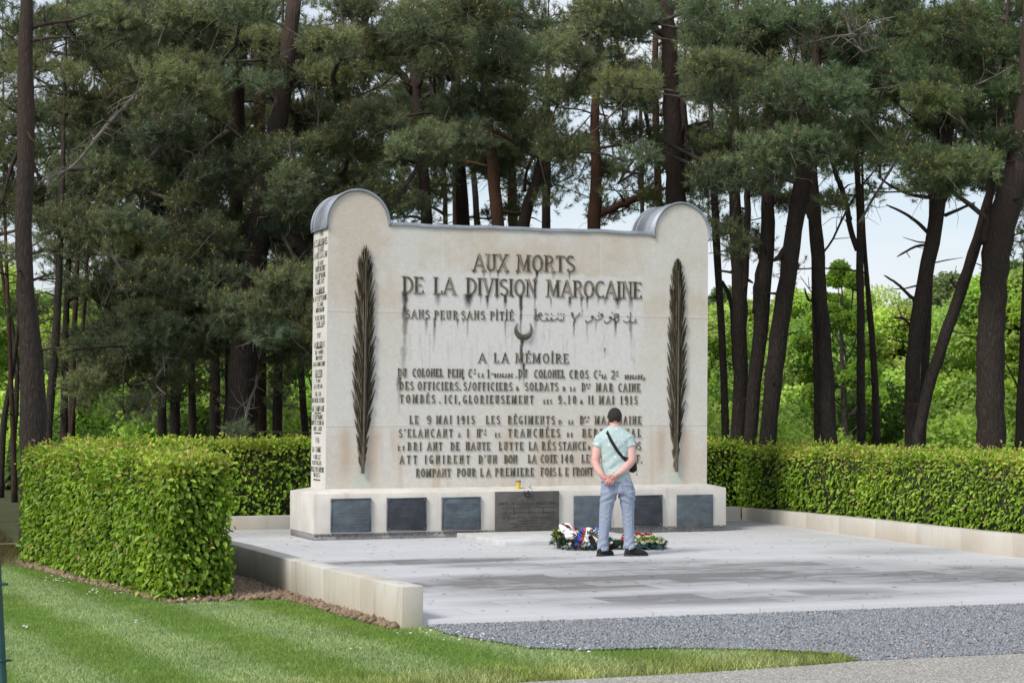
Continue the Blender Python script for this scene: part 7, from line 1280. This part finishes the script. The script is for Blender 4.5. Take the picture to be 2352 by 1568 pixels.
def rose(name, c, r, col, parent, up=None, edge=None):
    """a bloom of overlapping cupped petals"""
    b = MB(); up = unit(np.array([RS.normal(0, .3), -.5 + RS.normal(0, .2), .8]) if up is None else up); x = unit(np.cross(up, [0.3, 1, .2])); y = np.cross(up, x); c = np.array(c); col = np.array(col); edge = col if edge is None else np.array(edge)
    for layer, (k, rad, op) in enumerate(((3, .42, .2), (4, .72, .55), (5, 1.0, .95))):
        for i in range(k):
            a0 = 6.283 * i / k + layer * .6 + RS.uniform(-.15, .15); V = []; m = 4
            for u in np.linspace(0, 1, m):
                for v in np.linspace(-1, 1, 4):
                    a = a0 + v * 3.1416 / k * 1.15; rr = r * rad * (math.sin(u * 1.45) * (.55 + .45 * op) + .12); h = r * (.95 * u * (1.1 - .55 * op) - .25 * op + .18 * (1 - abs(v)) * u); V.append(c + (x * math.cos(a) + y * math.sin(a)) * rr + up * h)
            b.add(V, [(i_ * 4 + j, i_ * 4 + j + 1, i_ * 4 + j + 5, i_ * 4 + j + 4) for i_ in range(m - 1) for j in range(3)], col * RS.uniform(.82, 1.1) if layer < 2 else edge * RS.uniform(.85, 1.1))
    return b.build(name, PETAL, parent, True)
def ribbon(parent, path, wdir, w, cols, name='ribbon'):
    q = np.array(path, float); s = np.linspace(0, 1, len(q)); k = np.linspace(0, 1, 26); q = np.stack([np.interp(k, s, q[:, i]) for i in range(3)], 1)
    for _ in range(3): q[1:-1] = (q[:-2] + 2 * q[1:-1] + q[2:]) / 4
    T = unit(np.gradient(q, axis=0)); W = np.asarray(wdir, float); W = unit(W[None] - T * (T @ W)[:, None]); N = np.cross(T, W); n = 26; x = -w / 2
    for f, cn in cols:
        a, e = x, x + w * f; wave = (.004 * np.sin(k * 17 + x * 60))[:, None] * N; V = np.concatenate([q + W * a + wave, q + W * (e - .0004) + wave, q + W * a + wave - N * .0016, q + W * (e - .0004) + wave - N * .0016]); b = MB(); b.add(V, [g for i in range(n - 1) for g in ((i, i + 1, n + i + 1, n + i), (2 * n + i, 3 * n + i, 3 * n + i + 1, 2 * n + i + 1))]); b.build(name, SATIN[cn], parent, True); x = e
def foliage_leaves(name, c, s, n, ln, cols, parent, up=.4):
    u = unit(RS.normal(0, 1, (n, 3))); u[:, 2] = np.abs(u[:, 2]); q = u * np.array(s) * RS.uniform(.5, 1.05, (n, 1)); p = c + q[:, 0:1] * _rt + q[:, 1:2] * FH + q[:, 2:3] * np.array([0, 0, 1.0]); l = RS.uniform(ln * .7, ln * 1.3, n); V, Q, C = leaf_mesh(p, u * .8 + RS.normal(0, .4, (n, 3)), RS.normal(0, .5, (n, 3)) + np.array([0, 0, 1.0]) - FH * .5, l, l * .42, cols[RS.randint(0, len(cols), n)] * RS.uniform(.7, 1.25, (n, 1))); return np_mesh(name, V, Q, PETAL, parent, False, C)
def wp(cx, cy, back=0.0, base_y=1263.0):
    """a place that shows at (cx, cy) of the wreath close-up, standing 'back' metres behind the front of the wreaths"""
    g0 = G(1345, base_y, 0); D = hdepth(g0) + back - .12; return P(1261.7 + cx / 8.348, 1182 + cy / 8.348, D)
FIRC = np.array([(.022, .050, .030), (.030, .062, .036), (.018, .040, .028), (.040, .070, .038)])
def wreaths():
    # tricolour wreath in front of the man's left foot
    g = G(1343, 1264, 0); c = g + FH * .30; t = thing('wreath', 'large fir wreath with a wide blue, red and white ribbon beside the man', 'wreath', (c[0], c[1], 0), 0, 'wreaths laid at the memorial')
    fir_ring(np.array([c[0], c[1], .0]) + _rt * .03, .25, .075, .10, 520, t, FIRC)
    fir_ring(np.array([c[0], c[1], .03]) + _rt * .02, .12, .075, .15, 220, t, FIRC)
    fir_ring(np.array([c[0], c[1], .0]) + _rt * .37 + FH * .04, .13, .062, .0, 240, t, FIRC)
    rb = lambda cx, cy, bk: wp(cx, cy, bk)
    ribbon(t, [rb(690, 240, .40), rb(672, 330, .24), rb(640, 450, .12), rb(590, 560, .03), rb(575, 612, .015)], _rt, .135, [(.36, 'blue'), (.26, 'red'), (.38, 'white')])
    ribbon(t, [rb(760, 258, .42), rb(835, 320, .28), rb(900, 420, .17), rb(945, 500, .10), rb(965, 540, .08)], _rt * .9 + FH * .2, .075, [(.5, 'white'), (.22, 'orange'), (.28, 'white')])
    ribbon(t, [rb(870, 268, .42), rb(915, 262, .38), rb(950, 300, .32)], FH * .5 + np.array([0, 0, 1]), .05, [(.5, 'white'), (.5, 'blue')]); ribbon(t, [rb(700, 330, .3), rb(770, 330, .24), rb(740, 400, .2)], FH * .6 + np.array([0, 0, .8]), .055, [(1, 'white')])
    ribbon(t, [rb(640, 530, .1), rb(700, 500, .06), rb(755, 520, .04), rb(720, 600, .02)], FH * .4 + np.array([0, 0, 1]), .06, [(1, 'white')])
    for cx, cy, r, col, bk in ((500, 480, 36, 'b', .10), (520, 440, 30, 'b', .16), (465, 510, 28, 'b', .08), (440, 485, 34, 'r', .12), (820, 375, 46, 'b', .22), (790, 360, 30, 'b', .26), (830, 480, 46, 'r', .12), (780, 490, 30, 'r', .12), (770, 300, 34, 'r', .34), (760, 615, 32, 'b', .02), (400, 555, 30, 'w', .03), (560, 330, 40, 'w', .3), (595, 310, 30, 'b', .34), (915, 540, 34, 'w', .06), (690, 520, 40, 'w', .08), (1140, 490, 30, 'b', .14), (1185, 540, 34, 'w', .08), (1150, 575, 22, 'r', .05), (1120, 460, 24, 'b', .2), (910, 300, 30, 'b', .36), (530, 410, 24, 'r', .22), (600, 600, 26, 'r', .02), (470, 470, 26, 'w', .16)):
        rose('bloom', wp(cx, cy, bk), r / 8.348 / 188, {'b': (.04, .16, .60), 'r': (.55, .025, .02), 'w': (.86, .86, .85)}[col], t)
    foliage_leaves('leaves', wp(740, 450, .2), (.16, .12, .08), 60, .06, np.array([(.05, .10, .03), (.12, .16, .05), (.03, .07, .02)]), t)
    # white and green sheaf with a white and red ribbon on the slab
    g = G(1300, 1245, .045); c2 = np.array([g[0], g[1], .045]) + FH * .1; t2 = thing('bouquet', 'green leafy sheaf with a looped white and red ribbon on the pale slab', 'bouquet', tuple(c2), 0, None)
    foliage_leaves('leaves', wp(255, 450, .42), (.12, .12, .13), 230, .055, np.array([(.09, .15, .025), (.14, .21, .04), (.045, .09, .02), (.20, .22, .06)]), t2); fir_ring(wp(250, 500, .40) * np.array([1, 1, 0]) + np.array([0, 0, .05]), .07, .05, 0, 110, t2, np.array([(.06, .11, .03), (.03, .06, .025)]), 'fir_sprigs')
    r2 = lambda cx, cy, bk: wp(cx, cy, bk)
    ribbon(t2, [r2(175, 240, .36), r2(230, 250, .34), r2(300, 300, .32), r2(350, 330, .31)], np.array([0, 0, 1.0]) + FH * .3, .085, [(1, 'white')]); ribbon(t2, [r2(250, 225, .42), r2(320, 190, .38), r2(390, 180, .36), r2(440, 230, .34), r2(480, 330, .33), r2(480, 440, .32)], FH * .5 + _rt * .6, .06, [(.6, 'white'), (.4, 'pink')]); ribbon(t2, [r2(390, 290, .3), r2(370, 350, .27), r2(385, 420, .25), r2(395, 475, .24)], _rt, .105, [(1, 'white')]); ribbon(t2, [r2(440, 330, .3), r2(470, 390, .28), r2(450, 460, .26)], _rt, .08, [(1, 'white')])
    ribbon(t2, [r2(255, 215, .44), r2(290, 185, .42), r2(350, 178, .40), r2(400, 200, .38)], FH * .7 + np.array([0, 0, .5]), .05, [(.5, 'red'), (.5, 'white')])
    for cx, cy, r, col, bk in ((180, 275, 30, 'r', .36), (275, 200, 34, 'r', .44), (375, 240, 34, 'r', .40), (345, 235, 26, 'r', .42), (310, 260, 26, 'w', .38), (500, 270, 28, 'r', .42), (420, 255, 24, 'w', .40), (135, 320, 18, 'b', .42)): rose('bloom', r2(cx, cy, bk), r / 8.348 / 185, {'b': (.2, .3, .5), 'r': (.44, .02, .03), 'w': (.7, .7, .66)}[col], t2)
    # white roses wreath right of the man
    g = G(1482, 1262, 0); c3 = g + FH * .27; t3 = thing('wreath', 'round wreath of creamy white roses and red blooms right of the man', 'wreath', (c3[0], c3[1], 0), 0, 'wreaths laid at the memorial')
    fir_ring(np.array([c3[0], c3[1], 0.0]), .20, .062, .06, 420, t3, np.array([(.018, .052, .046), (.024, .060, .050), (.016, .040, .036)])); fir_ring(np.array([c3[0], c3[1], 0.02]), .10, .06, .1, 160, t3, FIRC)
    for cx, cy, r, bk in ((1700, 440, 46, .2), (1800, 440, 40, .22), (1870, 430, 40, .24), (1790, 545, 52, .04), (1960, 515, 54, .05), (2070, 530, 50, .05), (2000, 410, 46, .26), (2050, 440, 44, .22), (2160, 530, 40, .1), (1650, 500, 44, .12), (1880, 520, 40, .08), (1730, 500, 40, .12), (2100, 470, 36, .2), (1930, 440, 38, .2), (1665, 560, 34, .05), (2190, 510, 26, .16)): rose('bloom', wp(cx, cy, bk), r / 8.348 / 188, (.84, .83, .66), t3, None, (.88, .87, .78))
    for cx, cy, r, bk in ((1660, 375, 40, .34), (1720, 370, 40, .38), (1790, 395, 34, .34), (1850, 380, 44, .38), (1900, 380, 34, .38), (1950, 375, 34, .4), (1410, 395, 30, .36), (1400, 440, 30, .3), (1390, 480, 30, .25), (1700, 350, 30, .42), (1760, 405, 28, .32)): rose('bloom', wp(cx, cy, bk), r / 8.348 / 186, (.58, .06, .06), t3, None, (.70, .22, .22))
    foliage_leaves('leaves', wp(1900, 520, .15), (.19, .16, .05), 120, .045, np.array([(.16, .24, .05), (.22, .30, .09), (.08, .15, .03)]), t3); foliage_leaves('under_leaves', wp(1900, 630, .03), (.18, .05, .02), 26, .07, np.array([(.06, .14, .16), (.10, .20, .22)]), t3)
wreaths()
